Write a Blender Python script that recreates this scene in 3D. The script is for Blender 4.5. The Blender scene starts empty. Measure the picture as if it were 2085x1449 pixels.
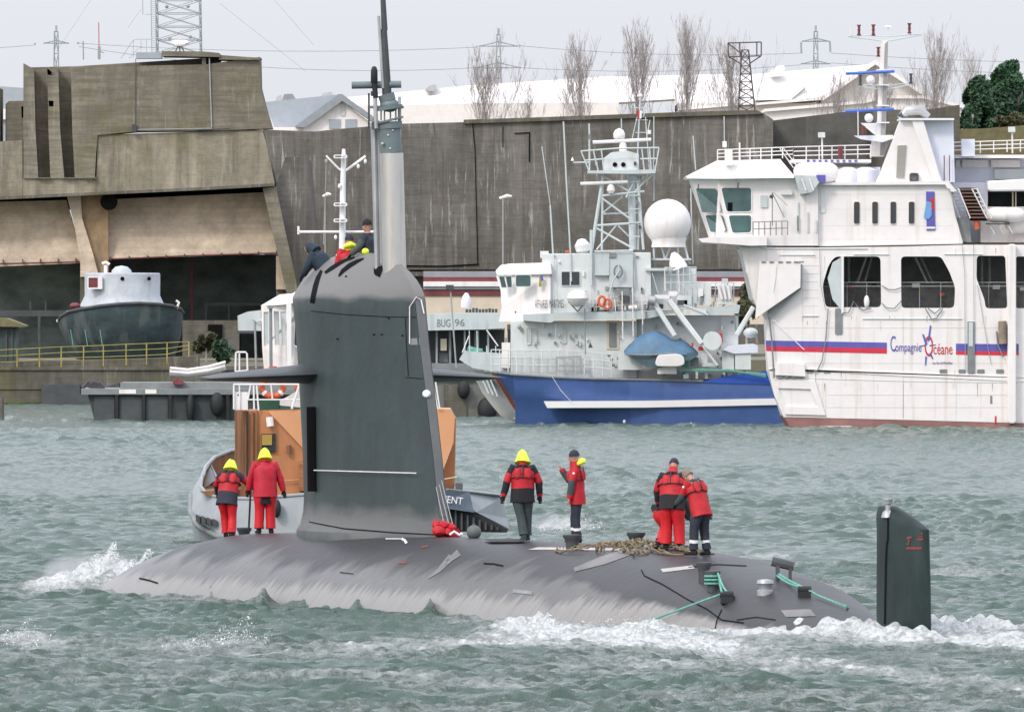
import bpy, bmesh, math, random
import numpy as np
from mathutils import Vector, Matrix, noise as mnoise
from mathutils.bvhtree import BVHTree

random.seed(7)
SC = bpy.context.scene
COL = SC.collection
PI = math.pi

# ------------------------------------------------------------------ camera
F, CX, HY, H = 30000.0, 1042.5, 595.0, 6.55      # focal length in photo pixels, centre column, horizon row, eye height (m)
cam = bpy.data.cameras.new('camera'); camo = bpy.data.objects.new('camera', cam); COL.objects.link(camo)
cam.sensor_width = 36.0; cam.lens = 36.0 * F / 2085.0
cam.shift_y = -(724.5 - HY) / 2085.0
cam.clip_start = 1.0; cam.clip_end = 9000.0
camo.location = (0, 0, H); camo.rotation_euler = (PI / 2, 0, 0)
SC.camera = camo

# ------------------------------------------------------------------ world: overcast daylight
w = bpy.data.worlds.new('World'); SC.world = w; w.use_nodes = True
nt = w.node_tree; N = nt.nodes; L = nt.links; N.clear()
out = N.new('ShaderNodeOutputWorld'); bg = N.new('ShaderNodeBackground'); bg2 = N.new('ShaderNodeBackground'); add = N.new('ShaderNodeAddShader')
sky = N.new('ShaderNodeTexSky'); sky.sky_type = 'NISHITA'; sky.sun_disc = False
SUN_EL, SUN_AZ = math.radians(40), math.radians(218)     # azimuth from +Y clockwise
sky.sun_elevation = SUN_EL; sky.sun_rotation = SUN_AZ; sky.dust_density = 4.0
L.new(sky.outputs[0], bg.inputs[0]); bg.inputs[1].default_value = 0.05
# cloud deck: the standard overcast sky, three times as bright overhead as at the horizon
tc = N.new('ShaderNodeTexCoord'); sep = N.new('ShaderNodeSeparateXYZ'); L.new(tc.outputs['Generated'], sep.inputs[0])
mr = N.new('ShaderNodeMapRange'); mr.inputs[1].default_value = 0.0; mr.inputs[2].default_value = 1.0
mr.inputs[3].default_value = 0.80; mr.inputs[4].default_value = 1.85
L.new(sep.outputs[2], mr.inputs[0]); L.new(mr.outputs[0], bg2.inputs[1])
bg2.inputs[0].default_value = (0.905, 0.92, 1.0, 1)
L.new(bg.outputs[0], add.inputs[0]); L.new(bg2.outputs[0], add.inputs[1]); L.new(add.outputs[0], out.inputs[0])

sun = bpy.data.lights.new('sun', 'SUN'); sun.energy = 1.4; sun.angle = math.radians(10); sun.color = (1.0, 0.94, 0.86)
suno = bpy.data.objects.new('sun', sun); COL.objects.link(suno)
sd = Vector((math.sin(SUN_AZ) * math.cos(SUN_EL), math.cos(SUN_AZ) * math.cos(SUN_EL), math.sin(SUN_EL)))
suno.rotation_euler = sd.to_track_quat('Z', 'Y').to_euler()

SC.view_settings.view_transform = 'Standard'; SC.view_settings.look = 'None'
SC.view_settings.gamma = 1.0; SC.view_settings.exposure = 0.03; SC.view_settings.use_curve_mapping = False
SC.render.engine = 'CYCLES'; SC.cycles.max_bounces = 6; SC.cycles.diffuse_bounces = 3; SC.cycles.glossy_bounces = 3
SC.cycles.transparent_max_bounces = 8; SC.cycles.use_denoising = True

# ------------------------------------------------------------------ materials
def mat(name, col, rough=0.6, metal=0.0, var=0.12, scale=(1.5, 1.5, 1.5), streak=0.0, scol=None, sscale=(3, 3, .25), sth=.55, bump=0.0, bscale=20, spec=0.5, coat=0.0):
    m = bpy.data.materials.new(name); m.use_nodes = True
    n = m.node_tree.nodes; l = m.node_tree.links; b = n['Principled BSDF']
    b.inputs['Roughness'].default_value = rough; b.inputs['Metallic'].default_value = metal
    b.inputs['Specular IOR Level'].default_value = spec; b.inputs['Coat Weight'].default_value = coat
    t = n.new('ShaderNodeTexCoord')
    mp = n.new('ShaderNodeMapping'); mp.inputs['Scale'].default_value = scale; l.new(t.outputs['Object'], mp.inputs[0])
    ns = n.new('ShaderNodeTexNoise'); ns.inputs['Scale'].default_value = 1.0; ns.inputs['Detail'].default_value = 5; ns.inputs['Roughness'].default_value = .65
    l.new(mp.outputs[0], ns.inputs[0])
    r = n.new('ShaderNodeValToRGB')
    r.color_ramp.elements[0].position = .3; r.color_ramp.elements[1].position = .7
    r.color_ramp.elements[0].color = tuple(min(1, c * (1 - var)) for c in col[:3]) + (1,)
    r.color_ramp.elements[1].color = tuple(min(1, c * (1 + var)) for c in col[:3]) + (1,)
    l.new(ns.outputs[0], r.inputs[0]); src = r.outputs[0]
    if streak > 0:
        mp2 = n.new('ShaderNodeMapping'); mp2.inputs['Scale'].default_value = sscale; l.new(t.outputs['Object'], mp2.inputs[0])
        n2 = n.new('ShaderNodeTexNoise'); n2.inputs['Scale'].default_value = 1.0; n2.inputs['Detail'].default_value = 6; l.new(mp2.outputs[0], n2.inputs[0])
        mm = n.new('ShaderNodeMapRange'); mm.inputs[1].default_value = sth; mm.inputs[2].default_value = sth + .14; mm.inputs[3].default_value = 0; mm.inputs[4].default_value = streak
        l.new(n2.outputs[0], mm.inputs[0])
        mx = n.new('ShaderNodeMix'); mx.data_type = 'RGBA'; l.new(mm.outputs[0], mx.inputs[0]); l.new(src, mx.inputs[6])
        mx.inputs[7].default_value = tuple(scol or (.25, .2, .15)) + (1,); src = mx.outputs[2]
    l.new(src, b.inputs['Base Color'])
    if bump > 0:
        n3 = n.new('ShaderNodeTexNoise'); n3.inputs['Scale'].default_value = bscale; n3.inputs['Detail'].default_value = 4; l.new(t.outputs['Object'], n3.inputs[0])
        bp = n.new('ShaderNodeBump'); bp.inputs['Strength'].default_value = bump; bp.inputs['Distance'].default_value = .02
        l.new(n3.outputs[0], bp.inputs['Height']); l.new(bp.outputs[0], b.inputs['Normal'])
    return m

def concrete(name, col, dark=.5, drips=.5, boards=.25, moss=0.0, sx=1.0):
    """board-marked concrete: horizontal board lines, vertical dark runs, pale lime drips, mossy patches"""
    m = bpy.data.materials.new(name); m.use_nodes = True
    n = m.node_tree.nodes; l = m.node_tree.links; b = n['Principled BSDF']; b.inputs['Roughness'].default_value = .9
    b.inputs['Specular IOR Level'].default_value = .2
    t = n.new('ShaderNodeTexCoord')
    def noise(sc, det=5, rough=.6, dist=0.0):
        mp = n.new('ShaderNodeMapping'); mp.inputs['Scale'].default_value = sc; l.new(t.outputs['Object'], mp.inputs[0])
        q = n.new('ShaderNodeTexNoise'); q.inputs['Scale'].default_value = 1; q.inputs['Detail'].default_value = det; q.inputs['Roughness'].default_value = rough
        q.inputs['Distortion'].default_value = dist
        l.new(mp.outputs[0], q.inputs[0]); return q.outputs[0]
    def rng(s, a, c, lo, hi):
        q = n.new('ShaderNodeMapRange'); q.inputs[1].default_value = a; q.inputs[2].default_value = c; q.inputs[3].default_value = lo; q.inputs[4].default_value = hi
        l.new(s, q.inputs[0]); return q.outputs[0]
    def mul(a, c):
        q = n.new('ShaderNodeMath'); q.operation = 'MULTIPLY'; l.new(a, q.inputs[0]); l.new(c, q.inputs[1]); return q.outputs[0]
    def mix(f, a, c):
        q = n.new('ShaderNodeMix'); q.data_type = 'RGBA'; l.new(f, q.inputs[0])
        if isinstance(a, tuple): q.inputs[6].default_value = a + (1,)
        else: l.new(a, q.inputs[6])
        q.inputs[7].default_value = c + (1,); return q.outputs[2]
    base = mix(rng(noise((.25, .25, .25), 8, .75), .35, .65, 0, 1), tuple(c * .62 for c in col), tuple(c * 1.32 for c in col))
    base = mix(rng(noise((.35 * sx, .35, 4.5), 4), .42, .62, 0, boards), base, tuple(c * .55 for c in col))
    base = mix(rng(noise((.55, .55, .35), 7, .75, .6), .48, .62, 0, .55), base, tuple(c * .62 for c in col))
    base = mix(rng(noise((.9 * sx, .8, .09), 7, .7, .5), .46, .64, 0, dark), base, tuple(c * .38 for c in col))
    dm = mul(rng(noise((3.2 * sx, 2, .22), 6, .75, .4), .55, .63, 0, drips), rng(noise((.22, .22, .22), 4), .42, .56, 0, 1))
    base = mix(rng(noise((.9 * sx, .9, .03), 4, .6), .55, .68, 0, dark * .6), base, tuple(min(1, c * 1.6) for c in col))
    base = mix(dm, base, (.42, .41, .38))
    if moss: base = mix(rng(noise((.5, .5, .4), 5), .52, .66, 0, moss), base, (.12, .11, .03))
    base = mix(rng(noise((6, 6, 6), 3), .62, .72, 0, .45), base, tuple(c * .4 for c in col))
    l.new(base, b.inputs['Base Color'])
    bp = n.new('ShaderNodeBump'); bp.inputs['Strength'].default_value = .6; bp.inputs['Distance'].default_value = .06
    l.new(noise((.6, .6, 5), 6, .7), bp.inputs['Height']); l.new(bp.outputs[0], b.inputs['Normal'])
    return m

RU = (.32, .17, .09)
M = dict(
    white=mat('ship_white', (.80, .765, .755), .45, var=.05, streak=.42, scol=(.56, .47, .40), sscale=(2.6, 2, .13), sth=.56),
    white_rust=mat('ship_white_rusty', (.76, .73, .72), .5, var=.06, streak=.5, scol=(.42, .26, .17), sscale=(2.2, 2, .2), sth=.63),
    white_clean=mat('clean_white', (.8, .79, .79), .4, var=.03),
    white_blue=mat('bluish_white', (.72, .75, .85), .45, var=.05),
    lgrey=mat('pale_grey_green', (.52, .575, .585), .5, var=.08, streak=.35, scol=(.3, .31, .3), sscale=(2, 2, .3)),
    lgrey2=mat('pale_grey_house', (.65, .685, .685), .5, var=.06, streak=.3, scol=(.4, .36, .32), sscale=(2, 2, .3)),
    mgrey=mat('mid_grey', (.2, .215, .22), .6, var=.2),
    dgrey=mat('dark_grey', (.06, .065, .07), .6, var=.25),
    black=mat('black_rubber', (.014, .015, .017), .7, var=.3),
    dark=mat('dark_interior', (.02, .026, .028), .8, var=.4),
    glass=mat('tinted_glass', (.045, .10, .10), .12, var=.35, scale=(.9, .9, .9), spec=.8),
    glass_d=mat('dark_glass', (.025, .035, .045), .15, var=.3, spec=.8),
    blue=mat('blue_hull', (.062, .12, .32), .45, var=.1, streak=.4, scol=(.07, .13, .34), sscale=(1.2, 1, .3)),
    blue2=mat('blue_hull_fresh', (.025, .09, .44), .4, var=.08),
    bluecv=mat('blue_tarpaulin', (.085, .175, .28), .6, var=.22, bump=.5, bscale=3),
    stripe_b=mat('stripe_blue', (.11, .10, .40), .5, var=.15), stripe_r=mat('stripe_red', (.6, .03, .06), .5, var=.15),
    radar_b=mat('radar_blue', (.05, .13, .5), .4), red=mat('red_paint', (.55, .03, .03), .5, var=.2),
    dred=mat('dark_red', (.16, .035, .04), .6, var=.3), boot=mat('boot_stripe', (.27, .13, .12), .6, var=.3, scale=(.6, .6, 2)),
    orange=mat('orange_casing', (.46, .19, .075), .55, var=.1, streak=.3, scol=(.3, .11, .04), sscale=(3, 3, .5)),
    orange2=mat('orange_pale', (.62, .30, .15), .55, var=.06), brown=mat('brown_wood', (.22, .10, .045), .7, var=.35, scale=(8, 8, 1)),
    lifering=mat('lifering_orange', (.65, .13, .05), .5), yellow=mat('yellow_rail', (.34, .29, .07), .5, var=.3),
    green=mat('green_deck', (.02, .09, .05), .6), tug=mat('tug_grey_hull', (.29, .32, .34), .5, var=.12, streak=.4, scol=(.42, .42, .4), sscale=(2, 2, .5)),
    tugd=mat('tug_dark_hull', (.10, .13, .17), .5, var=.35, scale=(.7, .7, 3)),
    cream=mat('cream_wall', (.62, .53, .42), .8, var=.08), steel=mat('galvanised_steel', (.42, .43, .44), .45, .5, var=.15),
    alu=mat('polished_mast', (.62, .60, .57), .3, .85, var=.08, scale=(4, 4, 1.2), streak=.35, scol=(.36, .33, .29), sscale=(12, 12, .6)),
    mastg=mat('mast_grey_green', (.13, .17, .18), .5, var=.2), pole=mat('pole_grey', (.33, .34, .34), .6),
    pylon=mat('pylon_steel', (.32, .36, .38), .7), dlat=mat('dark_lattice', (.10, .08, .08), .8),
    bark=mat('winter_bark', (.37, .335, .32), .9, var=.25), leaf=mat('evergreen_leaf', (.026, .070, .030), .6, var=.5, scale=(.8, .8, .8)),
    roofw=mat('hangar_roof_white', (.80, .77, .76), .6, var=.04, streak=.2, scol=(.7, .6, .55), sscale=(.2, .2, .5)), roofp=mat('hangar_wall_cream', (.76, .72, .69), .7, var=.06),
    roofg=mat('roof_grey_blue', (.33, .37, .41), .7, var=.08), roofg2=mat('roof_trim_grey', (.26, .29, .32), .7),
    rope_g=mat('green_rope', (.13, .36, .29), .8, var=.3, scale=(20, 20, 20)), rope_t=mat('tan_rope', (.18, .145, .09), .9, var=.4, scale=(6, 6, 6)),
    rope_b=mat('black_rope', (.025, .022, .022), .8), rubber=mat('grey_rubber', (.10, .12, .12), .6),
    skin=mat('skin', (.45, .24, .17), .5), hair=mat('grey_hair', (.22, .17, .14), .8),
    cred=mat('red_cloth', (.44, .006, .014), .65, var=.25, scale=(9, 9, 9)), cred2=mat('crimson_cloth', (.36, .01, .035), .65, var=.25, scale=(9, 9, 9)),
    cbright=mat('red_trousers_cloth', (.56, .008, .016), .65, var=.18, scale=(9, 9, 9)),
    cnavy=mat('navy_cloth', (.022, .026, .042), .8, var=.3, scale=(9, 9, 9)), cgrey=mat('dark_green_grey_cloth', (.045, .06, .062), .8, var=.25, scale=(9, 9, 9)),
    cblack=mat('black_cloth', (.012, .012, .016), .85), hiviz=mat('yellow_hood', (.75, .95, .05), .6, var=.1), refl=mat('reflective_band', (.8, .8, .8), .4),
    cblue=mat('dark_blue_coat', (.010, .024, .040), .8, var=.3, scale=(8, 8, 8)), strap=mat('harness_black', (.03, .02, .025), .7),
    bay=concrete('bay_screen_concrete', (.60, .50, .385), dark=.12, drips=.2, boards=.28, sx=.4),
    conc=concrete('bunker_concrete', (.225, .205, .162), dark=.25, drips=.3, boards=.6, moss=.35),
    conc2=concrete('bunker_beam_concrete', (.275, .248, .190), dark=.7, drips=.35, boards=.15, moss=.3),
    concw=concrete('bunker_wall_concrete', (.172, .162, .148), dark=.55, drips=.75, boards=.35, moss=.1),
    concd=concrete('quay_concrete', (.15, .14, .115), dark=.5, drips=.3, boards=.2, moss=.4),
    pillar=mat('pillar_rusty_concrete', (.30, .21, .12), .9, var=.25, streak=.7, scol=(.17, .13, .10), sscale=(1.2, 1.2, .15), sth=.48),
    ground=mat('ground_earth', (.16, .15, .11), .95, var=.3, scale=(.3, .3, .3)), moss=mat('mossy_roof', (.16, .14, .07), .9, var=.3),
)

# ------------------------------------------------------------------ mesh helpers
class Fr:
    """a plane at a true distance Y (m) in which positions are measured off the photograph; ox, oy, k say which enlargement"""
    def __init__(s, Y, ox=0, oy=0, k=1.0): s.Y, s.ox, s.oy, s.k = Y, ox, oy, k
    def x(s, px): return ((px / s.k + s.ox) - CX) * s.Y / F
    def z(s, py): return H - ((py / s.k + s.oy) - HY) * s.Y / F
    def p(s, px, py, d=0.0): return Vector((s.x(px), s.Y + d, s.z(py)))
    def m(s, px): return px / s.k * s.Y / F
    def sub(s, ox, oy, k): return Fr(s.Y, ox, oy, k)

class MB:
    def __init__(s): s.v, s.f, s.mi, s.cur = [], [], [], 0
    def add(s, vs, fs):
        o = len(s.v); s.v += [tuple(v) for v in vs]; s.f += [tuple(i + o for i in f) for f in fs]; s.mi += [s.cur] * len(fs); return s
    def box(s, x0, x1, y0, y1, z0, z1):
        return s.add([(x0, y0, z0), (x1, y0, z0), (x1, y1, z0), (x0, y1, z0), (x0, y0, z1), (x1, y0, z1), (x1, y1, z1), (x0, y1, z1)],
                     [(0, 3, 2, 1), (4, 5, 6, 7), (0, 1, 5, 4), (1, 2, 6, 5), (2, 3, 7, 6), (3, 0, 4, 7)])
    def fbox(s, f, x0, y0, x1, y1, d0, d1):
        return s.box(f.x(min(x0, x1)), f.x(max(x0, x1)), f.Y + d0, f.Y + d1, f.z(max(y0, y1)), f.z(min(y0, y1)))
    def prism(s, f, pts, d0, d1, d0s=None):
        """outline in frame f, extruded from depth d0 back to d1 (d0s: a front depth per point)"""
        n = len(pts)
        a = [f.p(p[0], p[1], (d0s[i] if d0s else d0)) for i, p in enumerate(pts)]; b = [f.p(p[0], p[1], d1) for p in pts]
        return s.add(a + b, [tuple(range(n)), tuple(range(2 * n - 1, n - 1, -1))] + [(i, i + n, (i + 1) % n + n, (i + 1) % n) for i in range(n)])
    def plate(s, f, outer, holes, d0, d1):
        bm = bmesh.new(); loops = [outer] + list(holes); es = []
        for lp in loops:
            vs = [bm.verts.new((f.x(p[0]), 0, f.z(p[1]))) for p in lp]
            es += [bm.edges.new((vs[i], vs[(i + 1) % len(vs)])) for i in range(len(vs))]
        bmesh.ops.triangle_fill(bm, use_beauty=True, edges=es)
        bm.verts.index_update(); n = len(bm.verts)
        vv = [v.co.copy() for v in bm.verts]
        fs = [tuple(v.index for v in q.verts) for q in bm.faces]
        bd = [(e.verts[0].index, e.verts[1].index) for e in bm.edges if len(e.link_faces) == 1]
        bm.free()
        V = [(c.x, f.Y + d0, c.z) for c in vv] + [(c.x, f.Y + d1, c.z) for c in vv]
        return s.add(V, fs + [tuple(i + n for i in reversed(q)) for q in fs] + [(a, b, b + n, a + n) for a, b in bd])
    def tube(s, pts, rad, n=8, ref=None, cap=True):
        """pts: points; rad: a radius or one per point, each a number or (along ref, across)"""
        pts = [Vector(p) for p in pts]; m = len(pts)
        if not isinstance(rad, list): rad = [rad] * m
        o = len(s.v); prev = None
        for i, p in enumerate(pts):
            t = (pts[min(i + 1, m - 1)] - pts[max(i - 1, 0)])
            if t.length < 1e-9: t = Vector((0, 0, 1))
            t.normalize()
            r0 = Vector(ref) if ref is not None else (prev if prev is not None else (Vector((0, 0, 1)) if abs(t.z) < .9 else Vector((1, 0, 0))))
            a = r0 - t * r0.dot(t)
            if a.length < 1e-6: a = t.orthogonal()
            a.normalize(); b = t.cross(a); prev = a
            ra, rb = rad[i] if isinstance(rad[i], (tuple, list)) else (rad[i], rad[i])
            for k in range(n):
                q = 2 * PI * k / n; s.v.append(tuple(p + a * (ra * math.cos(q)) + b * (rb * math.sin(q))))
        for i in range(m - 1):
            c = s.cur[min(i, len(s.cur) - 1)] if isinstance(s.cur, list) else s.cur
            for k in range(n):
                k2 = (k + 1) % n; s.f.append((o + i * n + k, o + i * n + k2, o + (i + 1) * n + k2, o + (i + 1) * n + k)); s.mi.append(c)
        if cap:
            c0 = s.cur[0] if isinstance(s.cur, list) else s.cur; c1 = s.cur[-1] if isinstance(s.cur, list) else s.cur
            s.f.append(tuple(o + k for k in reversed(range(n)))); s.mi.append(c0)
            s.f.append(tuple(o + (m - 1) * n + k for k in range(n))); s.mi.append(c1)
        return s
    def rod(s, f, a, b, rpx=1.5, n=6): return s.tube([f.p(*a), f.p(*b)], f.m(rpx), n)
    def rods(s, f, pts, rpx=1.5, n=6): return s.tube([f.p(*a) for a in pts], f.m(rpx), n)
    def lathe(s, c, prof, n=16, axis=(0, 0, 1)):
        """prof: (distance along axis, radius) pairs"""
        ax = Vector(axis).normalized(); c = Vector(c)
        return s.tube([c + ax * h for h, r in prof], [max(r, 1e-4) for h, r in prof], n, ref=ax.orthogonal())
    def sphere(s, c, r, n=16, m=10, sc=(1, 1, 1)):
        c = Vector(c); o = len(s.v)
        for i in range(m + 1):
            t = PI * i / m
            for k in range(n):
                p = 2 * PI * k / n
                s.v.append((c.x + r * sc[0] * math.sin(t) * math.cos(p), c.y + r * sc[1] * math.sin(t) * math.sin(p), c.z + r * sc[2] * math.cos(t)))
        for i in range(m):
            for k in range(n):
                k2 = (k + 1) % n; s.f.append((o + i * n + k, o + (i + 1) * n + k, o + (i + 1) * n + k2, o + i * n + k2)); s.mi.append(s.cur)
        return s
    def grid(s, rows, closed=False):
        o = len(s.v); n = len(rows[0])
        for r in rows: s.v += [tuple(p) for p in r]
        for i in range(len(rows) - 1):
            for k in range(n if closed else n - 1):
                k2 = (k + 1) % n; s.f.append((o + i * n + k, o + i * n + k2, o + (i + 1) * n + k2, o + (i + 1) * n + k)); s.mi.append(s.cur)
        return s

ORG = {}
def thing(name, label, cat, loc=(0, 0, 0), group=None, kind=None):
    o = bpy.data.objects.new(name, None); COL.objects.link(o); o.empty_display_size = .2
    o.location = loc; ORG[o.name] = Vector(loc); o['label'] = label; o['category'] = cat
    if group: o['group'] = group
    if kind: o['kind'] = kind
    return o
def mesh(mb, name, mats, org=Vector((0, 0, 0)), smooth=False, recalc=True):
    me = bpy.data.meshes.new(name)
    me.from_pydata([(v[0] - org[0], v[1] - org[1], v[2] - org[2]) for v in mb.v], [], mb.f)
    mats = mats if isinstance(mats, (list, tuple)) else [mats]
    for m in mats: me.materials.append(M[m] if isinstance(m, str) else m)
    if len(mats) > 1: me.polygons.foreach_set('material_index', mb.mi)
    if recalc:
        bm = bmesh.new(); bm.from_mesh(me); bmesh.ops.remove_doubles(bm, verts=bm.verts, dist=1e-5); bmesh.ops.recalc_face_normals(bm, faces=bm.faces); bm.to_mesh(me); bm.free()
    if smooth:
        me.polygons.foreach_set('use_smooth', [True] * len(me.polygons))
        try: me.set_sharp_from_angle(angle=math.radians(42 if smooth is True else smooth))
        except Exception: pass
    me.update(); return me
def part(mb, name, mats, parent, label=None, smooth=False, kind=None, bevel=0, recalc=True):
    org = ORG[parent.name]
    o = bpy.data.objects.new(name, mesh(mb, name, mats, org, smooth, recalc)); COL.objects.link(o); o.parent = parent; ORG[o.name] = org
    if label: o['label'] = label
    if kind: o['kind'] = kind
    if bevel:
        md = o.modifiers.new('bevel', 'BEVEL'); md.width = bevel; md.segments = 2; md.limit_method = 'ANGLE'
    return o
def solo(mb, name, mats, label, cat, loc=None, group=None, kind=None, smooth=False, recalc=True):
    a = np.array(mb.v); c = Vector(loc) if loc is not None else Vector((float(a[:, 0].mean()), float(a[:, 1].mean()), float(a[:, 2].min())))
    o = bpy.data.objects.new(name, mesh(mb, name, mats, c, smooth, recalc)); COL.objects.link(o); o.location = c; ORG[o.name] = c
    if label: o['label'] = label
    if cat: o['category'] = cat
    if group: o['group'] = group
    if kind: o['kind'] = kind
    return o
def structure(mb, name, mats, smooth=False, recalc=True, loc=(0, 0, 0)):
    return solo(mb, name, mats, None, None, loc, None, 'structure', smooth, recalc)
def lit(name, f, parent, mats, **kw):        # one-box part
    return part(MB().fbox(f, *kw.pop('b')), name, mats, parent, **kw)
def rr(x0, y0, x1, y1, r=4, n=3):
    P = []
    for cx, cy, a in ((x1 - r, y0 + r, -90), (x1 - r, y1 - r, 0), (x0 + r, y1 - r, 90), (x0 + r, y0 + r, 180)):
        for k in range(n + 1):
            t = math.radians(a + 90 * k / n); P.append((cx + r * math.cos(t), cy + r * math.sin(t)))
    return P
def rpoly(pts, r, n=3):
    """round the corners of a polygon"""
    P = []; m = len(pts)
    for i in range(m):
        a, b, c = Vector(pts[i - 1]), Vector(pts[i]), Vector(pts[(i + 1) % m])
        u = (a - b); v = (c - b); q = min(r, u.length * .45, v.length * .45); u.normalize(); v.normalize()
        A = b + u * q; C = b + v * q
        for k in range(n + 1):
            t = k / n; P.append(tuple(A * (1 - t) ** 2 + b * 2 * t * (1 - t) + C * t * t))
    return P
def window(f, parent, pts, d, frame='white_clean', pane='glass', fr=3.0, name='window', wallth=.0):
    """a frame ring standing 5 cm proud of depth d, its pane 2 cm proud"""
    c = Vector((sum(p[0] for p in pts) / len(pts), sum(p[1] for p in pts) / len(pts)))
    big = [tuple(c + (Vector(p) - c) * (1 + fr / max(4, (Vector(p) - c).length))) for p in pts]
    w = part(MB().plate(f, big, [pts], d - .05, d), name, frame, parent)
    part(MB().plate(f, pts, [], d - .022, d), 'pane', pane, w)
    return w
def text(parent, s, f, px, py, hpx, mats, d, name='lettering', wpx=None, rot=0.0, shear=0.0, world=None, yaw=0.0):
    """lettering; px, py = left end of the baseline, hpx = height of a capital"""
    cu = bpy.data.curves.new('t', 'FONT'); cu.body = s; cu.size = 1.0; cu.extrude = .004; cu.shear = shear; cu.resolution_u = 3
    ob = bpy.data.objects.new('t', cu); COL.objects.link(ob)
    dg = bpy.context.evaluated_depsgraph_get(); me = bpy.data.meshes.new_from_object(ob.evaluated_get(dg))
    bpy.data.objects.remove(ob); bpy.data.curves.remove(cu)
    a = np.array([v.co[:] for v in me.vertices]); sc = f.m(hpx) / .72
    wd = a[:, 0].max() - a[:, 0].min(); sx = f.m(wpx) / wd if wpx else sc
    org = ORG[parent.name]; base = f.p(px, py, d) - org; R = Matrix.Rotation(rot, 3, 'Y'); Q = Matrix.Rotation(yaw, 3, 'Z')
    for v in me.vertices:
        q = Q @ (R @ Vector(((v.co.x - a[:, 0].min()) * sx, -v.co.z * 1.0, v.co.y * sc))); v.co = base + q
    me.materials.append(M[mats]); o = bpy.data.objects.new(name, me); COL.objects.link(o); o.parent = parent; ORG[o.name] = org
    return o
def rail(f, parent, x0, y0, x1, y1, hpx, n, r=1.2, m='white_clean', bars=2, d=0.0, name='railing', lean=0, y0b=None):
    """railing: an upper bar from (x0,y0) to (x1,y1), bars below it, and every post its own part"""
    g = MB()
    for k in range(bars):
        q = hpx * k / bars; g.rod(f, (x0, y0 + q, d), (x1, y1 + q, d), r)
    rl = part(g, name, m, parent)
    for i in range(n):
        t = i / (n - 1) if n > 1 else 0; x = x0 + (x1 - x0) * t; y = y0 + (y1 - y0) * t
        part(MB().rod(f, (x, y, d), (x + lean, y + hpx, d), r * 1.15), 'post', m, parent)
    return rl
# ------------------------------------------------------------------ the submarine's own axes
TH = math.radians(71.0); CS, SN = math.cos(TH), math.sin(TH)
SX0, SY0 = -2.83, 306.0
def S(a, b, z): return Vector((SX0 + a * CS - b * SN, SY0 - a * SN - b * CS, z))     # a aft, b towards the near side, z up
def s_ab(x, y):
    dx, dy = x - SX0, y - SY0
    return dx * CS - dy * SN, -dx * SN - dy * CS
TOPA = [-22, -18.8, -16.0, -14.3, -12.0, -10.0, -7.8, -4, 0, 6, 12, 16, 18.5, 21.5, 24.8, 27.5, 29.5, 32, 36]
TOPZ = [-2.6, -1.3, -.02, .52, .98, 1.25, 1.43, 1.51, 1.55, 1.55, 1.55, 1.55, 1.53, 1.41, 1.07, .52, .0, -.55, -1.6]
RADR = [1.6, 2.3, 2.72, 2.88, 3.02, 3.08, 3.1, 3.1, 3.1, 3.1, 3.1, 3.1, 3.05, 2.8, 2.3, 1.75, 1.3, .8, .3]
def topz(a): return float(np.interp(a, TOPA, TOPZ))
def radr(a): return float(np.interp(a, TOPA, RADR))
def sect(a, t):
    """hull section: t = angle from the crown; a rather flat casing deck on a round pressure hull"""
    R = radr(a); zt = topz(a); e = .88
    b = R * math.copysign(abs(math.sin(t)) ** .92, math.sin(t)); c = math.cos(t)
    z = zt - R + R * math.copysign(abs(c) ** e, c)
    return b, z
def wl(a, z=0.0):
    """half breadth of the hull at height z (numpy)"""
    R = np.interp(a, TOPA, RADR); zc = np.interp(a, TOPA, TOPZ) - R
    return np.sqrt(np.clip(R * R - (z - zc) ** 2, 0, None)) * np.where((np.interp(a, TOPA, TOPZ) > z), 1, 0)

# ------------------------------------------------------------------ water
rg = np.random.RandomState(5)
def px2w(px, py):
    Y = 196500.0 / (py - 595.0); return (px - CX) * Y / F, Y
WAVES = []
for i in range(120):
    lam = .30 * (17.0 ** rg.rand()); ang = rg.normal(-1.42, .40)
    amp = .0098 * lam ** .55 * (0.5 + rg.rand())
    if lam > 2.4: amp *= .75
    k = 2 * PI / lam; WAVES.append((k * math.cos(ang), k * math.sin(ang), amp, rg.rand() * 2 * PI, .9))
# local humps: the bow wave heap, the wake, the little peaks along the hull.  px, py, rx px, ry m, height m
HUMPS = [(150, 1206, 70, 3.5, .20), (205, 1203, 55, 3, .42), (255, 1206, 50, 3, .30), (110, 1209, 40, 3, .13),
         (1080, 1290, 60, 2.5, .22), (1020, 1300, 50, 2.5, .12), (1300, 1298, 70, 2.5, .16), (1340, 1305, 50, 3, .12),
         (1580, 1292, 70, 2, .24), (1660, 1296, 60, 2, .22), (1730, 1300, 50, 2, .22), (1790, 1306, 40, 1.5, .32), (1860, 1310, 50, 1.5, .26), (1910, 1300, 50, 2, .34), (2000, 1298, 50, 2.4, .3), (2070, 1300, 40, 2, .2),
         (1560, 1140, 80, 2, .12), (1680, 1165, 70, 2, .14), (1760, 1170, 60, 2, .12), (1960, 1175, 70, 2, .14)]
PEAKS = [(355, 1217, 9, .10), (466, 1231, 9, .16), (625, 1243, 22, .24), (595, 1243, 20, .12), (724, 1245, 15, .20), (778, 1247, 10, .18), (852, 1250, 19, .36), (830, 1252, 25, .16),
         (905, 1256, 14, .12), (1008, 1262, 19, .30), (980, 1263, 26, .18), (1030, 1264, 12, .10)]
HMEAN = 0.0
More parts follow.
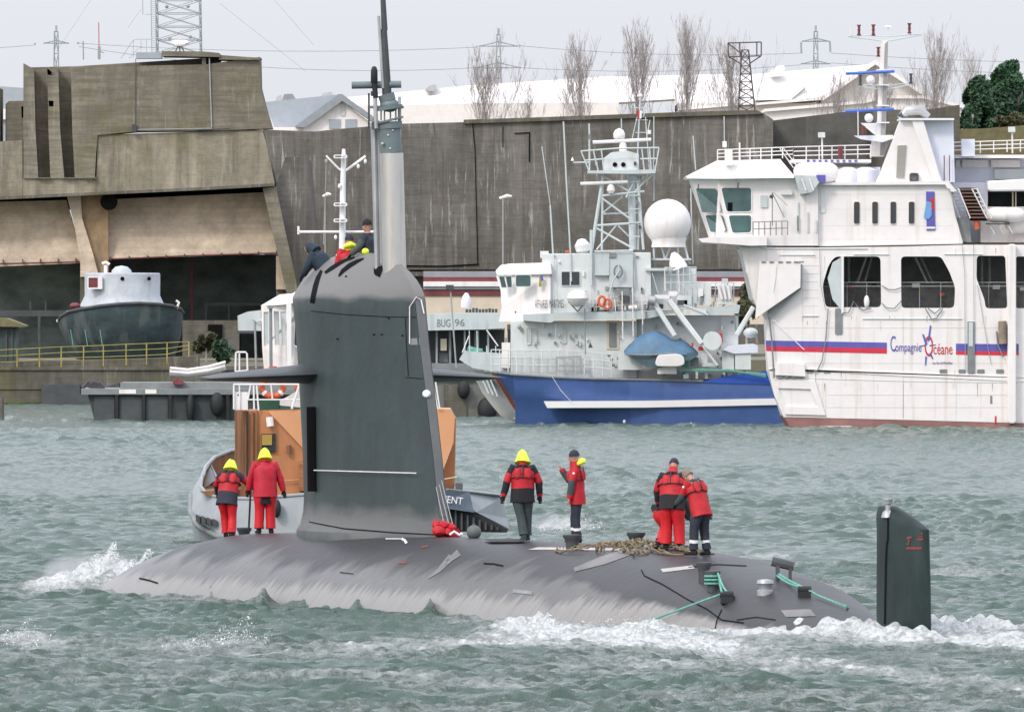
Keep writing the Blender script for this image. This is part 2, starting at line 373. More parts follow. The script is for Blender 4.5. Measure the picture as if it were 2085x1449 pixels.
def height(x, y):
    h = np.zeros_like(x); wx = x + .35 * np.sin(y * .31 + x * .2) ; wy = y + .5 * np.sin(x * .7 + 1.3)
    gust = .75 + .25 * np.sin(x * .11 + y * .043 + 1) * np.sin(y * .021 - x * .05)
    for kx, ky, a, ph, q in WAVES:
        s = np.sin(kx * wx + ky * wy + ph); h += a * (1.0 - 1.55 * np.abs(s) ** 1.25 + .35) if a > .009 else a * s
    h = (h - HMEAN) * gust
    for px, py, rx, ry, A in HUMPS:
        cx, cy = px2w(px, py); r = rx * cy / F
        g = np.exp(-((x - cx) / r) ** 2 - ((y - cy) / ry) ** 2)
        h += A * g * (.8 + .45 * np.sin(x * 9 + y * 2.2) * np.sin(x * 4.3 - y * 1.1))
    for px, py, rx, A in PEAKS:
        cx, cy = px2w(px, py); r = rx * cy / F; u = (x - cx) / r
        h += A * 1.75 * np.clip(1 - np.abs(u + .25 * u * u) , 0, None) ** 1.3 * np.exp(-((y - cy) / 1.2) ** 2)
    return h
def foam(x, y, h):
    a, b = s_ab(x, y); f = np.zeros_like(x)
    d = np.abs(b) - wl(a); on = (a > -19) & (a < 30)
    f += np.where(on, .10 * np.exp(-(d / .5) ** 2), 0)                               # edge of the hull
    f += np.where(on & (a > 10), .30 * np.exp(-((d - .5) / 1.2) ** 2) * np.clip((a - 8) / 12, 0, 1), 0)
    f += .42 * np.exp(-(b / 2.3) ** 2) / (1 + np.exp(-(a - 27) * 1.2)) * np.exp(-np.clip(a - 30, 0, None) / 30)   # wake
    f += .35 * np.exp(-((np.abs(b) - 3.1 - .16 * (a - 14)) / 1.1) ** 2) / (1 + np.exp(-(a - 15)))
    BL = [(180, 1203, 130, 5, .75), (90, 1215, 60, 6, .45), (300, 1217, 90, 3, .6), (380, 1228, 110, 4, .4), (450, 1240, 150, 4, .22), (1080, 1300, 120, 6, .62), (1200, 1305, 120, 5, .35), (1340, 1312, 110, 7, .62), (980, 1322, 160, 4, .36),
          (760, 1335, 120, 2.5, .24), (1500, 1325, 200, 8, .34), (1600, 1285, 110, 4, .5), (1700, 1290, 120, 5, .6), (1790, 1300, 60, 5, .6), (1950, 1300, 130, 5, .6), (2060, 1315, 80, 5, .45), (1840, 1325, 160, 6, .35),
          (1560, 1142, 100, 3, .52), (1680, 1162, 100, 3.5, .52), (1950, 1180, 160, 5, .45), (1740, 1210, 90, 5, .4), (1960, 1235, 120, 8, .34), (1640, 1200, 60, 5, .3),
          (60, 1320, 100, 3, .42), (100, 1335, 90, 2, .3), (400, 1325, 130, 2.6, .34), (460, 1310, 60, 3, .3), (330, 1365, 160, 1.5, .3), (600, 1350, 200, 2, .25), (1140, 1080, 90, 6, .55), (1250, 1095, 70, 5, .3),
          (1450, 1365, 220, 3, .3), (200, 1398, 240, 1.6, .28), (640, 1392, 200, 1.3, .28), (900, 1330, 260, 3, .22), (1250, 1350, 200, 3, .2), (1000, 1415, 200, 1.2, .18), (1750, 1380, 200, 2.0, .22),
          (950, 868, 60, 8, .4), (380, 1105, 60, 9, .4), (1100, 869, 60, 6, .2), (700, 1290, 200, 3, .12)]
    for px, py, rx, ry, A in BL:
        cx, cy = px2w(px, py); r = rx * cy / F
        f += A * np.exp(-((x - cx) / r) ** 2 - ((y - cy) / ry) ** 2)
    f += .24 * np.clip((300 - y) / 40, 0, 1) * (.7 + .5 * np.sin(x * .55 + y * .05) * np.sin(y * .33 + x * .2))
    return np.clip(f, 0, 1)
ys = np.concatenate([np.linspace(150, 222, 60, endpoint=False), np.arange(222, 345, .2), np.arange(345, 470, .32), np.arange(470, 700, .65), np.linspace(700, 905, 90), [1200, 2000, 4000, 8000]])
uu = np.linspace(-1, 1, 450)
_e = np.linspace(1.012, 1.8, 62); u2 = np.concatenate([[-60, -12, -4, -2.4, -1.9], -_e[::-1], uu, _e, [1.9, 2.4, 4, 12, 60]])
XX = np.outer(ys * .0385 + 2.5, u2); YY = np.repeat(ys[:, None], len(u2), 1)
HMEAN = float(height(np.random.RandomState(1).uniform(-10, 10, 4000), np.random.RandomState(2).uniform(500, 700, 4000)).mean()); print('HMEAN', HMEAN); HH = height(XX, YY); fade = np.clip((900 - YY) / 60, 0, 1) * np.clip((1.8 - np.abs(np.repeat(u2[None, :], len(ys), 0))) / .3, 0, 1); HH = HH * fade
FO = foam(XX, YY, HH)
_r = np.random.RandomState(8).randn(*XX.shape); _s = _r.copy()
for _k in range(2): _s = (_s + np.roll(_s, 1, 0) + np.roll(_s, 1, 1) + np.roll(_s, -1, 0) + np.roll(_s, -1, 1)) / 5
HH = HH + fade * _s * (.006 + .085 * np.clip(FO, 0, .8))
nr, nc = XX.shape
me = bpy.data.meshes.new('water'); me.vertices.add(nr * nc)
me.vertices.foreach_set('co', np.stack([XX, YY, HH], -1).astype(np.float32).ravel())
ii, jj = np.meshgrid(np.arange(nr - 1), np.arange(nc - 1), indexing='ij'); q0 = (ii * nc + jj).ravel()
qd = np.stack([q0, q0 + 1, q0 + nc + 1, q0 + nc], -1).astype(np.int32); nq = len(qd)
me.loops.add(nq * 4); me.loops.foreach_set('vertex_index', qd.ravel()); me.polygons.add(nq)
me.polygons.foreach_set('loop_start', np.arange(0, nq * 4, 4, dtype=np.int32)); me.polygons.foreach_set('use_smooth', np.ones(nq, bool))
at = me.attributes.new('foam', 'FLOAT', 'POINT'); at.data.foreach_set('value', FO.astype(np.float32).ravel())
me.update(calc_edges=True)
wm = bpy.data.materials.new('sea_water'); wm.use_nodes = True
n = wm.node_tree.nodes; l = wm.node_tree.links; b = n['Principled BSDF']
def nd(t, **k):
    q = n.new(t)
    for a, v in k.items(): setattr(q, a, v)
    return q
tc = nd('ShaderNodeTexCoord')
def wnoise(sc, det=5, rough=.6, dist=0):
    mp = nd('ShaderNodeMapping'); mp.inputs['Scale'].default_value = sc; l.new(tc.outputs['Object'], mp.inputs[0])
    q = nd('ShaderNodeTexNoise'); q.inputs['Scale'].default_value = 1; q.inputs['Detail'].default_value = det; q.inputs['Roughness'].default_value = rough; q.inputs['Distortion'].default_value = dist
    l.new(mp.outputs[0], q.inputs[0]); return q.outputs[0]
def math2(op, a, c, cl=False):
    q = nd('ShaderNodeMath', operation=op, use_clamp=cl)
    for i, s in enumerate((a, c)):
        if isinstance(s, (int, float)): q.inputs[i].default_value = s
        else: l.new(s, q.inputs[i])
    return q.outputs[0]
fa = nd('ShaderNodeAttribute', attribute_name='foam')
n1 = wnoise((2.2, .8, 3.4), 8, .80, .5)
n2 = wnoise((.16, .05, .2), 4, .6, .8)
fm = math2('ADD', math2('MULTIPLY', n1, 1.0), math2('MULTIPLY', fa.outputs['Fac'], .62))
fm = math2('ADD', fm, math2('MULTIPLY', math2('SUBTRACT', n2, .5), .42))
geo = nd('ShaderNodeNewGeometry'); sp = nd('ShaderNodeSeparateXYZ'); l.new(geo.outputs['Position'], sp.inputs[0])
fm = math2('ADD', fm, math2('MULTIPLY', sp.outputs[2], .30))
mr = nd('ShaderNodeMapRange'); mr.inputs[1].default_value = .66; mr.inputs[2].default_value = .98; mr.inputs[3].default_value = 0; mr.inputs[4].default_value = 1
l.new(fm, mr.inputs[0])
lace = nd('ShaderNodeMapRange'); lace.inputs[1].default_value = .36; lace.inputs[2].default_value = .58; lace.inputs[3].default_value = .42; lace.inputs[4].default_value = 1; l.new(wnoise((5, 1.8, 7), 6, .7, 1.2), lace.inputs[0])
FMASK = math2('MULTIPLY', mr.outputs[0], lace.outputs[0])
cm = nd('ShaderNodeMix', data_type='RGBA'); l.new(FMASK, cm.inputs[0])
cw = nd('ShaderNodeMix', data_type='RGBA'); l.new(wnoise((.9, .3, 1.2), 5, .7), cw.inputs[0])
cw.inputs[6].default_value = (.036, .080, .060, 1); cw.inputs[7].default_value = (.092, .150, .116, 1)
l.new(cw.outputs[2], cm.inputs[6]); cm.inputs[7].default_value = (.70, .72, .72, 1)
l.new(cm.outputs[2], b.inputs['Base Color'])
rm = nd('ShaderNodeMapRange'); l.new(mr.outputs[0], rm.inputs[0]); rm.inputs[3].default_value = .10; rm.inputs[4].default_value = .75; l.new(rm.outputs[0], b.inputs['Roughness'])
b.inputs['IOR'].default_value = 1.33; b.inputs['Specular IOR Level'].default_value = .36
bp = nd('ShaderNodeBump'); bp.inputs['Strength'].default_value = 1.0; bp.inputs['Distance'].default_value = .11
l.new(math2('ADD', wnoise((7, 3.4, 6), 7, .74, .4), math2('MULTIPLY', mr.outputs[0], .5)), bp.inputs['Height']); l.new(bp.outputs[0], b.inputs['Normal'])
me.materials.append(wm)
wo = bpy.data.objects.new('water', me); COL.objects.link(wo); wo['kind'] = 'structure'

# land behind the quay, out to the horizon
mb = MB(); mb.box(-3000, 3000, 905, 8500, -4, 2.4); structure(mb, 'ground', 'ground')

# ------------------------------------------------------------------ submarine
def wet_hull():
    m = bpy.data.materials.new('wet_hull_painted_sheen'); m.use_nodes = True
    n = m.node_tree.nodes; l = m.node_tree.links; b = n['Principled BSDF']
    t = n.new('ShaderNodeTexCoord')
    def noise(sc, det=5, rough=.6, dist=0.):
        mp = n.new('ShaderNodeMapping'); mp.inputs['Scale'].default_value = sc; mp.inputs['Rotation'].default_value = (0, 0, TH); l.new(t.outputs['Object'], mp.inputs[0])
        q = n.new('ShaderNodeTexNoise'); q.inputs['Scale'].default_value = 1; q.inputs['Detail'].default_value = det; q.inputs['Roughness'].default_value = rough; q.inputs['Distortion'].default_value = dist
        l.new(mp.outputs[0], q.inputs[0]); return q.outputs[0]
    def mth(op, a, c):
        q = n.new('ShaderNodeMath'); q.operation = op
        for i, s in enumerate((a, c)):
            if isinstance(s, (int, float)): q.inputs[i].default_value = s
            else: l.new(s, q.inputs[i])
        return q.outputs[0]
    def rng(s, a, c, lo, hi):
        q = n.new('ShaderNodeMapRange'); q.inputs[1].default_value = a; q.inputs[2].default_value = c; q.inputs[3].default_value = lo; q.inputs[4].default_value = hi; l.new(s, q.inputs[0]); return q.outputs[0]
    sp = n.new('ShaderNodeSeparateXYZ'); l.new(t.outputs['Object'], sp.inputs[0])
    zz = sp.outputs[2]
    # wet flanks: reflected sky sheen painted as paler grey, with water still running off
    edge = mth('ADD', zz, mth('ADD', mth('MULTIPLY', mth('SUBTRACT', noise((.35, .55, .1), 5), .5), 1.6), mth('MULTIPLY', mth('SUBTRACT', noise((.3, 3.0, .4), 5), .5), .22)))
    av = mth('SUBTRACT', mth('MULTIPLY', sp.outputs[0], CS), mth('MULTIPLY', sp.outputs[1], SN))
    av = mth('ADD', av, mth('MULTIPLY', mth('SUBTRACT', zz, 1.5), 6.5)); edge = mth('ADD', edge, rng(av, 14.5, 18.5, 0, .9)); wet = rng(edge, 1.10, .84, 0, 1)
    edge2 = mth('ADD', zz, mth('ADD', mth('MULTIPLY', mth('SUBTRACT', noise((.3, .8, .1), 4), .5), .5), mth('MULTIPLY', mth('SUBTRACT', noise((.2, 5.5, .25), 5), .5), .7)))
    low = rng(edge2, .60, .44, 0, 1)
    def mix(f, a, c):
        q = n.new('ShaderNodeMix'); q.data_type = 'RGBA'
        if isinstance(f, float): q.inputs[0].default_value = f
        else: l.new(f, q.inputs[0])
        for i, s in ((6, a), (7, c)):
            if isinstance(s, tuple): q.inputs[i].default_value = s + (1,)
            else: l.new(s, q.inputs[i])
        return q.outputs[2]
    dry = mix(noise((.8, .8, .8), 6, .7), (.017, .018, .020), (.046, .047, .050))
    wc = mix(noise((.8, 2.2, .6), 6, .75), (.062, .061, .058), (.128, .122, .114))
    lc = mix(noise((.3, 7.0, .35), 5, .65), (.15, .145, .135), (.29, .275, .255))
    run = rng(noise((.3, 5.5, .22), 5, .6), .60, .66, 0, .35)
    c = mix(wet, dry, mix(low, wc, lc)); c = mix(mth('MULTIPLY', run, wet), c, (.09, .09, .092))
    l.new(c, b.inputs['Base Color'])
    l.new(rng(wet, 0, 1, .45, .30), b.inputs['Roughness']); b.inputs['Specular IOR Level'].default_value = .45
    bp = n.new('ShaderNodeBump'); bp.inputs['Strength'].default_value = .5; bp.inputs['Distance'].default_value = .06
    l.new(noise((.9, 1.8, .8), 7, .7), bp.inputs['Height']); l.new(bp.outputs[0], b.inputs['Normal'])
    return m
M['hull'] = wet_hull()
M['sail'] = mat('sail_coating', (.043, .060, .061), .5, var=.2, scale=(.5, .5, .5), streak=.6, scol=(.036, .047, .049), sscale=(2.0, 2.0, .35), sth=.47, spec=.3, bump=.35, bscale=5)
def sheen_and_scuff(m):  # pale roof tone paints the reflected sky; the foot band is scuffing
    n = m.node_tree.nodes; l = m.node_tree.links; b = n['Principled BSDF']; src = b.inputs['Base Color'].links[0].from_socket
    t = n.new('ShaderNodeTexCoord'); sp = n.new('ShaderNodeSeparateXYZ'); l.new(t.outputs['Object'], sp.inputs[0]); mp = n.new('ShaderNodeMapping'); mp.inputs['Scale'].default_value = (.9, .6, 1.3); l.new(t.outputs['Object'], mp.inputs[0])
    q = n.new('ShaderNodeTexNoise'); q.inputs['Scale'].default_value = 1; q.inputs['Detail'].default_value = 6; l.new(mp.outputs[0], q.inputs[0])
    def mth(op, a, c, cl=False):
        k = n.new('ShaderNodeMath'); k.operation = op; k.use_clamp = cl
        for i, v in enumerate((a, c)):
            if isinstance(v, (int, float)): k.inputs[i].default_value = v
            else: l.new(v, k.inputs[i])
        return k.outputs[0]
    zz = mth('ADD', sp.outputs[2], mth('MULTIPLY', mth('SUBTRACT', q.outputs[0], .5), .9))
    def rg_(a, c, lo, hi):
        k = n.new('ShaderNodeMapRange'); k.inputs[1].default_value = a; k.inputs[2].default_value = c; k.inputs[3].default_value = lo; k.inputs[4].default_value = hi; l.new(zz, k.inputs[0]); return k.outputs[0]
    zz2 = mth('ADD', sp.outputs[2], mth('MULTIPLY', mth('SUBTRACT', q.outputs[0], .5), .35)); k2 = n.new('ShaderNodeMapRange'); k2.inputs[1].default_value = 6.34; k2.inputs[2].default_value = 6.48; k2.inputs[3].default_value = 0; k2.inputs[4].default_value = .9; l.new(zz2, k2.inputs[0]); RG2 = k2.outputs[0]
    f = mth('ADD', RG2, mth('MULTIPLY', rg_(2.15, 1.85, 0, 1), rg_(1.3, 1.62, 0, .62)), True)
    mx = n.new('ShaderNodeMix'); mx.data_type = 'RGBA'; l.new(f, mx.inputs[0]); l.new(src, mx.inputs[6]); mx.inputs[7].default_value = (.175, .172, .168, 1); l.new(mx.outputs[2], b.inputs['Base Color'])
sheen_and_scuff(M['sail'])
M['fin'] = mat('fin_coating', (.042, .050, .055), .42, var=.25, spec=.35)
M['rud'] = mat('rudder_coating', (.013, .025, .024), .5, var=.3, streak=.3, scol=(.035, .045, .043), sscale=(3, 3, .4), spec=.2)

Z0_SAIL = 0.0
sub = thing('submarine', 'dark grey submarine under way, sailors standing on its wet hull beside the tall sail', 'submarine', S(0, 0, 0))
mb = MB(); rows = []
for a in np.concatenate([np.linspace(-22, -15, 20), np.linspace(-14.7, 16, 60), np.linspace(16.5, 36, 46)]):
    row = []
    for k in range(56):
        t = -PI + 2 * PI * (k + .5) / 56; bb, z = sect(a, t); row.append(S(a, bb, z + .012 * mnoise.noise((a * .6, bb * .8, z))))
    rows.append(row)
mb.grid(rows, True); mb.f.append(tuple(range(56))); mb.mi.append(0)
hull = part(mb, 'hull', 'hull', sub, smooth=True)
def bvh_of(o):
    bm = bmesh.new(); bm.from_mesh(o.data); bm.transform(Matrix.Translation(ORG[o.name])); t = BVHTree.FromBMesh(bm); bm.free(); return t
HB = bvh_of(hull)
def deck(a, b=0.0):
    h = HB.ray_cast(S(a, b, 6), Vector((0, 0, -1))); return h[0] if h[0] is not None else S(a, b, topz(a))
def from_eye(bv, px, py):
    o = Vector((0, 0, H)); d = Vector(((px - CX) / F, 1.0, -(py - HY) / F)).normalized(); return bv.ray_cast(o, d)
def decal(bv, quad, name, mats, parent, n=14, m=5, off=.008, th=.02, label=None):
    """a thin sheet lying on a curved surface; its corners (photo pixels: tl, tr, br, bl) are dropped onto the surface"""
    (ax, ay), (bx, by), (cx, cy), (dx, dy) = quad; rows = []
    for j in range(m + 1):
        v = j / m; r = []
        for i in range(n + 1):
            u = i / n
            px = (ax * (1 - u) + bx * u) * (1 - v) + (dx * (1 - u) + cx * u) * v; py = (ay * (1 - u) + by * u) * (1 - v) + (dy * (1 - u) + cy * u) * v
            h = from_eye(bv, px, py)
            if h[0] is None: return None
            r.append(h[0] + h[1] * off)
        rows.append(r)
    mb = MB().grid(rows); return part(mb, name, mats, parent, label=label, recalc=False)
def strip(bv, path, wpx, name, mats, parent, off=.01, label=None, width=None):
    """a curved band on a surface; path in photo pixels, wpx = band height at each point"""
    w = wpx if isinstance(wpx, list) else [wpx] * len(path); P = []; W2 = []
    for i in range(len(path) - 1):
        for k in range(6):
            t = k / 6; P.append((path[i][0] * (1 - t) + path[i + 1][0] * t, path[i][1] * (1 - t) + path[i + 1][1] * t)); W2.append(w[i] * (1 - t) + w[i + 1] * t)
    P.append(path[-1]); W2.append(w[-1]); rows = []
    for i, p in enumerate(P):
        q = P[min(i + 1, len(P) - 1)]; r = P[max(i - 1, 0)]; t = Vector((q[0] - r[0], q[1] - r[1])); t.normalize(); nn = Vector((-t.y, t.x)); row = []
        for s in (-1, -.33, .33, 1):
            h = from_eye(bv, p[0] + nn.x * s * W2[i] / 2, p[1] + nn.y * s * W2[i] / 2)
            if h[0] is None: break
            row.append(h[0] + h[1] * off)
        if len(row) == 4: rows.append(row)
    if len(rows) < 2: return None
    return part(MB().grid(rows), name, mats, parent, label=label, recalc=False)

# sail: a stack of lens sections closed by a rounded roof
def lens(af, at, hw, z, dome=False, n=26):
    P = []
    for i in range(n + 1):
        u = i / n; uu_ = .5 - .5 * math.cos(PI * u) if dome else (u ** 1.35)
        if uu_ < .46: q = math.sin(PI / 2 * uu_ / .46) ** .82
        else: q = 1 - .88 * ((uu_ - .46) / .54) ** 1.55
        if dome: q = max(0., math.sin(PI * min(1, uu_ * .93 + .0))) ** .6 if uu_ < .5 else max(0, math.sin(PI * min(1, uu_ * .93))) ** .75
        P.append((af + (at - af) * uu_, hw * q))
    return [S(a, b, z) for a, b in P] + [S(a, -b, z) for a, b in reversed(P[1:-1] if dome else P[1:])]
LV = [(1.0, -4.95, 4.68, 1.16), (1.58, -4.85, 4.56, 1.08), (1.70, -4.72, 4.48, .98), (1.95, -4.6, 4.40, .91), (2.25, -4.56, 4.28, .89), (3.2, -4.62, 3.98, .89), (4.4, -4.74, 3.55, .92), (5.4, -4.84, 3.17, .95), (6.1, -4.94, 2.95, .99),
      (6.40, -5.0, 2.86, 1.02), (6.46, -4.99, 2.84, 1.0), (6.62, -4.9, 2.7, .88), (6.80, -4.68, 2.42, .74), (6.98, -4.3, 2.0, .59), (7.14, -3.75, 1.45, .44), (7.27, -3.0, .8, .28), (7.35, -2.2, .1, .14), (7.37, -1.6, -.4, .05)]
mb = MB(); rws = [lens(af, at, hw, z) for z, af, at, hw in LV]
mb.grid(rws, True); mb.f.append(tuple(len(mb.v) - len(rws[0]) + k for k in range(len(rws[0])))); mb.mi.append(0)
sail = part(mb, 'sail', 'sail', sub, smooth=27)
SB = bvh_of(sail)
mb = MB().grid([[S(at + .012, -hw * .10, z), S(at + .012, hw * .10, z)] for z, af, at, hw in LV[3:11]]); part(mb, 'lit_trailing_edge', mat('lit_edge_grey', (.10, .108, .112), .45, var=.15), sub, recalc=False)  # paler sheet paints the brighter light on the blunt aft face
# light rubbed band at the foot, doors, slits in the roof
M['sail_lt'] = mat('sail_scuffed', (.17, .165, .165), .5, var=.3, scale=(2, 2, 2), spec=.3)
M['sail_md'] = mat('sail_roof_sheen', (.14, .145, .15), .45, var=.2, scale=(1.2, 1.2, 1.2), spec=.35)  # pale roof tone with the sky's reflection put into the colour
M['slit'] = mat('opening_black', (.006, .006, .007), .9, spec=.1)
for nm, path, ww in (('mast_opening', [(690, 563), (698, 552), (712, 541), (728, 532), (741, 526.5)], [3, 8, 9, 7, 3]),
                     ('coaming', [(662, 556), (676, 546), (692, 536), (706, 529), (722, 524)], [5, 8, 7, 6, 3]),
                     ('mast_opening', [(764, 545), (770, 551), (778, 554)], [8, 22, 24]),
                     ('mast_opening', [(830, 548), (838, 556)], [9, 4]),
                     ('vent_slot', [(655, 551), (648, 566), (643, 582), (639, 600), (636, 617)], [5, 9, 10, 10, 9])):
    strip(SB, path, ww, nm, 'slit', sub)
strip(SB, [(634, 633), (700, 640), (790, 645), (858, 646)], 1.3, 'panel_seam', 'slit', sub)
strip(SB, [(826, 647), (828, 700), (832, 765)], 1.2, 'panel_seam', 'slit', sub)
decal(SB, [(834, 689), (860, 688), (861, 702), (835, 702)], 'draught_plate', 'mgrey', sub, 4, 3)
strip(SB, [(826, 768), (850, 770), (872, 771)], 1.2, 'panel_seam', 'slit', sub)
strip(SB, [(630, 1062), (700, 1076), (800, 1084), (885, 1088)], [2, 2.4, 2.4, 2], 'foot_seam', 'slit', sub)
for q in ((705, 563), (792, 648), (688, 690), (762, 681), (778, 681), (820, 683)):
    strip(SB, [(q[0] - 2, q[1]), (q[0] + 2, q[1])], 3, 'drain_hole', 'slit', sub)
strip(SB, [(861, 642), (865, 640)], 8, 'drain_hole', 'slit', sub)
# tall black fender strip on the flank
mb = MB(); pts = []
for py in (828, 850, 875, 900, 925, 950, 975, 1000):
    h = from_eye(SB, 641 + (py - 828) * .012, py)
    if h[0] is not None: pts.append(h[0] + h[1] * .02)
for i in range(len(pts) - 1):
    c = (pts[i] + pts[i + 1]) / 2
mb.tube(pts, (.155, .09), 8, ref=(1, 0, 0)); part(mb, 'fender_strip', 'slit', sub)
# hand line rail on its stand-offs
mb = MB(); pts = [from_eye(SB, px, 957 + (px - 645) * .031) for px in range(648, 856, 23)]
pts = [p[0] + p[1] * .09 for p in pts if p[0] is not None]
mb.tube(pts, .012, 6); hr = part(mb, 'hand_rail', 'white', sub)
for p in pts[::2]:
    part(MB().tube([p, p + Vector((.05, .08, 0))], .014, 5), 'rail_bracket', 'white', hr)
mb = MB()
for lp in ([(838, 700), (838, 625), (846, 606), (856, 612), (862, 640)],):
    P = [from_eye(SB, *q) for q in lp]; P = [p[0] + p[1] * .05 for p in P if p[0] is not None]
    if len(P) > 2: mb.tube(P, .013, 5)
if mb.v: part(mb, 'grab_rail', 'white', sub)
h = from_eye(SB, 869, 802)
lampc = h[0] if h[0] is not None else S(3.9, .3, 4.5)
mb = MB(); mb.lathe(lampc, [(-.02, .085), (.05, .085), (.08, .06), (.085, .0)], 12, axis=(-.2, -1, .05)); part(mb, 'stern_light', 'white_clean', sub, smooth=True)

# fairwater planes
def plane(sg, b0, b1):
    rows = []
    for i in range(9):
        t = i / 8; b_ = b0 + (b1 - b0) * t; ch = 1.75 * (1 - .42 * t); th = .46 * (1 - .78 * t) * (1 if i < 8 else .35)
        a0 = -2.75 + .5 * t; z = 4.87 - .11 * t; row = []
        for k in range(18):
            q = 2 * PI * k / 18; cx = math.cos(q); row.append(S(a0 + ch / 2 + ch / 2 * cx, sg * b_, z + th / 2 * math.sin(q) * (1 - .35 * cx)))
        rows.append(row)
    mb = MB().grid(rows, True); nn = len(mb.v); mb.f.append(tuple(range(nn - 18, nn))); mb.mi.append(0)
    part(mb, 'fairwater_plane', 'fin', sub, smooth=True)
plane(1, .3, 3.2); plane(-1, .3, 3.3)

# masts
FS = Fr(304.8)
def mast(px0, py0, px1, py1, r, mats, name, n=20, d=0, nm2=None, parent=None, prof=None):
    A = FS.p(px0, py0, d); B = FS.p(px1, py1, d)
    mb = MB().tube([A, B], [r, r] if not prof else prof, n); return part(mb, name, mats, parent or sub, smooth=True)
mast(804, 575, 797, 312, .245, 'alu', 'periscope_mast', 28)
mast(778, 560, 769, 250, .155, 'steel', 'snorkel_mast', 16, d=.5)
mast(768, 560, 762, 240, .05, 'steel', 'snorkel_rail', 8, d=.35)
hd = mast(797.5, 311, 793, 262, .225, 'mastg', 'mast_head', 20)
for px, py, rr_ in ((791, 276, .03), (779, 293, .035), (795, 303, .03), (800, 266, .025)):
    part(MB().sphere(FS.p(px, py, -.215), rr_, 8, 6), 'bolt', 'steel', hd)
part(MB().fbox(FS, 810, 197, 817, 312, -.05, .12), 'mast_bracket', 'steel', hd)
mast(795, 262, 794, 248, .25, 'mastg', 'mast_collar')
mast(794, 247, 793, 243, .29, 'mastg', 'mast_flange')
g = MB(); 
for px in (776, 783, 795, 806, 812): g.rod(FS, (px, 246, -.12), (px, 222, -.12), 1.6)
part(g, 'antenna_stub', 'mastg', sub)
mast(794, 223, 793, 216, .27, 'mastg', 'mast_flange'); part(MB().fbox(FS, 752, 216, 822, 221, -.06, .06), 'cross_bracket', 'mastg', sub)
mb = MB(); mb.sphere(FS.p(793, 214), .2, 16, 8, (1, 1, .75)); part(mb, 'radar_warning_dome', 'mastg', sub, smooth=True)
mast(790, 206, 786, 192, .17, 'mastg', 'mast_collar')
mb = MB(); mb.tube([FS.p(716, 174), FS.p(817, 172)], .075, 14); part(mb, 'radar_bar', 'mastg', sub, smooth=True)
mast(788, 196, 781, 60, .085, 'dgrey', 'attack_periscope', 12, prof=[.10, .07])
mast(783, 62, 777, -60, .05, 'dgrey', 'whip_antenna', 10, prof=[.065, .045])
mast(780, 180, 771, 33, .03, 'steel', 'antenna_tube', 8, d=-.06)
mast(765, 200, 762, 168, .055, 'black', 'antenna_neck', 12, d=-.1)
mb = MB(); A = FS.p(762, 170, -.1); mb.lathe(A, [(0, .06), (.02, .075), (.26, .072), (.33, .05), (.355, .01)], 12); part(mb, 'antenna_head', 'black', sub, smooth=True)
mast(766, 262, 764, 200, .045, 'steel', 'antenna_tube', 8, d=-.1)
part(MB().fbox(FS, 749, 190, 753, 262, .1, .2), 'mast_bracket', 'dgrey', sub); part(MB().fbox(FS, 755, 186, 763, 196, .0, .2), 'mast_clamp', 'dgrey', sub)
part(MB().fbox(FS, 757, 248, 774, 264, -.12, .1), 'mast_clamp', 'dgrey', sub)

# hull details
rb = MB(); pr = [(29.7, 0), (29.75, 2.86), (30.2, 2.86)]
rows = []
RF = Fr(276.8)
def rud(z, a0, a1, th):
    r = []
    for k in range(20):
        q = 2 * PI * k / 20; cx = math.cos(q); r.append(S((a0 + a1) / 2 + (a1 - a0) / 2 * cx, th / 2 * math.sin(q) * (1 - .45 * cx) , z))
    return r
for z, a0, a1, th in ((-1.5, 30.0, 32.75, .42), (1.0, 30.0, 32.68, .42), (2.12, 30.0, 32.6, .40), (2.28, 30.0, 32.0, .38), (2.42, 30.05, 31.4, .34), (2.52, 30.1, 30.9, .26), (2.54, 30.15, 30.7, .18)):
    rows.append(rud(z, a0, a1, th))
rb.grid(rows, True); rb.f.append(tuple(range(len(rb.v) - 20, len(rb.v)))); rb.mi.append(0)
rudo = part(rb, 'rudder', 'rud', sub, smooth=35); RB = bvh_of(rudo)
strip(RB, [(1809, 1050), (1808, 1100), (1806, 1107)], 3, 'hinge_seam', 'slit', rudo)
strip(RB, [(1806, 1105), (1804, 1150), (1802, 1270)], 3, 'hinge_seam', 'slit', rudo)
M['redmark'] = mat('faded_red_mark', (.20, .035, .03), .7, var=.5, scale=(12, 12, 12))
decal(RB, [(1846, 1113), (1878, 1113), (1878, 1118), (1846, 1118)], 'red_mark', 'redmark', rudo, 6, 2)
for qq in ([(1847, 1093), (1856, 1091), (1858, 1095), (1848, 1098)], [(1850, 1099), (1853, 1099), (1853, 1104), (1850, 1104)], [(1868, 1096), (1880, 1095), (1881, 1099), (1869, 1100)], [(1872, 1091), (1879, 1091), (1879, 1093), (1872, 1093)], [(1876, 1084), (1879, 1084), (1879, 1088), (1876, 1088)], [(1846, 1105), (1852, 1106), (1851, 1108), (1846, 1108)]): decal(RB, qq, 'red_mark', 'redmark', rudo, 3, 2)
mb = MB(); c = RF.p(1808, 1040); mb.lathe(c, [(-.12, .13), (-.02, .10), (.02, .05), (.12, .05), (.14, .085), (.2, .09), (.21, .10), (.24, .1)], 14); part(mb, 'stern_lamp', 'steel', sub, smooth=True)

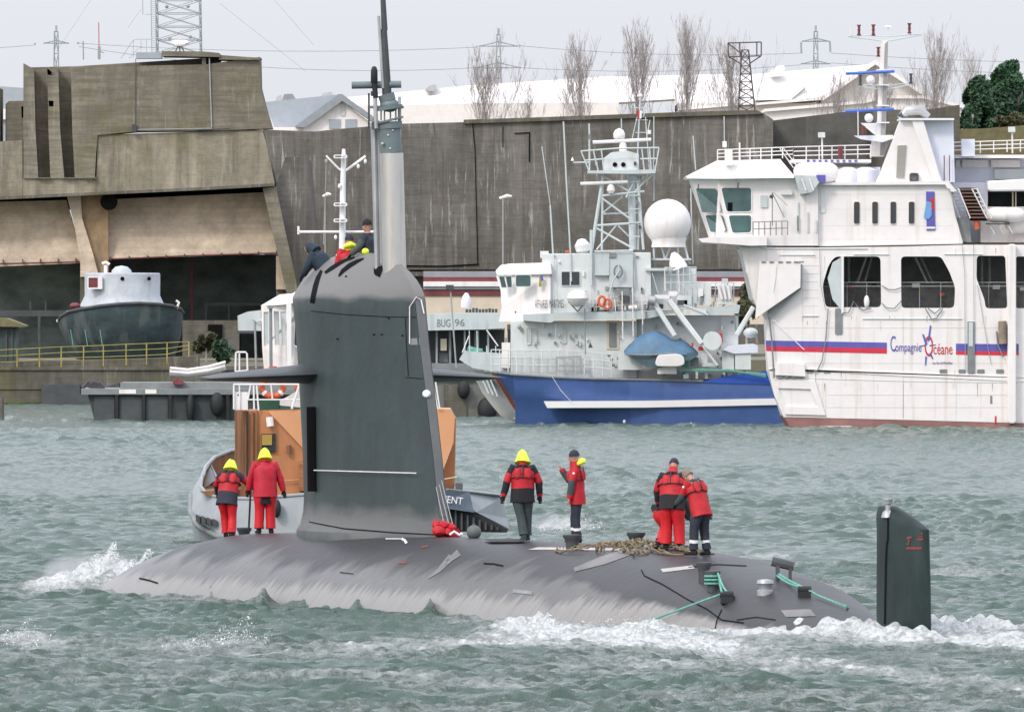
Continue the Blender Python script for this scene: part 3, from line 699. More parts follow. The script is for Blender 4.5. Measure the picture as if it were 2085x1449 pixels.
def onhull(px, py, off=0.0):
    h = from_eye(HB, px, py)
    return h[0] + h[1] * off if h[0] is not None else deck(a_at(px, -.3), -.3)
def bollard(px, py, h=.27, r=.15, nm='bollard'):
    p = onhull(px, py); mb = MB(); mb.lathe(p - Vector((0, 0, .05)), [(0, r * .85), (h * .6, r * .85), (h * .85, r), (h, r * 1.22), (h + .05, r * 1.25), (h + .06, r * .6)], 16)
    return part(mb, nm, 'dgrey', sub, smooth=True)
def a_at(px, b=0.0):
    """the station whose point (a, b) shows in photo column px"""
    k = (px - CX) / F; return (k * (SY0 - b * CS) - SX0 + b * SN) / (CS + k * SN)
for px, py in ((1165, 1116), (1295, 1109)): bollard(px, py)
bollard(497, 1083, .26, .13)
for px, py in ((1433, 1183), (1451, 1200)): bollard(px, py, .36, .12)
def stand(px, py):
    p = onhull(px, py); mb = MB()
    mb.box(p.x - .15, p.x - .07, p.y - .1, p.y + .1, p.z - .1, p.z + .25); mb.box(p.x + .10, p.x + .16, p.y - .1, p.y + .1, p.z - .15, p.z + .2)
    mb.tube([p + Vector((-.22, 0, .34)), p + Vector((.2, 0, .24))], (.09, .05), 8); part(mb, 'fairlead', 'dgrey', sub)
stand(1595, 1178)
def roller(px, py, h=.16):
    p = onhull(px, py); mb = MB(); mb.box(p.x - .12, p.x + .12, p.y - .15, p.y + .15, p.z - .05, p.z + h * .5); mb.tube([p + Vector((-.13, 0, h * .7)), p + Vector((.13, 0, h * .7))], .07, 10)
    part(mb, 'roller_fairlead', 'black', sub); return p
R1 = roller(1480, 1222); R2 = roller(1638, 1212)
p = onhull(1558, 1206); mb = MB(); mb.lathe(p - Vector((0, 0, .1)), [(0, .16), (.14, .16), (.16, .12), (.24, .13), (.28, .17), (.34, .15), (.36, .05)], 16); part(mb, 'signal_ejector_cover', 'steel', sub, smooth=True)
for x0 in (1300, 1330, 1360): pass
# hatches, plates and grooves on the casing
M['scuff'] = mat('bare_plate', (.42, .39, .36), .6, var=.2)
decal(HB, [(1095, 1114), (1300, 1116), (1300, 1121), (1075, 1119)], 'deck_plate', 'scuff', sub, 20, 2)
decal(HB, [(1345, 1158), (1410, 1151), (1415, 1157), (1350, 1165)], 'deck_plate', 'scuff', sub, 8, 2)
decal(HB, [(985, 1102), (1062, 1101), (1070, 1106), (1000, 1107)], 'hatch_cover', 'black', sub, 8, 2, off=.05)
strip(HB, [(1306, 1160), (1312, 1172), (1350, 1190), (1400, 1220), (1440, 1240), (1470, 1262), (1515, 1268)], 2.2, 'flooding_seam', 'slit', sub, off=.012)
strip(HB, [(1470, 1240), (1460, 1262), (1456, 1284)], 1.8, 'flooding_seam', 'slit', sub)
strip(HB, [(1402, 1155), (1460, 1149), (1520, 1152)], 1.6, 'hatch_seam', 'slit', sub)
strip(HB, [(1500, 1262), (1540, 1256), (1580, 1262)], 1.6, 'hatch_seam', 'slit', sub)
decal(HB, [(1590, 1242), (1650, 1240), (1662, 1254), (1600, 1256)], 'hatch_cover', 'sail_lt', sub, 8, 3)
strip(HB, [(284, 1177), (303, 1181), (322, 1187)], 3.2, 'draught_slot', 'slit', sub)
strip(HB, [(985, 1147), (1005, 1148), (1025, 1152)], 3, 'draught_slot', 'slit', sub)
strip(HB, [(1045, 1203), (1085, 1207)], 7, 'draught_slot', 'mgrey', sub)
strip(HB, [(692, 1165), (720, 1168)], 1.4, 'panel_seam', 'slit', sub)
for q in ([(920, 1133), (895, 1160), (873, 1177)], [(935, 1125), (915, 1140), (900, 1160)]): strip(HB, q, [14, 9, 3], 'scuff_patch', 'sail_lt', sub)
strip(HB, [(1290, 1120), (1230, 1140), (1170, 1160)], [14, 18, 8], 'scuff_patch', 'sail_lt', sub)
strip(HB, [(818, 1097), (824, 1100), (828, 1106)], 5, 'paint_mark', 'white_clean', sub)
strip(HB, [(785, 1097), (818, 1097)], 2, 'paint_mark', 'white_clean', sub)
strip(HB, [(812, 1146), (828, 1145)], 3.5, 'paint_mark', 'redmark', sub); strip(HB, [(858, 1114), (872, 1112)], 3, 'paint_mark', 'redmark', sub)
for x0 in (1134, 1140, 1147, 1216, 1223, 1231): strip(HB, [(x0, 1113), (x0 + .5, 1118)], 2.5, 'paint_mark', 'redmark', sub)
decal(HB, [(566, 1066), (590, 1066), (590, 1069), (566, 1069)], 'paint_mark', 'scuff', sub, 3, 2)

# ------------------------------------------------------------------ spray at the bow and in the wake
def spray(name, clouds, label, n, seed):
    r = np.random.RandomState(seed); V = []; Fc = []; w8 = np.array([c[7] for c in clouds]); w8 = w8 / w8.sum(); k = 0
    for c, wq in zip(clouds, w8):
        cx, cy = px2w(c[0], c[1]); rx = c[2] * cy / F; ry = c[3]; hz = c[4]; ln = c[5]; z0 = c[6]; m = int(n * wq)
        u = r.randn(m); v = r.randn(m); q = np.abs(r.rand(m) ** 2.1)
        env = np.exp(-(u / 1.5) ** 2); lump = .55 + .45 * np.sin(u * 4 + seed) * np.sin(u * 2.3 + 1)
        X = cx + u * rx + ln * q; Y = cy + v * ry; Z = z0 + q * hz * env * (lump + .35)
        s = (.0035 + .009 * r.rand(m) ** 2)
        for i in range(m):
            d = r.randn(4, 3) * s[i]; V += [(X[i] + e[0], Y[i] + e[1], Z[i] + e[2]) for e in d]; o = k * 4
            Fc += [(o, o + 1, o + 2), (o, o + 3, o + 1), (o, o + 2, o + 3), (o + 1, o + 3, o + 2)]; k += 1
    mb = MB(); mb.v = V; mb.f = Fc; mb.mi = [0] * len(Fc)
    return solo(mb, name, M['spray'], label, 'spray', kind='stuff', recalc=False)
M['spray'] = mat('spray_white', (.84, .85, .86), .7, var=.02)
M['spray'].node_tree.nodes['Principled BSDF'].inputs['Subsurface Weight'].default_value = 0
spray('bow_spray', [(205, 1204, 40, 1.6, .98, .35, .05, 10), (160, 1206, 50, 1.8, .5, .2, .03, 5), (255, 1203, 36, 1.5, .8, .6, .08, 6), (110, 1210, 46, 2, .24, 0, .02, 4), (300, 1210, 50, 1.4, .35, .3, .0, 2.5), (330, 1212, 40, 1, .2, 0, 0, 1)],
      'white spray thrown up where the bow cuts the water', 56000, 3)
spray('stern_spray', [(1660, 1292, 60, 1.2, .35, 0, .02, 3), (1600, 1290, 40, 1, .3, 0, .02, 2), (1900, 1298, 40, 1.2, .42, .1, .05, 3), (1990, 1298, 40, 1.4, .4, .1, .05, 3), (1800, 1302, 22, .6, .34, 0, .02, 2)],
      'white water churning around the foot of the rudder', 12000, 4)
spray('side_spray', [(1080, 1292, 45, 1.5, .36, .1, .02, 4), (1320, 1300, 50, 2, .34, -.1, .02, 4), (1300, 1285, 60, 1.5, .55, -.2, .02, 1.2)],
      'splash of white water beside the middle of the wet hull', 8000, 5)
spray('tug_spray', [(1130, 1085, 55, 3, .5, .4, .0, 4)], 'pale spray drifting behind the two men at mid deck', 5000, 6)
spray('drifting_spray', [(480, 1322, 50, 2, .5, .15, 0, 2), (40, 1325, 45, 2, .42, .1, 0, 3), (400, 1325, 60, 2, .22, 0, 0, 2)], 'wind blown spray over the waves in the foreground at left', 6000, 8)
# droplets hanging low over the bow wave
def mist(name, c, r, dens, label):
    mb = MB().sphere(c, 1, 20, 12, r); o = solo(mb, name, M['mist' + str(dens)], label, 'mist', kind='stuff', smooth=True); return o
def mistmat(dn, rad):
    m = bpy.data.materials.new('spray_mist'); m.use_nodes = True; n = m.node_tree.nodes; l = m.node_tree.links; n.remove(n['Principled BSDF'])
    v = n.new('ShaderNodeVolumePrincipled'); v.inputs['Color'].default_value = (.93, .95, .97, 1); t = n.new('ShaderNodeTexCoord')
    q = n.new('ShaderNodeTexNoise'); q.inputs['Scale'].default_value = 2.2; q.inputs['Detail'].default_value = 3; l.new(t.outputs['Object'], q.inputs[0])
    r = n.new('ShaderNodeMapRange'); r.inputs[1].default_value = .42; r.inputs[2].default_value = .66; r.inputs[3].default_value = 0; r.inputs[4].default_value = dn; l.new(q.outputs[0], r.inputs[0])
    mp = n.new('ShaderNodeMapping'); mp.inputs['Scale'].default_value = tuple(1 / c for c in rad); mp.inputs['Location'].default_value = (0, 0, -1); l.new(t.outputs['Object'], mp.inputs[0])
    gr = n.new('ShaderNodeTexGradient'); gr.gradient_type = 'SPHERICAL'; l.new(mp.outputs[0], gr.inputs[0]); mu = n.new('ShaderNodeMath'); mu.operation = 'MULTIPLY'; l.new(gr.outputs['Fac'], mu.inputs[0]); l.new(r.outputs[0], mu.inputs[1])
    l.new(mu.outputs[0], v.inputs['Density']); l.new(v.outputs[0], n['Material Output'].inputs['Volume']); M['mist' + str(dn)] = m
mistmat(4.5, (1.5, 2.4, .72)); mistmat(1.2, (1.1, 3.0, .5))
cx, cy = px2w(205, 1200); mist('bow_mist', (cx - .15, cy - .5, .15), (1.5, 2.4, .72), 4.5, 'soft white mist hanging in the bow wave')
cx, cy = px2w(1140, 1082); mist('wake_mist', (cx, cy, .05), (1.1, 3.0, .5), 1.2, 'faint mist over the water between the two men at mid deck')

# ropes and gear lying on the deck
def sag(A, B, s, n=14): return [A.lerp(B, i / n) - Vector((0, 0, s * 4 * (i / n) * (1 - i / n))) for i in range(n + 1)]
bb1 = onhull(1451, 1200) + Vector((0, 0, .2)); r1 = R1 + Vector((0, 0, .17))
wx, wy = px2w(1285, 1283)
mb = MB(); mb.tube(sag(bb1 + Vector((.13, -.1, 0)), r1 + Vector((-.1, -.05, 0)), .03) , .021, 7); mb.tube(sag(bb1 + Vector((.1, -.14, .12)), r1, .05), .021, 7)
P_ = [r1]
for px in range(1460, 1300, -20):
    py = 1283 - (px - 1285) * .365
    h_ = from_eye(HB, px, py)
    if h_[0] is not None: P_.append(h_[0] + h_[1] * .05 + Vector((0, -.08, .02)))
mb.tube(P_ + [Vector((wx, wy - .5, .0))], .021, 7)
for k in range(3): mb.tube([bb1 + Vector((.15 * math.cos(t), .15 * math.sin(t), -.08 + .07 * k)) for t in np.linspace(0, 2 * PI, 16)], .022, 6)
solo(mb, 'mooring_rope', 'rope_g', 'green mooring rope led from the twin bollards down the near side into the water', 'rope')
p0 = onhull(1580, 1178) + Vector((0, 0, .08)); r2 = R2 + Vector((0, 0, .15)); wx, wy = px2w(1782, 1262)
mb = MB(); mb.tube(sag(p0, r2, .05), .022, 7); mb.tube(sag(p0 + Vector((0, .1, .05)), r2 + Vector((0, .05, 0)), .02), .022, 7); P_ = [r2]
for px, py in ((1665, 1217), (1695, 1229), (1725, 1240)):
    h_ = from_eye(HB, px, py)
    P_.append((h_[0] + h_[1] * .05) if h_[0] is not None else Fr(281).p(px, py))
mb.tube(P_ + [Vector((wx, wy, 0))], .022, 7)
solo(mb, 'mooring_rope', 'rope_g', 'green mooring rope through the far fairlead and aft towards the rudder', 'rope')
r_ = random.Random(3); mb = MB()
for k in range(42):
    a0 = a_at(1330, 0) + r_.uniform(-2.1, 2.6); b0 = r_.uniform(-.3, .95); P = []; an = r_.uniform(0, PI); rd = r_.uniform(.12, .5)
    for t in range(11):
        q = t / 10 * r_.uniform(2.2, 2.6) + an; aa = a0 + rd * 2.2 * math.cos(q); bb = b0 + rd * .55 * math.sin(q); pp = deck(aa, bb); P.append(pp + Vector((0, 0, .02 + .17 * r_.random() * max(0, 1 - abs(aa - a_at(1325, 0)) / 3))))
    mb.tube(P, .019, 5)
solo(mb, 'rope_coil', 'rope_t', 'tangled heap of tan rope on the deck in front of the three men in red', 'rope')
mb = MB(); p = deck(a_at(905, .1), .1); r_ = random.Random(5)
bg_ = thing('lifejacket_heap', 'heap of red lifejackets dropped at the foot of the sail', 'lifejackets', p)
for k, (dx, dz, rr_) in enumerate(((-.12, .12, .15), (.06, .1, .13), (.2, .09, .12), (-.02, .24, .12), (.16, .2, .09), (-.16, .26, .1))):
    q = MB().sphere(p + Vector((dx, r_.uniform(-.1, .1), dz)), rr_, 10, 7, (1, 1, .8)); q.v = [tuple(Vector(v) + .07 * Vector(mnoise.noise_vector(Vector(v) * 8))) for v in q.v]; part(q, 'lifejacket', 'cred', bg_, smooth=True)
q = MB().tube([p + Vector((.12, -.25, .06)), p + Vector((.2, -.3, .12)), p + Vector((.3, -.25, .05)), p + Vector((.36, -.3, .08))], .03, 6); part(q, 'reflective_strap', 'refl', bg_)
p = deck(a_at(965, .05), .05); mb = MB().sphere(p + Vector((0, 0, .12)), .15, 18, 12); mb.tube([p + Vector((0, 0, .25)), p + Vector((0, 0, .3))], .03, 6)
solo(mb, 'float', 'rubber', 'round grey float on the deck just aft of the sail', 'float', smooth=True)
p = S(4.0, .05, 2.9); q = deck(a_at(915, 0), 0)
mb = MB()
for dx in (-.05, .02, .08): mb.tube(sag(p + Vector((dx, 0, 0)), q + Vector((dx * 1.4, 0, .1)), .02, 8), .009, 5)
solo(mb, 'hanging_rope', 'pole', 'pale ropes hanging down the trailing edge of the sail', 'rope')
mb = MB(); h = deck(a_at(520, .2), .2); mb.tube([FS.p(500, 860, 30)] + [] + [Vector((h.x - .1, h.y, h.z + 1.2)), h + Vector((0, 0, .05))], .02, 6)
mb = MB(); mb.tube(sag(h + Vector((-.08, 0, 1.35)), h + Vector((-.14, 0, .1)), .0, 6), .022, 6); solo(mb, 'boat_line', 'rope_b', 'dark line held upright between the two men on the foredeck', 'rope')
# ------------------------------------------------------------------ the concrete pens and everything behind them
R1_ = dict(ox=0, oy=0, k=3.363); R2_ = dict(ox=0, oy=350, k=2.634)
FB = Fr(930); A1 = FB.sub(0, 0, 3.363); AU = Fr(928.95).sub(0, 0, 3.363); A2 = FB.sub(0, 350, 2.634)
bk = thing('submarine_pen', 'massive stained concrete bunker block with two boat bays and cream screens above them', 'bunker', FB.p(300, 740))
g1 = [(232, 478), (325, 470), (332, 900), (345, 1215), (262, 1215), (243, 900)]; g2 = [(398, 470), (485, 462), (495, 900), (512, 1215), (440, 1215), (412, 900)]
top = [(160, 434), (250, 428), (460, 415), (700, 408), (930, 398), (940, 372), (1010, 366), (1110, 372), (1120, 354), (1380, 354), (1490, 362), (1515, 386), (1780, 391), (1785, 600), (1815, 720), (1862, 880), (1560, 893), (930, 902), (668, 925), (655, 1100), (650, 1222), (160, 1222)]
part(MB().plate(AU, top, [g1, g2, [(1383, 398), (1410, 396), (1410, 442), (1383, 440)], [(332, 690), (368, 692), (366, 732), (334, 728)], [(322, 498), (362, 502), (360, 516), (325, 514)]], 0, 6), 'upper_block', 'conc', bk)
part(MB().prism(AU, [(200, 460), (520, 452), (1500, 390), (1500, 460), (560, 520), (540, 1218), (200, 1218)], 1.5, 7), 'recess_back', 'conc', bk)
part(MB().prism(AU, [(1500, 378), (1700, 392), (1785, 398), (1775, 412), (1500, 410)], -.25, 6.2), 'cornice', 'conc', bk)
part(MB().prism(AU, [(1110, 352), (1390, 354), (1500, 364), (1512, 392), (1110, 386)], -.35, 6.2), 'cornice', 'conc', bk)
beam = [(672, 925), (1560, 897), (1800, 893), (1830, 1010), (1882, 1262), (1400, 1285), (700, 1318), (662, 1320), (662, 1222)]
part(MB().prism(A1, beam, -.9, 9), 'beam', 'conc2', bk)
part(MB().prism(A1, [(-600, 1010), (35, 968), (158, 960), (158, 1345), (0, 1352), (-600, 1380)], -.92, 9), 'beam', 'conc2', bk)
part(MB().prism(A1, [(160, 1222), (660, 1222), (660, 1320), (160, 1344)], -.91, 9), 'beam', 'conc2', bk)
for x0 in (262, 440, 580): part(MB().fbox(A1, x0, 1216, x0 + 84, 1224, -1.25, -.9), 'groove_sill', 'concd', bk)
part(MB().prism(A1, [(-600, 1365), (0, 1348), (700, 1314), (1400, 1282), (1885, 1256), (1880, 1276), (1400, 1302), (700, 1334), (0, 1368), (-600, 1382)], -1.15, .2), 'drip_ledge', 'concd', bk)
part(MB().plate(A1, [(36, 712), (60, 692), (168, 690), (175, 965), (35, 970)], [[(143, 728), (170, 728), (170, 812), (146, 806)]], .5, 5), 'side_turret', 'conc', bk)
part(MB().box(FB.x(-40), FB.x(0), 930, 936, FB.z(300), FB.z(180)), 'roof_step', 'conc', bk)
for q in ([(930, 398), (926, 860)],):
    part(MB().rods(AU, [(q[0][0], q[0][1] + 4, -.08), (q[1][0], q[1][1], -.08)], 2.2), 'conduit', 'dgrey', bk)
part(MB().fbox(AU, 905, 852, 934, 905, -.3, -.05), 'outlet_box', 'dgrey', bk)
part(MB().rods(AU, [(1434, 400, -.1), (1440, 600, -.1), (1450, 872, -.1)], 5), 'downpipe', 'steel', bk)
part(MB().rods(AU, [(940, 888, -.12), (1450, 880, -.12)], 3.5), 'pipe', 'steel', bk)
part(MB().rods(AU, [(1350, 890, -.15), (1575, 882, -.15)], 4.5), 'pipe', 'dgrey', bk)
# cream screens
part(MB().prism(A2, [(-300, 166), (350, 150), (380, 250), (440, 488), (-300, 520)], 1.6, 3, d0s=[2.4, 2.4, 1.9, 1, 1]), 'screen_wall', 'bay', bk)
part(MB().prism(A2, [(575, 190), (585, 146), (1412, 108), (1455, 260), (1508, 436), (580, 470)], 1.6, 3, d0s=[2.2, 2.4, 2.4, 1.8, 1, 1]), 'screen_wall', 'bay', bk)
for P in ([(-300, 505), (0, 493), (445, 482)], [(585, 468), (1000, 450), (1510, 434)]):
    part(MB().rods(A2, [(p[0], p[1], .8) for p in P], 4), 'lintel_rail', 'dred', bk)
for x in (15, 120, 215, 310, 405): part(MB().fbox(A2, x - 3, 488 - x * .022 - 18, x + 3, 494 - x * .022, .6, 1), 'bracket', 'dgrey', bk)
for i in range(10):
    x = 592 + i * 99; y = 470 - (x - 585) * .0365; part(MB().fbox(A2, x - 3, y - 16, x + 3, y + 2, .6, 1), 'bracket', 'dgrey', bk)
part(MB().fbox(A2, -400, 60, 1500, 200, 5.5, 6), 'shadow_line_gap', 'slit', bk)  # slot and black panel shaped to stand for the ledge's shadow line
# pillar with a sloping light side face
part(MB().prism(A2, [(350, 100), (430, 98), (440, 250), (498, 440), (530, 562), (430, 562), (430, 480), (395, 270)], .2, 4, d0s=[.2, .2, .2, .2, .2, .2, .2, .2]), 'pillar_face', 'bay', bk)
part(MB().prism(A2, [(432, 98), (575, 90), (580, 240), (580, 560), (528, 562), (496, 440), (442, 250)], .6, 22), 'pillar', 'pillar', bk)
part(MB().lathe(A2.p(585, 160, .3), [(-.6, .55), (.4, .5), (.42, .3)], 18, axis=(0, 1, 0)), 'round_opening', 'slit', bk, smooth=True)
# bay interior
part(MB().fbox(A2, -600, 440, 1600, 1000, 13, 14), 'bay_back_wall', mat('pen_back_wall', (.20, .25, .24), .9, var=.6, scale=(.3, .3, .5)), bk)
part(MB().fbox(A2, -600, 400, 1560, 432, 3, 14), 'bay_ceiling', 'concd', bk)
part(MB().fbox(A2, 426, 560, 560, 1000, 1.2, 13), 'bay_dividing_wall', 'concd', bk)
part(MB().fbox(A2, 1480, 460, 1580, 1000, 1.0, 13), 'bay_side_wall', 'concd', bk)
part(MB().fbox(A2, -20, 742, 360, 775, 3, 3.6), 'walkway', 'dgrey', bk)
for x in (195,): part(MB().fbox(A2, x, 775, x + 14, 940, 2.9, 3.2), 'stanchion', 'dgrey', bk)
for x in (150, 232): part(MB().fbox(A2, x, 690, x + 8, 742, 3, 3.2), 'stanchion', 'dgrey', bk)
part(MB().fbox(A2, 1005, 470, 1022, 800, 8, 8.6), 'stanchion', 'dred', bk)
part(MB().fbox(A2, 975, 796, 1280, 1010, 1.8, 8), 'low_wall', 'concd', bk)
part(MB().fbox(A2, 1112, 818, 1190, 906, 1.6, 1.79), 'dark_window', 'slit', bk)
part(MB().fbox(A2, 1085, 700, 1440, 718, 7, 8), 'gantry_beam', 'dgrey', bk); part(MB().fbox(A2, 1085, 718, 1100, 800, 7, 8), 'gantry_leg', 'dgrey', bk); part(MB().fbox(A2, 1210, 718, 1222, 800, 7, 8), 'gantry_leg', 'dgrey', bk)
# big sloping end buttress
part(MB().prism(A2, [(1478, 80), (1530, -80), (1640, -80), (1720, 760), (1600, 1000), (1575, 640)], .5, 24), 'buttress', 'concw', bk)
part(MB().prism(A2, [(1410, 88), (1480, 78), (1600, 640), (1540, 660)], -.7, 1), 'buttress_edge', 'conc', bk)
part(MB().fbox(A2, 1480, 450, 1545, 630, .5, .98), 'pale_reveal', 'bay', bk)
# handrail and step on its roof
q = part(MB().rods(A1, [(825, 400, 1), (905, 280, 1), (930, 268, 1), (1040, 268, 1)], 2).rods(A1, [(880, 400, 1), (950, 325, 1), (1040, 322, 1)], 1.6), 'roof_railing', 'pole', bk)
for x in (910, 962, 1000): part(MB().rod(A1, (x, 272, 1), (x, 396, 1), 1.6), 'post', 'pole', bk)
part(MB().fbox(A1, 935, 362, 1110, 404, -1.3, 1), 'roof_tank', 'roofg', bk)

# long side wall to the right
FW = Fr(960)
wall = thing('concrete_wall', 'long weathered concrete bunker wall behind the ships, streaked with pale runs', 'wall', FW.p(1000, 700))
wt = [(536, 264), (640, 268), (700, 262), (820, 252), (945, 249), (1100, 243), (1160, 240), (1300, 237), (1400, 233), (1535, 229), (1556, 236), (1560, 700), (540, 700)]
part(MB().prism(FW, wt, 0, 14), 'wall_face', 'concw', wall)
part(MB().prism(FW, [(944, 244), (1100, 239), (1400, 228), (1540, 224), (1556, 232), (1535, 233), (1400, 237), (1100, 247), (944, 252)], -.25, 14.5), 'coping', 'concd', wall)
for P, r in (([(962, 250), (967, 300), (970, 420), (973, 540)], 1.0), ([(820, 541), (900, 542), (975, 538)], 1.4), ([(1024, 258), (1024, 300)], .8), ([(1078, 272), (1078, 330)], 1.2), ([(1048, 272), (1080, 270)], 1.0)):
    part(MB().rods(FW, [(p[0], p[1], -.06) for p in P], r), 'expansion_joint', 'slit', wall)
part(MB().fbox(FW, 540, 546, 1560, 549, -.9, 0), 'ledge', 'concd', wall); part(MB().fbox(FW, 600, 553, 1560, 562, -1.1, 0), 'ledge', 'concw', wall)
for x, y0, y1 in ((1185, 262, 430), (1250, 280, 380), (1440, 250, 430), (900, 300, 420)): part(MB().fbox(FW, x, y0, x + 1.6, y1, -.03, .01), 'board_joint', 'concd', wall)
FW2 = Fr(985)
wall2 = thing('concrete_wall', 'darker set-back concrete wall running behind the white ferry wheelhouse', 'wall', FW2.p(1750, 700))
part(MB().prism(FW2, [(1556, 236), (1570, 246), (1720, 228), (1765, 222), (1765, 700), (1556, 700)], 0, 10), 'wall_face', mat('wall_dark_concrete', (.085, .085, .078), .9, var=.4, scale=(.5, .5, .5), streak=.4, scol=(.2, .19, .17), sscale=(.8, .8, .06), sth=.6), wall2)
part(MB().prism(FW2, [(1540, 228), (1552, 232), (1572, 245), (1572, 700), (1545, 700)], -4, 0), 'pale_corner', 'concw', wall2)
part(MB().prism(FW2, [(1765, 222), (1880, 224), (1955, 213), (1960, 700), (1765, 700)], 1, 10), 'wall_face', 'concd', wall2)
FG = Fr(1000)
bank = thing('mossy_bank', 'olive mossy roof edge of the bunker under the dark evergreen trees', 'embankment', FG.p(2000, 300))
part(MB().prism(FG, [(1945, 263), (2000, 262), (2090, 255), (2300, 250), (2300, 700), (1945, 700)], 0, 20), 'bank_face', 'moss', bank)

# low striped building between wall and ships
FL = Fr(880)
lb = thing('low_building', 'long low quay building with cream wall, white gutter pipe and dark red bands', 'building', FL.p(1100, 640))
for y0, y1, m_, d, nm in ((564, 573, 'dred', 0, 'roof_band'), (573, 583, 'white', -.25, 'gutter'), (583, 589, 'roofg', -.1, 'shadow_band'), (589, 602, 'dred', .0, 'wall_band'), (602, 660, 'cream', .1, 'wall')):
    part(MB().fbox(FL, 862, y0, 1700, y1, d, 6), nm, m_, lb)
part(MB().fbox(FL, 862, 552, 1700, 564, 1, 6), 'roof', 'roofg2', lb)

# left quay
FQ = Fr(854); Q2 = FQ.sub(0, 350, 2.634)
qy = thing('quay_wall', 'low weed-stained quay wall in front of the bunker bays, yellow railing above', 'quay', FQ.p(200, 830))
part(MB().prism(Q2, [(-400, 1062), (800, 1050), (1100, 1040), (1700, 1040), (1700, 1280), (-400, 1280)], 0, 52), 'quay_block', 'concd', qy)
part(MB().fbox(Q2, -400, 1046, 1700, 1062, -.12, 1), 'coping', 'concd', qy)
part(MB().prism(Q2, [(225, 1140), (430, 1140), (430, 1190), (640, 1130), (640, 1290), (225, 1290)], -.8, 0), 'sheet_pile', 'dgrey', qy)
part(MB().fbox(Q2, -400, 1235, 225, 1290, -.06, 0), 'weed_band', mat('weed', (.05, .085, .02), .9, var=.5, scale=(2, 2, 2)), qy)
part(MB().fbox(Q2, -100, 1155, 225, 1165, -.08, 0), 'ledge', 'concd', qy)
yr = thing('yellow_railing', 'yellow steel railing along the quay in front of the beached grey boat', 'railing', Q2.p(500, 1040, .5))
g0 = [(-60, 958, 1045), (90, 950, 1043), (210, 944, 1032), (327, 938, 1022), (447, 934, 1018), (553, 930, 1016), (675, 924, 1012), (785, 920, 1008), (895, 915, 1002), (1012, 910, 965)]
for fq in (0, .36, .72):
    part(MB().rods(Q2, [(x, y0 + (y1 - y0) * fq, .5) for x, y0, y1 in g0], 1.9), 'rail_bar', 'yellow', yr)
for x, y0, y1 in g0: part(MB().rod(Q2, (x, y0, .5), (x, y1 + 25, .5), 3.4), 'post', 'yellow', yr)
# ledge with weeds under the railing, kiosk on the left, pile in the water
mb = MB().prism(Q2, [(-400, 1050), (-400, 1030), (300, 1012), (800, 1000), (1060, 985), (1060, 1050)], .8, 6); solo(mb, 'quay_terrace', 'concd', 'stained terrace edge behind the yellow railing', 'terrace')
kk = thing('kiosk', 'small dark hut with a sloping olive roof at the far left of the quay', 'hut', Q2.p(30, 1000, 4))
part(MB().fbox(Q2, -100, 830, 80, 1030, 2, 6), 'wall', mat('hut_wall', (.05, .075, .07), .8, var=.4, scale=(1, 1, 1)), kk); part(MB().prism(Q2, [(-100, 780), (30, 784), (135, 825), (130, 832), (-100, 828)], 1.4, 6.6), 'roof', 'moss', kk)
for x in (22, 52): part(MB().fbox(Q2, x, 835, x + 10, 1030, 1.9, 2), 'post', 'dgrey', kk)
FP = Fr(745); P2 = FP.sub(0, 350, 2.634)
mb = MB().tube([P2.p(2, 1205), P2.p(2, 1345)], FP.m(7.5), 12); solo(mb, 'mooring_pile', 'concd', 'grey pile standing in the water at the left edge', 'pile')

# pontoon with steel posts
pn = thing('steel_pontoon', 'dark grey steel pontoon with ribbed side and rubber fenders left of the tug', 'pontoon', P2.p(850, 1350))
part(MB().prism(P2, [(470, 1190), (1700, 1190), (1700, 1365), (515, 1365)], 0, 9), 'float', mat('pontoon_side', (.045, .055, .06), .7, var=.3, streak=.4, scol=(.15, .14, .12), sscale=(2, 2, .3)), pn)
part(MB().fbox(P2, 436, 1162, 1700, 1193, -.35, 9.3), 'deck_edge', 'mgrey', pn); part(MB().fbox(P2, 640, 1130, 1700, 1162, 2, 8), 'deck_beam', 'mgrey', pn)
for x in (626, 771, 912, 1222, 1030): part(MB().fbox(P2, x - 9, 1190, x + 9, 1362, -.3, 0), 'fender_post', 'black', pn)
for x0, x1, y1 in ((505, 614, 1350), (640, 760, 1350), (784, 900, 1348)):
    part(MB().prism(P2, rr(x0, 1202, x1, y1, 8), -.1, .0), 'side_panel', mat('panel_grey', (.065, .075, .08), .7, var=.2) if x0 == 505 else bpy.data.materials['panel_grey'], pn)
for x, rx, y0, y1 in ((1022, 24, 1190, 1345), (1165, 38, 1180, 1310)):
    part(MB().sphere(P2.p(x, (y0 + y1) / 2, -.35), 1, 14, 10, (P2.m(rx), .35, P2.m((y1 - y0) / 2))), 'rubber_fender', 'black', pn, smooth=True)
for x0, x1, y in ((640, 730, 1166), (780, 840, 1166)): part(MB().fbox(P2, x0, y, x1, y + 22, -.37, -.3), 'chipped_paint', 'white', pn)
mb = MB(); mb.tube([P2.p(903, 1070, 3), P2.p(1000, 1080, 3), P2.p(1110, 1065, 3), P2.p(1200, 1040, 3)], [(P2.m(22), .4), (P2.m(20), .5), (P2.m(20), .5), (P2.m(24), .4)], 14, ref=(0, 0, 1))
mb.tube([P2.p(905, 1052, 2.6), P2.p(1000, 1062, 2.6), P2.p(1110, 1046, 2.6), P2.p(1205, 1020, 2.6)], .07, 6)
solo(mb, 'upturned_boat', 'white_rust', 'small white upturned boat lying on the pontoon left of the tug', 'boat', smooth=True)
mb = MB(); r_ = random.Random(9)
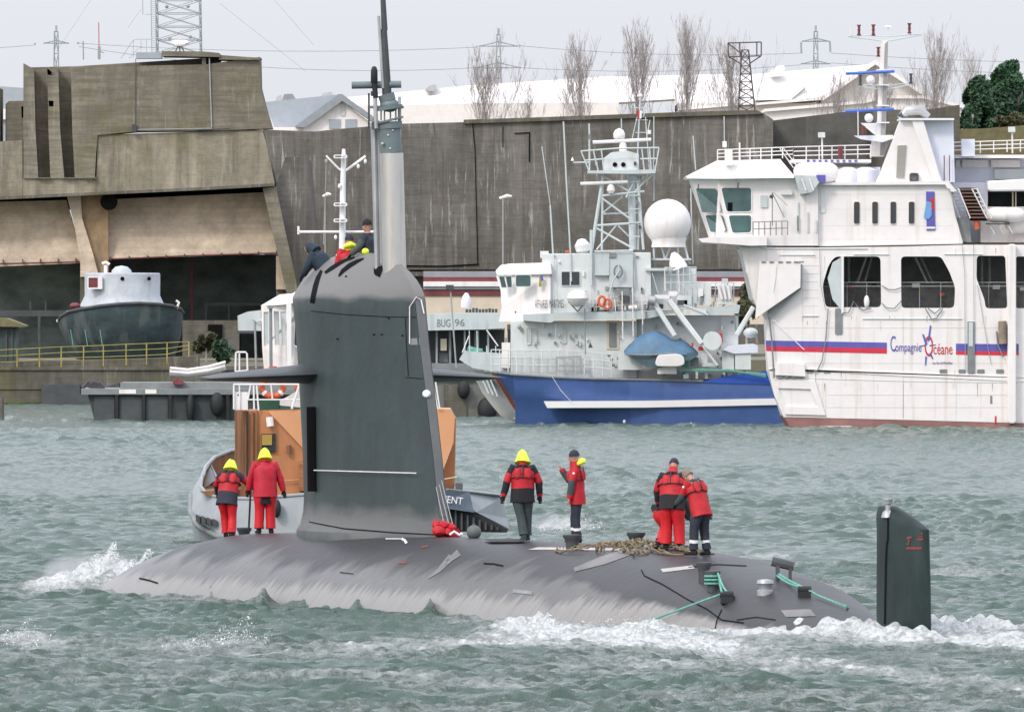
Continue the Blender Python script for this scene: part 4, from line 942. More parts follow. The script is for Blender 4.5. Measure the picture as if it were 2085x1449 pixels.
for k in range(9): x = 455 + r_.uniform(0, 85); mb.tube([P2.p(x - 26, 1160 - r_.uniform(0, 6), 2), P2.p(x, 1128 + r_.uniform(-6, 10), 2), P2.p(x + 26, 1160, 2)], .09, 5)
solo(mb, 'debris_heap', 'dgrey', 'small dark heap of gear on the left end of the pontoon', 'gear')
mb = MB(); mb.fbox(P2, 925, 1118, 980, 1140, 1, 2); mb.fbox(P2, 940, 1106, 960, 1118, 1.2, 1.8); solo(mb, 'mooring_bitt', 'dred', 'red-brown mooring bitt on the pontoon below the upturned boat', 'bitt')
FD = Fr(770)
pier = thing('concrete_pier', 'grey pier face between the sail and the blue patrol ship, hung with fenders', 'pier', FD.p(950, 850))
part(MB().fbox(FD, 600, 772, 1120, 866, 0, 8), 'pier_face', mat('pier_face', (.16, .165, .15), .8, var=.25), pier); part(MB().fbox(FD, 600, 762, 1120, 772, -.25, 8), 'pier_edge', 'mgrey', pier); part(MB().fbox(FD, 904, 784, 950, 850, -.12, .0), 'pier_recess', 'concd', pier)
for x, rx, y0, y1 in ((944, 13, 774, 812), (992, 20, 808, 858)): part(MB().sphere(FD.p(x, (y0 + y1) / 2, -.4), 1, 14, 10, (FD.m(rx), .4, FD.m((y1 - y0) / 2))), 'rubber_fender', 'black', pier, smooth=True)
# lamp masts and thin poles
def lamp_post(x, y0, y1, arm, label, Y=925, r=1.1, hd=True):
    f = Fr(Y); t = thing('lamp_post', label, 'lamp post', f.p(x, y1)); part(MB().rod(f, (x, y0, 0), (x, y1, 0), r, 8), 'pole', 'pole', t)
    if hd: part(MB().tube([f.p(x - arm * .4, y0 + 2, 0), f.p(x + arm * .5, y0 - 3, 0), f.p(x + arm, y0 - 2, 0)], [f.m(2.5), f.m(4), f.m(2)], 8), 'lamp_head', 'white', t)
lamp_post(1024, 402, 700, 18, 'tall grey lamp post rising behind the patrol ship bow', 925, 1.5)
lamp_post(662, 398, 620, 12, 'street lamp partly hidden behind the white tug mast', 925)
f_ = Fr(795); t_ = thing('quay_light', 'thin grey quay pole with a small lamp just right of the sail', 'pole', f_.p(926, 760))
part(MB().rod(f_, (917, 588, 0), (929, 748, 0), 1.6, 8), 'pole', 'pole', t_); part(MB().fbox(f_, 908, 580, 924, 590, -.2, .2), 'lamp_head', 'dgrey', t_)

# ------------------------------------------------------------------ lattice structures
def lattice(f, parent, x0b, x1b, yb, x0t, x1t, yt, n, dep, r, m_, cross=True):
    def cor(q, i):
        xa = x0b + (x0t - x0b) * q; xb = x1b + (x1t - x1b) * q; y = yb + (yt - yb) * q
        dd = dep * (xb - xa) / max(1e-6, (x1b - x0b)); return f.p((xa, xb, xb, xa)[i], y, (0, 0, dd, dd)[i])
    for i in range(4): part(MB().tube([cor(0, i), cor(1, i)], f.m(r), 5), 'leg', m_, parent)
    for k in range(n + 1):
        q = k / n; mb = MB()
        for i in range(4): mb.tube([cor(q, i), cor(q, (i + 1) % 4)], f.m(r * .6), 4)
        part(mb, 'cross_frame', m_, parent)
        if k < n:
            q2 = (k + 1) / n; mb = MB()
            for i in range(4):
                mb.tube([cor(q, i), cor(q2, (i + 1) % 4)], f.m(r * .5), 4)
                if cross: mb.tube([cor(q, (i + 1) % 4), cor(q2, i)], f.m(r * .5), 4)
            part(mb, 'bracing', m_, parent)
FT = Fr(936); T1 = FT.sub(0, 0, 3.363)
tw = thing('radio_mast', 'wide white lattice mast on the bunker roof, cut by the frame top', 'mast', T1.p(1220, 360))
lattice(T1, tw, 1070, 1370, 362, 1062, 1356, -460, 9, 5, 4.5, 'pylon')
part(MB().rods(T1, [(1040, 362, -.2), (1034, 0, -.2), (1030, -400, -.2)], 2.5), 'ladder_rail', 'pylon', tw)
g = MB()
for k in range(50): y = 355 - k * 15; g.rod(T1, (1040 - (362 - y) * .018, y, -.2), (1068 - (362 - y) * .012, y, -.2), 1.5, 4)
part(g, 'ladder_rungs', 'pylon', tw, kind='stuff'); part(MB().rods(T1, [(975, -300, 0), (978, 100, 0), (1032, 100, 0)], 2.4), 'cable_frame', 'pylon', tw)
for x, y in ((1140, 45), (1285, 42), (1160, 262), (1300, 252)): part(MB().sphere(T1.p(x, y, 1), T1.m(13), 8, 6), 'joint_plate', 'pylon', tw)
part(MB().lathe(T1.p(1230, 300, .5), [(-.2, .1), (0, .62), (.12, .62), (.3, .15)], 14, axis=(0, -.25, 1)), 'dish', 'white', tw); 
for x, y in ((1195, 360), (1230, 362), (1262, 360)): part(MB().rod(T1, (1230, 300, .5), (x, y, .5), 5), 'dish_strut', 'pole', tw)
for i, (p, q) in enumerate((((1500, 20), (2085, 480)), ((1860, -20), (2140, 300)), ((640, -40), (350, 370)), ((960, 60), (860, 180)))):
    mb = MB().rod(T1, (p[0], p[1], 2), (q[0], q[1], 6), .9, 4); solo(mb, 'guy_wire', 'pole', ('guy wire slanting from the roof mast down to the right', 'steeper guy wire farthest right of the roof mast', 'thin guy wire slanting down left above the bunker corner', 'short slack wire left of the roof mast')[i], 'wire')
def pylon(x, ytop, ybot, w0, w1, arms, Y, label, strings=()):
    f = Fr(Y); t = thing('electricity_pylon', label, 'pylon', f.p(x, 700)); lattice(f, t, x - w0, x + w0, 700, x - w1, x + w1, ytop + 12, 14, 4, 1.1, 'pylon')
    part(MB().rod(f, (x, ytop + 14, 1), (x, ytop, 1), 2.2), 'peak', 'pylon', t)
    for y, a in arms:
        part(MB().rods(f, [(x - a, y, 1), (x, y - a * .22, 1), (x + a, y, 1)], 1.1).rods(f, [(x - a, y, 1), (x + a, y, 1)], 1.1), 'crossarm', 'pylon', t)
    for sx, y0, y1 in strings: part(MB().rod(f, (sx, y0, 1), (sx + 1, y1, 1), 2.0), 'insulator', 'pylon', t)
pylon(114, 52, 125, 14, 3.5, [(88, 26)], 1900, 'grey electricity pylon above the left end of the bunker', ((70, 88, 92), (158, 86, 90)))
pylon(1015, 58, 160, 16, 3.5, [(94, 40), (138, 46)], 1900, 'grey electricity pylon behind the bare trees left of centre', ((970, 94, 97), (1058, 92, 95)))
pylon(1661, 52, 130, 14, 3.5, [(84, 28), (130, 30)], 1900, 'grey electricity pylon over the white hangar roof at right', ((1631, 86, 108), (1690, 84, 106)))
fl = Fr(1900)
def cat(p, q, s): return [(p[0] + (q[0] - p[0]) * t, p[1] + (q[1] - p[1]) * t + s * 4 * t * (1 - t), 1) for t in np.linspace(0, 1, 13)]
for i, (p, q, s) in enumerate((((-800, 92), (68, 92), 18), ((160, 88), (972, 96), 12), ((1058, 93), (1634, 108), 10), ((160, 95), (970, 138), 22), ((1062, 138), (1632, 132), 10), ((1692, 108), (2900, 100), 24), ((1692, 128), (2900, 130), 24))):
    mb = MB().tube([fl.p(*c) for c in cat(p, q, s)], .04, 4)
    solo(mb, 'power_line', 'pylon', ('power line leaving the left pylon towards the left edge', 'upper power line from the left pylon to the middle pylon', 'upper power line from the middle pylon to the right pylon', 'lower power line from the left pylon to the middle pylon', 'lower power line from the middle pylon to the right pylon', 'upper power line leaving the right pylon to the right', 'lower power line leaving the right pylon to the right')[i], 'power line')
f_ = Fr(942); t_ = thing('signal_pole', 'thin red and white pole on the bunker roof right of the left pylon', 'pole', f_.p(200, 122)); part(MB().rod(f_, (201, 46, 0), (202, 122, 0), .9), 'pole', 'red', t_); part(MB().fbox(f_, 199, 95, 205, 120, -.1, .1), 'pole_box', 'pole', t_); part(MB().rod(f_, (200, 104, 0), (212, 108, 0), .8), 'side_arm', 'pole', t_)
t_ = thing('signal_pole', 'short grey post on the bunker roof beside the left pylon', 'pole', f_.p(169, 122)); part(MB().rod(f_, (169, 84, 0), (170, 122, 0), 1.3), 'pole', 'pole', t_)
FK = Fr(1010)
dt = thing('lattice_tower', 'dark brown lattice tower with a square open cage on top, standing on the concrete wall', 'tower', FK.p(1520, 232))
lattice(FK, dt, 1503, 1538, 232, 1510, 1524, 102, 8, 1.2, 1.5, 'dlat')
for (a0, b0) in (((1482, 88), (1550, 86)), ((1484, 116), (1550, 114)), ((1482, 88), (1484, 116)), ((1550, 86), (1550, 114)), ((1506, 87), (1507, 116)), ((1541, 86), (1541, 114))): part(MB().rod(FK, (*a0, 0), (*b0, 0), 1.3), 'cage_bar', 'dlat', dt)
for (a0, b0) in (((1484, 116), (1508, 130)), ((1550, 114), (1526, 130)), ((1482, 88), (1510, 110))): part(MB().rod(FK, (*a0, .2), (*b0, .2), 1.2), 'cage_strut', 'dlat', dt)

# ------------------------------------------------------------------ houses and hangars beyond
FH = Fr(1090)
gh = thing('gabled_house', 'white gabled building with a blue-grey roof peeping over the bunker wall', 'house', FH.p(690, 700))
part(MB().prism(FH, [(618, 262), (697, 206), (770, 262), (770, 700), (618, 700)], 0, 9), 'gable_wall', 'white', gh)
part(MB().prism(FH, [(536, 206), (690, 190), (600, 258), (556, 258)], 6, 9), 'roof', 'roofg', gh)
part(MB().prism(FH, [(600, 258), (690, 192), (697, 192), (775, 248), (775, 260), (697, 206), (622, 260)], -.6, 9), 'roof_edge', 'roofg2', gh)
for x in (670, 703): part(MB().fbox(FH, x, 243, x + 23, 262, -.1, .05), 'window', 'roofg', gh)
part(MB().fbox(FH, 694, 210, 703, 236, -.08, .05), 'gable_vent', 'lgrey', gh)
part(MB().fbox(FH, 536, 258, 620, 700, 4, 9), 'side_wall', 'white', gh)
FR_ = Fr(1230)
h1 = thing('hangar', 'very long white hangar roof stretching behind the bare trees', 'hangar', FR_.p(1000, 700))
part(MB().prism(FR_, [(480, 208), (640, 198), (948, 168), (1252, 148), (1262, 200), (1262, 214), (940, 208), (480, 216)], 8, 20, d0s=[22, 22, 22, 22, 12, 10, 10, 10]), 'roof', 'roofw', h1)
part(MB().prism(FR_, [(480, 216), (940, 208), (1262, 205), (1262, 700), (480, 700)], 10, 24), 'wall', 'roofp', h1)
part(MB().prism(FR_, [(1248, 148), (1500, 142), (1500, 190), (1262, 205)], 12, 26, d0s=[24, 24, 12, 12]), 'roof', 'roofw', h1)
for x, w_ in ((560, 7), (658, 14), (875, 12)):
    q = 208 - (x - 480) * .07; part(MB().prism(FR_, [(x - w_, q - 3), (x - w_ * .3, q - 12), (x + w_ * .8, q - 15), (x + w_, q - 10), (x + w_ * .5, q)], 18, 20), 'roof_vent', 'pole', h1)
part(MB().prism(FR_, [(570, 202), (575, 189), (592, 188), (600, 200)], 9, 11), 'roof_vent', 'roofg2', h1)
FR2 = Fr(1180)
h2 = thing('hangar', 'white hangar with its gable end facing, behind the ferry mast', 'hangar', FR2.p(1650, 700))
part(MB().prism(FR2, [(1380, 160), (1532, 147), (1780, 126), (1672, 202), (1534, 212), (1380, 225)], 0, 24, d0s=[14, 14, 14, 0, 0, 0]), 'roof', 'roofw', h2)
part(MB().prism(FR2, [(1672, 202), (1782, 128), (1880, 196), (1880, 700), (1672, 700)], .4, 20), 'gable_wall', 'roofp', h2)
part(MB().prism(FR2, [(1672, 196), (1782, 122), (1884, 190), (1884, 198), (1782, 132), (1674, 206)], -.8, 20), 'roof_edge', 'roofw', h2)
part(MB().fbox(FR2, 1380, 210, 1672, 700, .4, 20), 'wall', 'roofp', h2); part(MB().prism(FR2, [(1534, 210), (1672, 198), (1672, 204), (1534, 215)], -.6, .6), 'gutter', 'white', h2)
part(MB().prism(FR2, [(1568, 146), (1585, 132), (1600, 130), (1602, 140), (1580, 150)], 8, 12), 'roof_vent', 'roofp', h2)
part(MB().prism(FR2, [(1536, 205), (1546, 183), (1642, 176), (1610, 203)], -.2, 6, d0s=[-.2, 3.2, 3.4, -.1]), 'roof_shading', 'roofp', h2)  # slightly darker sheet paints the triangular shading on the roof
h3 = thing('hangar', 'low pale hangar behind the silver ferry exhaust', 'hangar', Fr(1120).p(1840, 700))
f3 = Fr(1120); part(MB().prism(f3, [(1560, 222), (1760, 206), (1800, 196), (1880, 196), (1960, 216), (1960, 700), (1560, 700)], 0, 16), 'wall', 'roofw', h3)
part(MB().prism(f3, [(1556, 222), (1760, 205), (1800, 195), (1880, 195), (1962, 215), (1962, 221), (1880, 201), (1800, 201), (1760, 211), (1556, 228)], -.4, 16), 'roof_edge', 'white', h3)
f4 = Fr(1300); h4 = thing('hangar', 'pale roof sloping down to the frame edge left of the bunker', 'hangar', f4.p(0, 700)); part(MB().prism(f4, [(-120, 168), (0, 176), (60, 180), (60, 700), (-120, 700)], 0, 20), 'wall', 'roofg', h4)
part(MB().prism(f4, [(-120, 216), (0, 222), (60, 226), (60, 244), (-120, 242)], -.4, 0), 'pale_band', 'white', h4)

# ------------------------------------------------------------------ trees
def bare_tree(x, yt, w_, Y, label, seed, n=26, br=1.0):
    """fastigiate winter tree: a trunk and rising boughs carrying fans of thin twigs"""
    f = Fr(Y); r_ = random.Random(seed); t = thing('bare_tree', label, 'tree', Vector((f.x(x), Y, 2.4)), group='bare winter trees behind the bunker')
    top = f.z(yt); wr = f.m(w_) * 1.3; base = Vector((f.x(x), Y, 2.4)); h = top - 2.4
    part(MB().tube([base, base + Vector((0, 0, h * .5)), base + Vector((.1, 0, h * .82))], [.24, .16, .06], 6), 'trunk', 'bark', t)
    cr = MB()
    def bough(p, dr, ln, r0, dep):
        P = [p]; d = dr.copy(); m = 5
        for k in range(m):
            d = (d + Vector((r_.uniform(-.12, .12), r_.uniform(-.12, .12), .10 + .02 * dep))).normalized(); P.append(P[-1] + d * ln / m)
        cr.tube(P, [r0 * (1 - .75 * k / m) for k in range(m + 1)], 3, cap=False)
        if dep < 3:
            for k in range((6, 5, 4)[dep]):
                q = r_.uniform(.2, .98); i = min(m - 1, int(q * m)); pp = P[i].lerp(P[i + 1], q * m - i); a = r_.uniform(0, 2 * PI)
                bough(pp, (d * .95 + Vector((math.cos(a), math.sin(a), .1)) * r_.uniform(.25, .62)).normalized(), ln * r_.uniform(.32, .56), max(r0 * .5, .010), dep + 1)
    for k in range(n):
        q = (k + .5) / n; a = r_.uniform(0, 2 * PI); z0 = 2.4 + h * (.5 + .38 * q); p = Vector((base.x, Y, z0)); lean = (wr / (h * .36)) * r_.uniform(.5, 1.9) * (1 - .55 * q)
        bough(p, Vector((math.cos(a) * lean, math.sin(a) * lean, 1)).normalized(), h * (.13 + .24 * (1 - q)) * r_.uniform(.75, 1.1), .036 * br, 0)
    part(cr, 'crown', 'bark', t, recalc=False)
for i, (x, yt, w_, Y, lb_) in enumerate(((988, 122, 46, 1060, 'bare poplar leftmost of the row, right of the submarine mast'), (1076, 206, 12, 1060, 'tiny bare sapling between the two leftmost bare poplars'), (1180, 104, 40, 1080, 'slender bare poplar second from the left in the row'),
        (1296, 84, 44, 1060, 'tall bare poplar behind the patrol ship mast top'), (1398, 74, 32, 1090, 'tallest narrow bare poplar right of the patrol ship mast'), (1490, 104, 34, 1060, 'bare poplar half hidden by the dark lattice tower'), (1700, 176, 22, 1100, 'small bare tree in front of the white gable'), (1790, 166, 34, 1100, 'loose bare tree behind the white ferry mast'), (1904, 96, 42, 1080, 'broad bare tree left of the dark evergreens'), (1985, 130, 16, 1150, 'thin bare tree between the broad bare tree and the evergreens'))):
    bare_tree(x, yt, w_, Y, lb_, 20 + i, 7 if w_ < 20 else 12 if w_ < 30 else 18)
def evergreen(x, y, rx, ry, Y, label, seed, n=2400, cat_='tree', m_='leaf'):
    f = Fr(Y); r_ = np.random.RandomState(seed); t = thing('evergreen_tree' if cat_ == 'tree' else 'bush', label, cat_, Vector((f.x(x), Y, 2.4))); c = f.p(x, y)
    tr_ = (.4, .3, .1) if cat_ == 'tree' else (.07, .05, .02); part(MB().tube([Vector((c.x, Y, 2.4)), Vector((c.x, Y, c.z - (0 if cat_ == 'tree' else f.m(ry) * .3))), Vector((c.x + .3, Y, c.z + f.m(ry) * .5))], list(tr_), 7), 'trunk', 'bark', t)
    lb_ = [(r_.randn(3) * np.array([.45, .45, .42])) for _ in range(16)]; mb = MB()
    for k in range(n):
        q = lb_[k % 16]; v = r_.randn(3); v = v / np.linalg.norm(v) * (.34 * r_.rand() ** .33); p = q + v; L_ = np.linalg.norm(p)
        if L_ > 1.05: p = p / L_ * 1.05
        P = Vector((c.x + p[0] * f.m(rx), Y + p[1] * f.m(rx), c.z + p[2] * f.m(ry))); s = r_.uniform(.12, .26); a = Vector(r_.randn(3)).normalized(); b_ = a.orthogonal().normalized()
        mb.add([P - a * s, P + b_ * s * .6, P + a * s, P - b_ * s * .6], [(0, 1, 2, 3)])
    part(mb, 'crown', m_, t, recalc=False)
evergreen(2072, 210, 66, 82, 1030, 'dark evergreen tree cut by the right frame edge', 1, 14000)
evergreen(2010, 226, 56, 68, 1036, 'dark rounded evergreen left of the one at the frame edge', 2, 12000)
evergreen(1972, 248, 20, 30, 1020, 'low dark evergreen bush at the left foot of the evergreens', 3, 1500)
M['leaf2'] = mat('ivy_leaf', (.07, .075, .035), .7, var=.5, scale=(1, 1, 1))
evergreen(2062, 246, 34, 16, 1012, 'olive shrub along the mossy bank under the evergreens', 4, 1600, 'shrub', 'leaf2')
evergreen(1520, 625, 22, 44, 850, 'dark ivy covered bush between patrol ship and ferry bow', 5, 1800, 'bush', 'leaf2')
evergreen(420, 700, 26, 26, 880, 'scrubby olive bush at the foot of the right bay', 6, 1000, 'bush', 'leaf2')
evergreen(455, 716, 20, 22, 878, 'dark bush right of the scrubby olive bush', 7, 900, 'bush', 'leaf')

# beached grey boat in the right bay
FB2 = Fr(884); B2 = FB2.sub(0, 350, 2.634)
bb = thing('beached_boat', 'old boat with round white deckhouse and dark hull laid up by the bunker pillar', 'boat', B2.p(650, 1000))
rows = []
for i, (x, yt, yk, d) in enumerate(((296, 812, 850, 4.5), (320, 778, 960, 2.8), (370, 752, 1005, 1.6), (440, 738, 1010, .8), (540, 722, 1010, .2), (640, 712, 1010, 0), (740, 708, 1010, .1), (840, 712, 1010, .5), (920, 722, 1010, 1.2), (965, 740, 1005, 2.4), (975, 760, 960, 4))):
    rows.append([B2.p(x, yt, d), B2.p(x + (640 - x) * .02, yt + (yk - yt) * .3, d + .1), B2.p(x + (640 - x) * .05, yt + (yk - yt) * .65, d + .5), B2.p(x + (640 - x) * .12, yk, d + 1.4)])
part(MB().grid(rows), 'hull', mat('old_hull_teal_black', (.035, .06, .065), .7, var=.5, scale=(.5, .5, 1.2), streak=.5, scol=(.13, .15, .14), sscale=(1.5, 1.5, .3), sth=.52), bb, smooth=70)
part(MB().tube([r[0] + Vector((0, -.05, .05)) for r in rows], .10, 8), 'gunwale', 'dgrey', bb); mb = MB(); mb.add([r[0] for r in rows], [tuple(range(len(rows)))]); part(mb, 'deck', 'mgrey', bb)
mb = MB(); n_ = 22
mb.grid([[Vector((B2.x(648) + B2.m(rx) * math.cos(2 * PI * k / n_), B2.Y + 3.6 + 2.6 * sy * math.sin(2 * PI * k / n_), B2.z(y))) for k in range(n_)] for rx, sy, y in ((232, 1.1, 722), (215, 1.05, 690), (203, 1, 662), (204, 1, 548))], True)
M['bluegrey'] = mat('deckhouse_blue_grey', (.46, .50, .54), .6, var=.12, streak=.4, scol=(.3, .31, .32), sscale=(2, 2, .3))
part(mb, 'deckhouse', 'bluegrey', bb, smooth=35); mb = MB(); mb.lathe(Vector((B2.x(648), B2.Y + 3.6, B2.z(548))), [(0, B2.m(203)), (.08, B2.m(200)), (.1, .02)], 22); part(mb, 'deckhouse_roof', 'bluegrey', bb)
part(MB().lathe(B2.p(646, 546, 2.4), [(0, B2.m(56)), (B2.m(20), B2.m(52)), (B2.m(38), B2.m(32)), (B2.m(44), .02)], 16), 'roof_dome', 'bluegrey', bb, smooth=True)
part(MB().rod(B2, (562, 545, 2), (562, 500, 2), 10).rods(B2, [(543, 492, 2), (562, 484, 2), (582, 496, 2)], 8), 'mushroom_vent', 'white', bb)
part(MB().fbox(B2, 470, 566, 524, 622, 1.15, 1.8), 'rusty_panel', 'dred', bb); part(MB().plate(B2, rr(466, 560, 546, 628, 4), [rr(472, 567, 522, 620, 3)], 1.1, 1.4), 'panel_frame', 'white', bb)
for x in (654, 796): part(MB().sphere(B2.p(x, 572, 1.0 if x < 700 else 1.5), B2.m(11), 10, 6), 'porthole', 'slit', bb)
part(MB().sphere(B2.p(398, 718, 1.8), B2.m(30), 10, 6, (1, 1, .6)), 'red_winch', 'dred', bb); part(MB().rods(B2, [(298, 800, 4), (330, 770, 3), (360, 750, 2)], 9), 'bow_roller', 'white', bb); part(MB().rods(B2, [(944, 735, 1.8), (956, 700, 1.8), (940, 690, 1.8)], 7), 'stern_davit', 'white', bb)
for x in (378, 455, 535): part(MB().rods(B2, [(x, 845, .1), (x + 14, 930, .1)], 2), 'hanging_line', 'rope_g', bb)
# ------------------------------------------------------------------ white ferry
FF = Fr(700); R8 = FF.sub(1480, 380, 2.787); R7 = FF.sub(1380, 20, 2.957); R9 = FF.sub(1500, 150, 3.564)
fe = thing('ferry', 'big white passenger ferry with blue and red band, moored at the right, bridge facing left', 'ferry', FF.p(1900, 872))
o1 = rpoly([(612, 396), (872, 396), (876, 684), (560, 684), (543, 560), (575, 450)], 26); o2 = rpoly([(988, 396), (1215, 396), (1262, 480), (1296, 570), (1290, 688), (990, 688)], 24)
o3 = rpoly([(1418, 392), (1580, 392), (1592, 690), (1468, 690), (1462, 640), (1416, 520)], 20); o4 = rpoly([(1640, 396), (1790, 396), (1790, 690), (1640, 690)], 16); o5 = rpoly([(1860, 396), (2050, 396), (2050, 690), (1860, 690)], 16)
out_ = [(75, 345), (105, 450), (128, 545), (158, 662), (228, 772), (222, 875), (236, 1040), (268, 1180), (322, 1306), (1000, 1322), (1656, 1340), (2300, 1348), (2300, 330), (1345, 330), (1000, 340), (500, 346)]
part(MB().plate(R8, out_, [o1, o2, o3, o4, o5], 0, .25), 'side_plating', 'white', fe)
part(MB().prism(R8, [(322, 1307), (1000, 1323), (2300, 1349), (2300, 1420), (380, 1420), (350, 1350)], .02, 13), 'boot_stripe', 'boot', fe)
part(MB().prism(R8, [(232, 720), (2300, 720), (2300, 1345), (330, 1304), (250, 1050)], .3, 12.8), 'lower_hull', 'white', fe)
part(MB().prism(R8, [(82, 352), (2300, 338), (2300, 388), (95, 395)], .3, 12.8), 'deck_slab', 'white', fe)
part(MB().prism(R8, [(98, 396), (500, 396), (520, 718), (230, 718), (150, 640)], .3, 12.8), 'bow_section', 'white', fe)
part(MB().fbox(R8, 520, 390, 2300, 720, 6, 6.2), 'inner_bulkhead', 'mgrey', fe)
for x0, x1 in ((880, 985), (1300, 1412), (1596, 1636)): part(MB().fbox(R8, x0, 392, x1, 718, .3, 1.2), 'side_pillar', 'white', fe)
part(MB().fbox(R8, 520, 552, 2250, 716, 3.2, 3.3), 'cargo_rail_panel', mat('rail_panel_grey', (.16, .165, .165), .7, var=.35, scale=(2, 2, 2)), fe)
for y in (543, 565): part(MB().rods(R8, [(520, y, .6), (2250, y, .6)], 2.4), 'rail_bar', 'pole', fe)
r_ = random.Random(4)
for k in range(16):
    x = 600 + k * 100 + r_.uniform(-20, 20)
    if not (880 < x < 985): part(MB().rod(R8, (x, 545, .8), (x, 690, .8), 2.0), 'post', 'pole', fe)
for (x0, y0), (x1, y1), m_ in (((800, 400), (750, 540), 'pole'), ((830, 400), (790, 545), 'mgrey'), ((1080, 400), (1150, 550), 'pole'), ((1110, 400), (1180, 550), 'mgrey'), ((1460, 400), (1460, 560), 'mgrey'), ((1500, 400), (1505, 560), 'mgrey'), ((700, 400), (700, 540), 'mgrey')):
    part(MB().rod(R8, (x0, y0, 3), (x1, y1, 3), 7), 'inner_stair_rail', m_, fe)
for x, y, m_, s in ((700, 570, 'red', 14), (1080, 560, 'white', 20), (1230, 610, 'lifering', 14), (840, 560, 'black', 16), (1540, 570, 'white', 20), (1110, 660, 'radar_b', 8), (1690, 580, 'white', 16)):
    part(MB().fbox(R8, x - s, y - s * .6, x + s, y + s * .6, 2.6, 2.9), 'stowed_gear', m_, fe)
part(MB().sphere(R8.p(793, 652, -.05), 1, 12, 8, (R8.m(16), .1, R8.m(36))), 'white_fender', 'white_clean', fe, smooth=True)
part(MB().prism(R8, [(572, 520), (600, 430), (650, 400), (650, 700), (600, 640)], -.06, .6), 'curved_strut', 'lgrey', fe); part(MB().fbox(R8, 650, 396, 663, 720, -.12, .2), 'davit_post', 'white', fe); part(MB().prism(R8, rr(614, 690, 656, 838, 8), -.05, -.0), 'recess', 'mgrey', fe)
# bow flap
part(MB().prism(R8, [(185, 424), (418, 424), (416, 572), (160, 748)], -.55, -.35), 'bow_flap', 'white', fe)
part(MB().prism(R8, [(418, 440), (424, 440), (422, 578), (240, 745), (232, 735), (232, 705), (414, 566)], -.35, -.02), 'flap_edge', 'mgrey', fe)
part(MB().rods(R8, [(282, 440, -.58), (272, 540, -.58), (262, 598, -.58)], 1.6), 'drip_stain', 'white_rust', fe)
for x in (195, 240, 290, 335, 380, 410): part(MB().fbox(R8, x, 424, x + 26, 431, -.6, -.55), 'hinge', 'mgrey', fe)
part(MB().rods(R8, [(240, 742, -.2), (255, 880, -.2), (268, 1085, -.2)], 5), 'ramp_cable', 'mgrey', fe); part(MB().rods(R8, [(262, 755, -.3), (350, 840, -.3), (438, 925, -.3)], 2.4), 'ramp_stay', 'white_clean', fe)
# bands, rubbing strakes, slots
part(MB().prism(R8, [(220, 872), (908, 884), (908, 916), (221, 905)], -.012, .0), 'blue_band', 'stripe_b', fe); part(MB().prism(R8, [(221, 905.5), (908, 916.5), (908, 947), (223, 932)], -.012, .0), 'red_band', 'stripe_r', fe)
for x0, x1 in ((1300, 1590), (1641, 1656)):
    part(MB().prism(R8, [(x0, 890), (x1, 893), (x1, 934), (x0, 932)], -.012, .0), 'blue_band', 'stripe_b', fe); part(MB().prism(R8, [(x0, 932.5), (x1, 934.5), (x1, 958), (x0, 953)], -.012, .0), 'red_band', 'stripe_r', fe)
part(MB().prism(R8, [(236, 1040), (250, 1030), (1000, 1075), (1650, 1105), (2300, 1130), (2300, 1105), (1650, 1078), (1000, 1052), (300, 1024)], -.04, .0), 'rubbing_strake', 'white', fe)
part(MB().prism(R8, [(300, 1082), (1000, 1102), (1650, 1112), (1650, 1114), (1000, 1104), (300, 1084)], -.02, .0), 'shadow_seam', 'lgrey', fe)
part(MB().prism(R8, rr(1592, 326, 1640, 1343, 14), -.45, .2), 'corner_column', 'white', fe, bevel=.1)
part(MB().plate(R8, [(270, 1092), (500, 1098), (560, 1296), (330, 1290)], [[(292, 1142), (474, 1148), (522, 1252), (330, 1246)]], -.10, 0), 'anchor_pocket', 'white', fe)
part(MB().prism(R8, [(272, 1002), (440, 1006), (446, 1076), (274, 1068)], -.25, 0), 'bow_box', 'white', fe); 
for x in (285, 325, 365, 405): part(MB().fbox(R8, x, 1074, x + 26, 1084, -.2, -.01), 'scupper', 'mgrey', fe)
part(MB().fbox(R8, 1366, 765, 1407, 1056, -.08, -.0), 'pilot_door', 'mgrey', fe); part(MB().fbox(R8, 1372, 770, 1396, 905, -.1, -.08), 'pilot_door_pane', 'lgrey', fe)
part(MB().tube([R8.p(1562, 762, -.3), R8.p(1566, 890, -.3)], R8.m(24), 12), 'hanging_fender', mat('fender_brown', (.28, .22, .17), .9, var=.4), fe, smooth=True)
part(MB().rods(R8, [(1530, 820, -.15), (1540, 900, -.15), (1566, 965, -.15)], 5), 'fender_rope', 'mgrey', fe)
for x0, x1 in ((455, 490), (550, 588), (1207, 1250), (1315, 1355), (1420, 1462), (1528, 1572)): part(MB().prism(R8, rr(x0, 1036, x1, 1058, 4), -.03, .0), 'side_vent', 'mgrey', fe)
for x0, x1, y in ((190, 800, 350), (770, 1335, 748), (300, 500, 386), (720, 920, 383), (1235, 1450, 382), (430, 520, 732)): part(MB().fbox(R8, x0, y, x1, y + 4, -.05, .0), 'weld_seam', 'lgrey', fe)
for P in ([(878, 560), (915, 583), (955, 584), (990, 572)], [(655, 715), (690, 715), (720, 650), (740, 680), (775, 700), (820, 690)], [(878, 660), (905, 688), (950, 690), (990, 648)], [(1125, 690), (1160, 750), (1190, 745), (1225, 690)], [(1140, 690), (1180, 718), (1215, 690)], [(575, 690), (560, 870), (540, 985), (515, 1040), (490, 1052)]):
    part(MB().rods(R8, [(p[0], p[1], -.12) for p in P], 3), 'mooring_line', 'mgrey', fe)
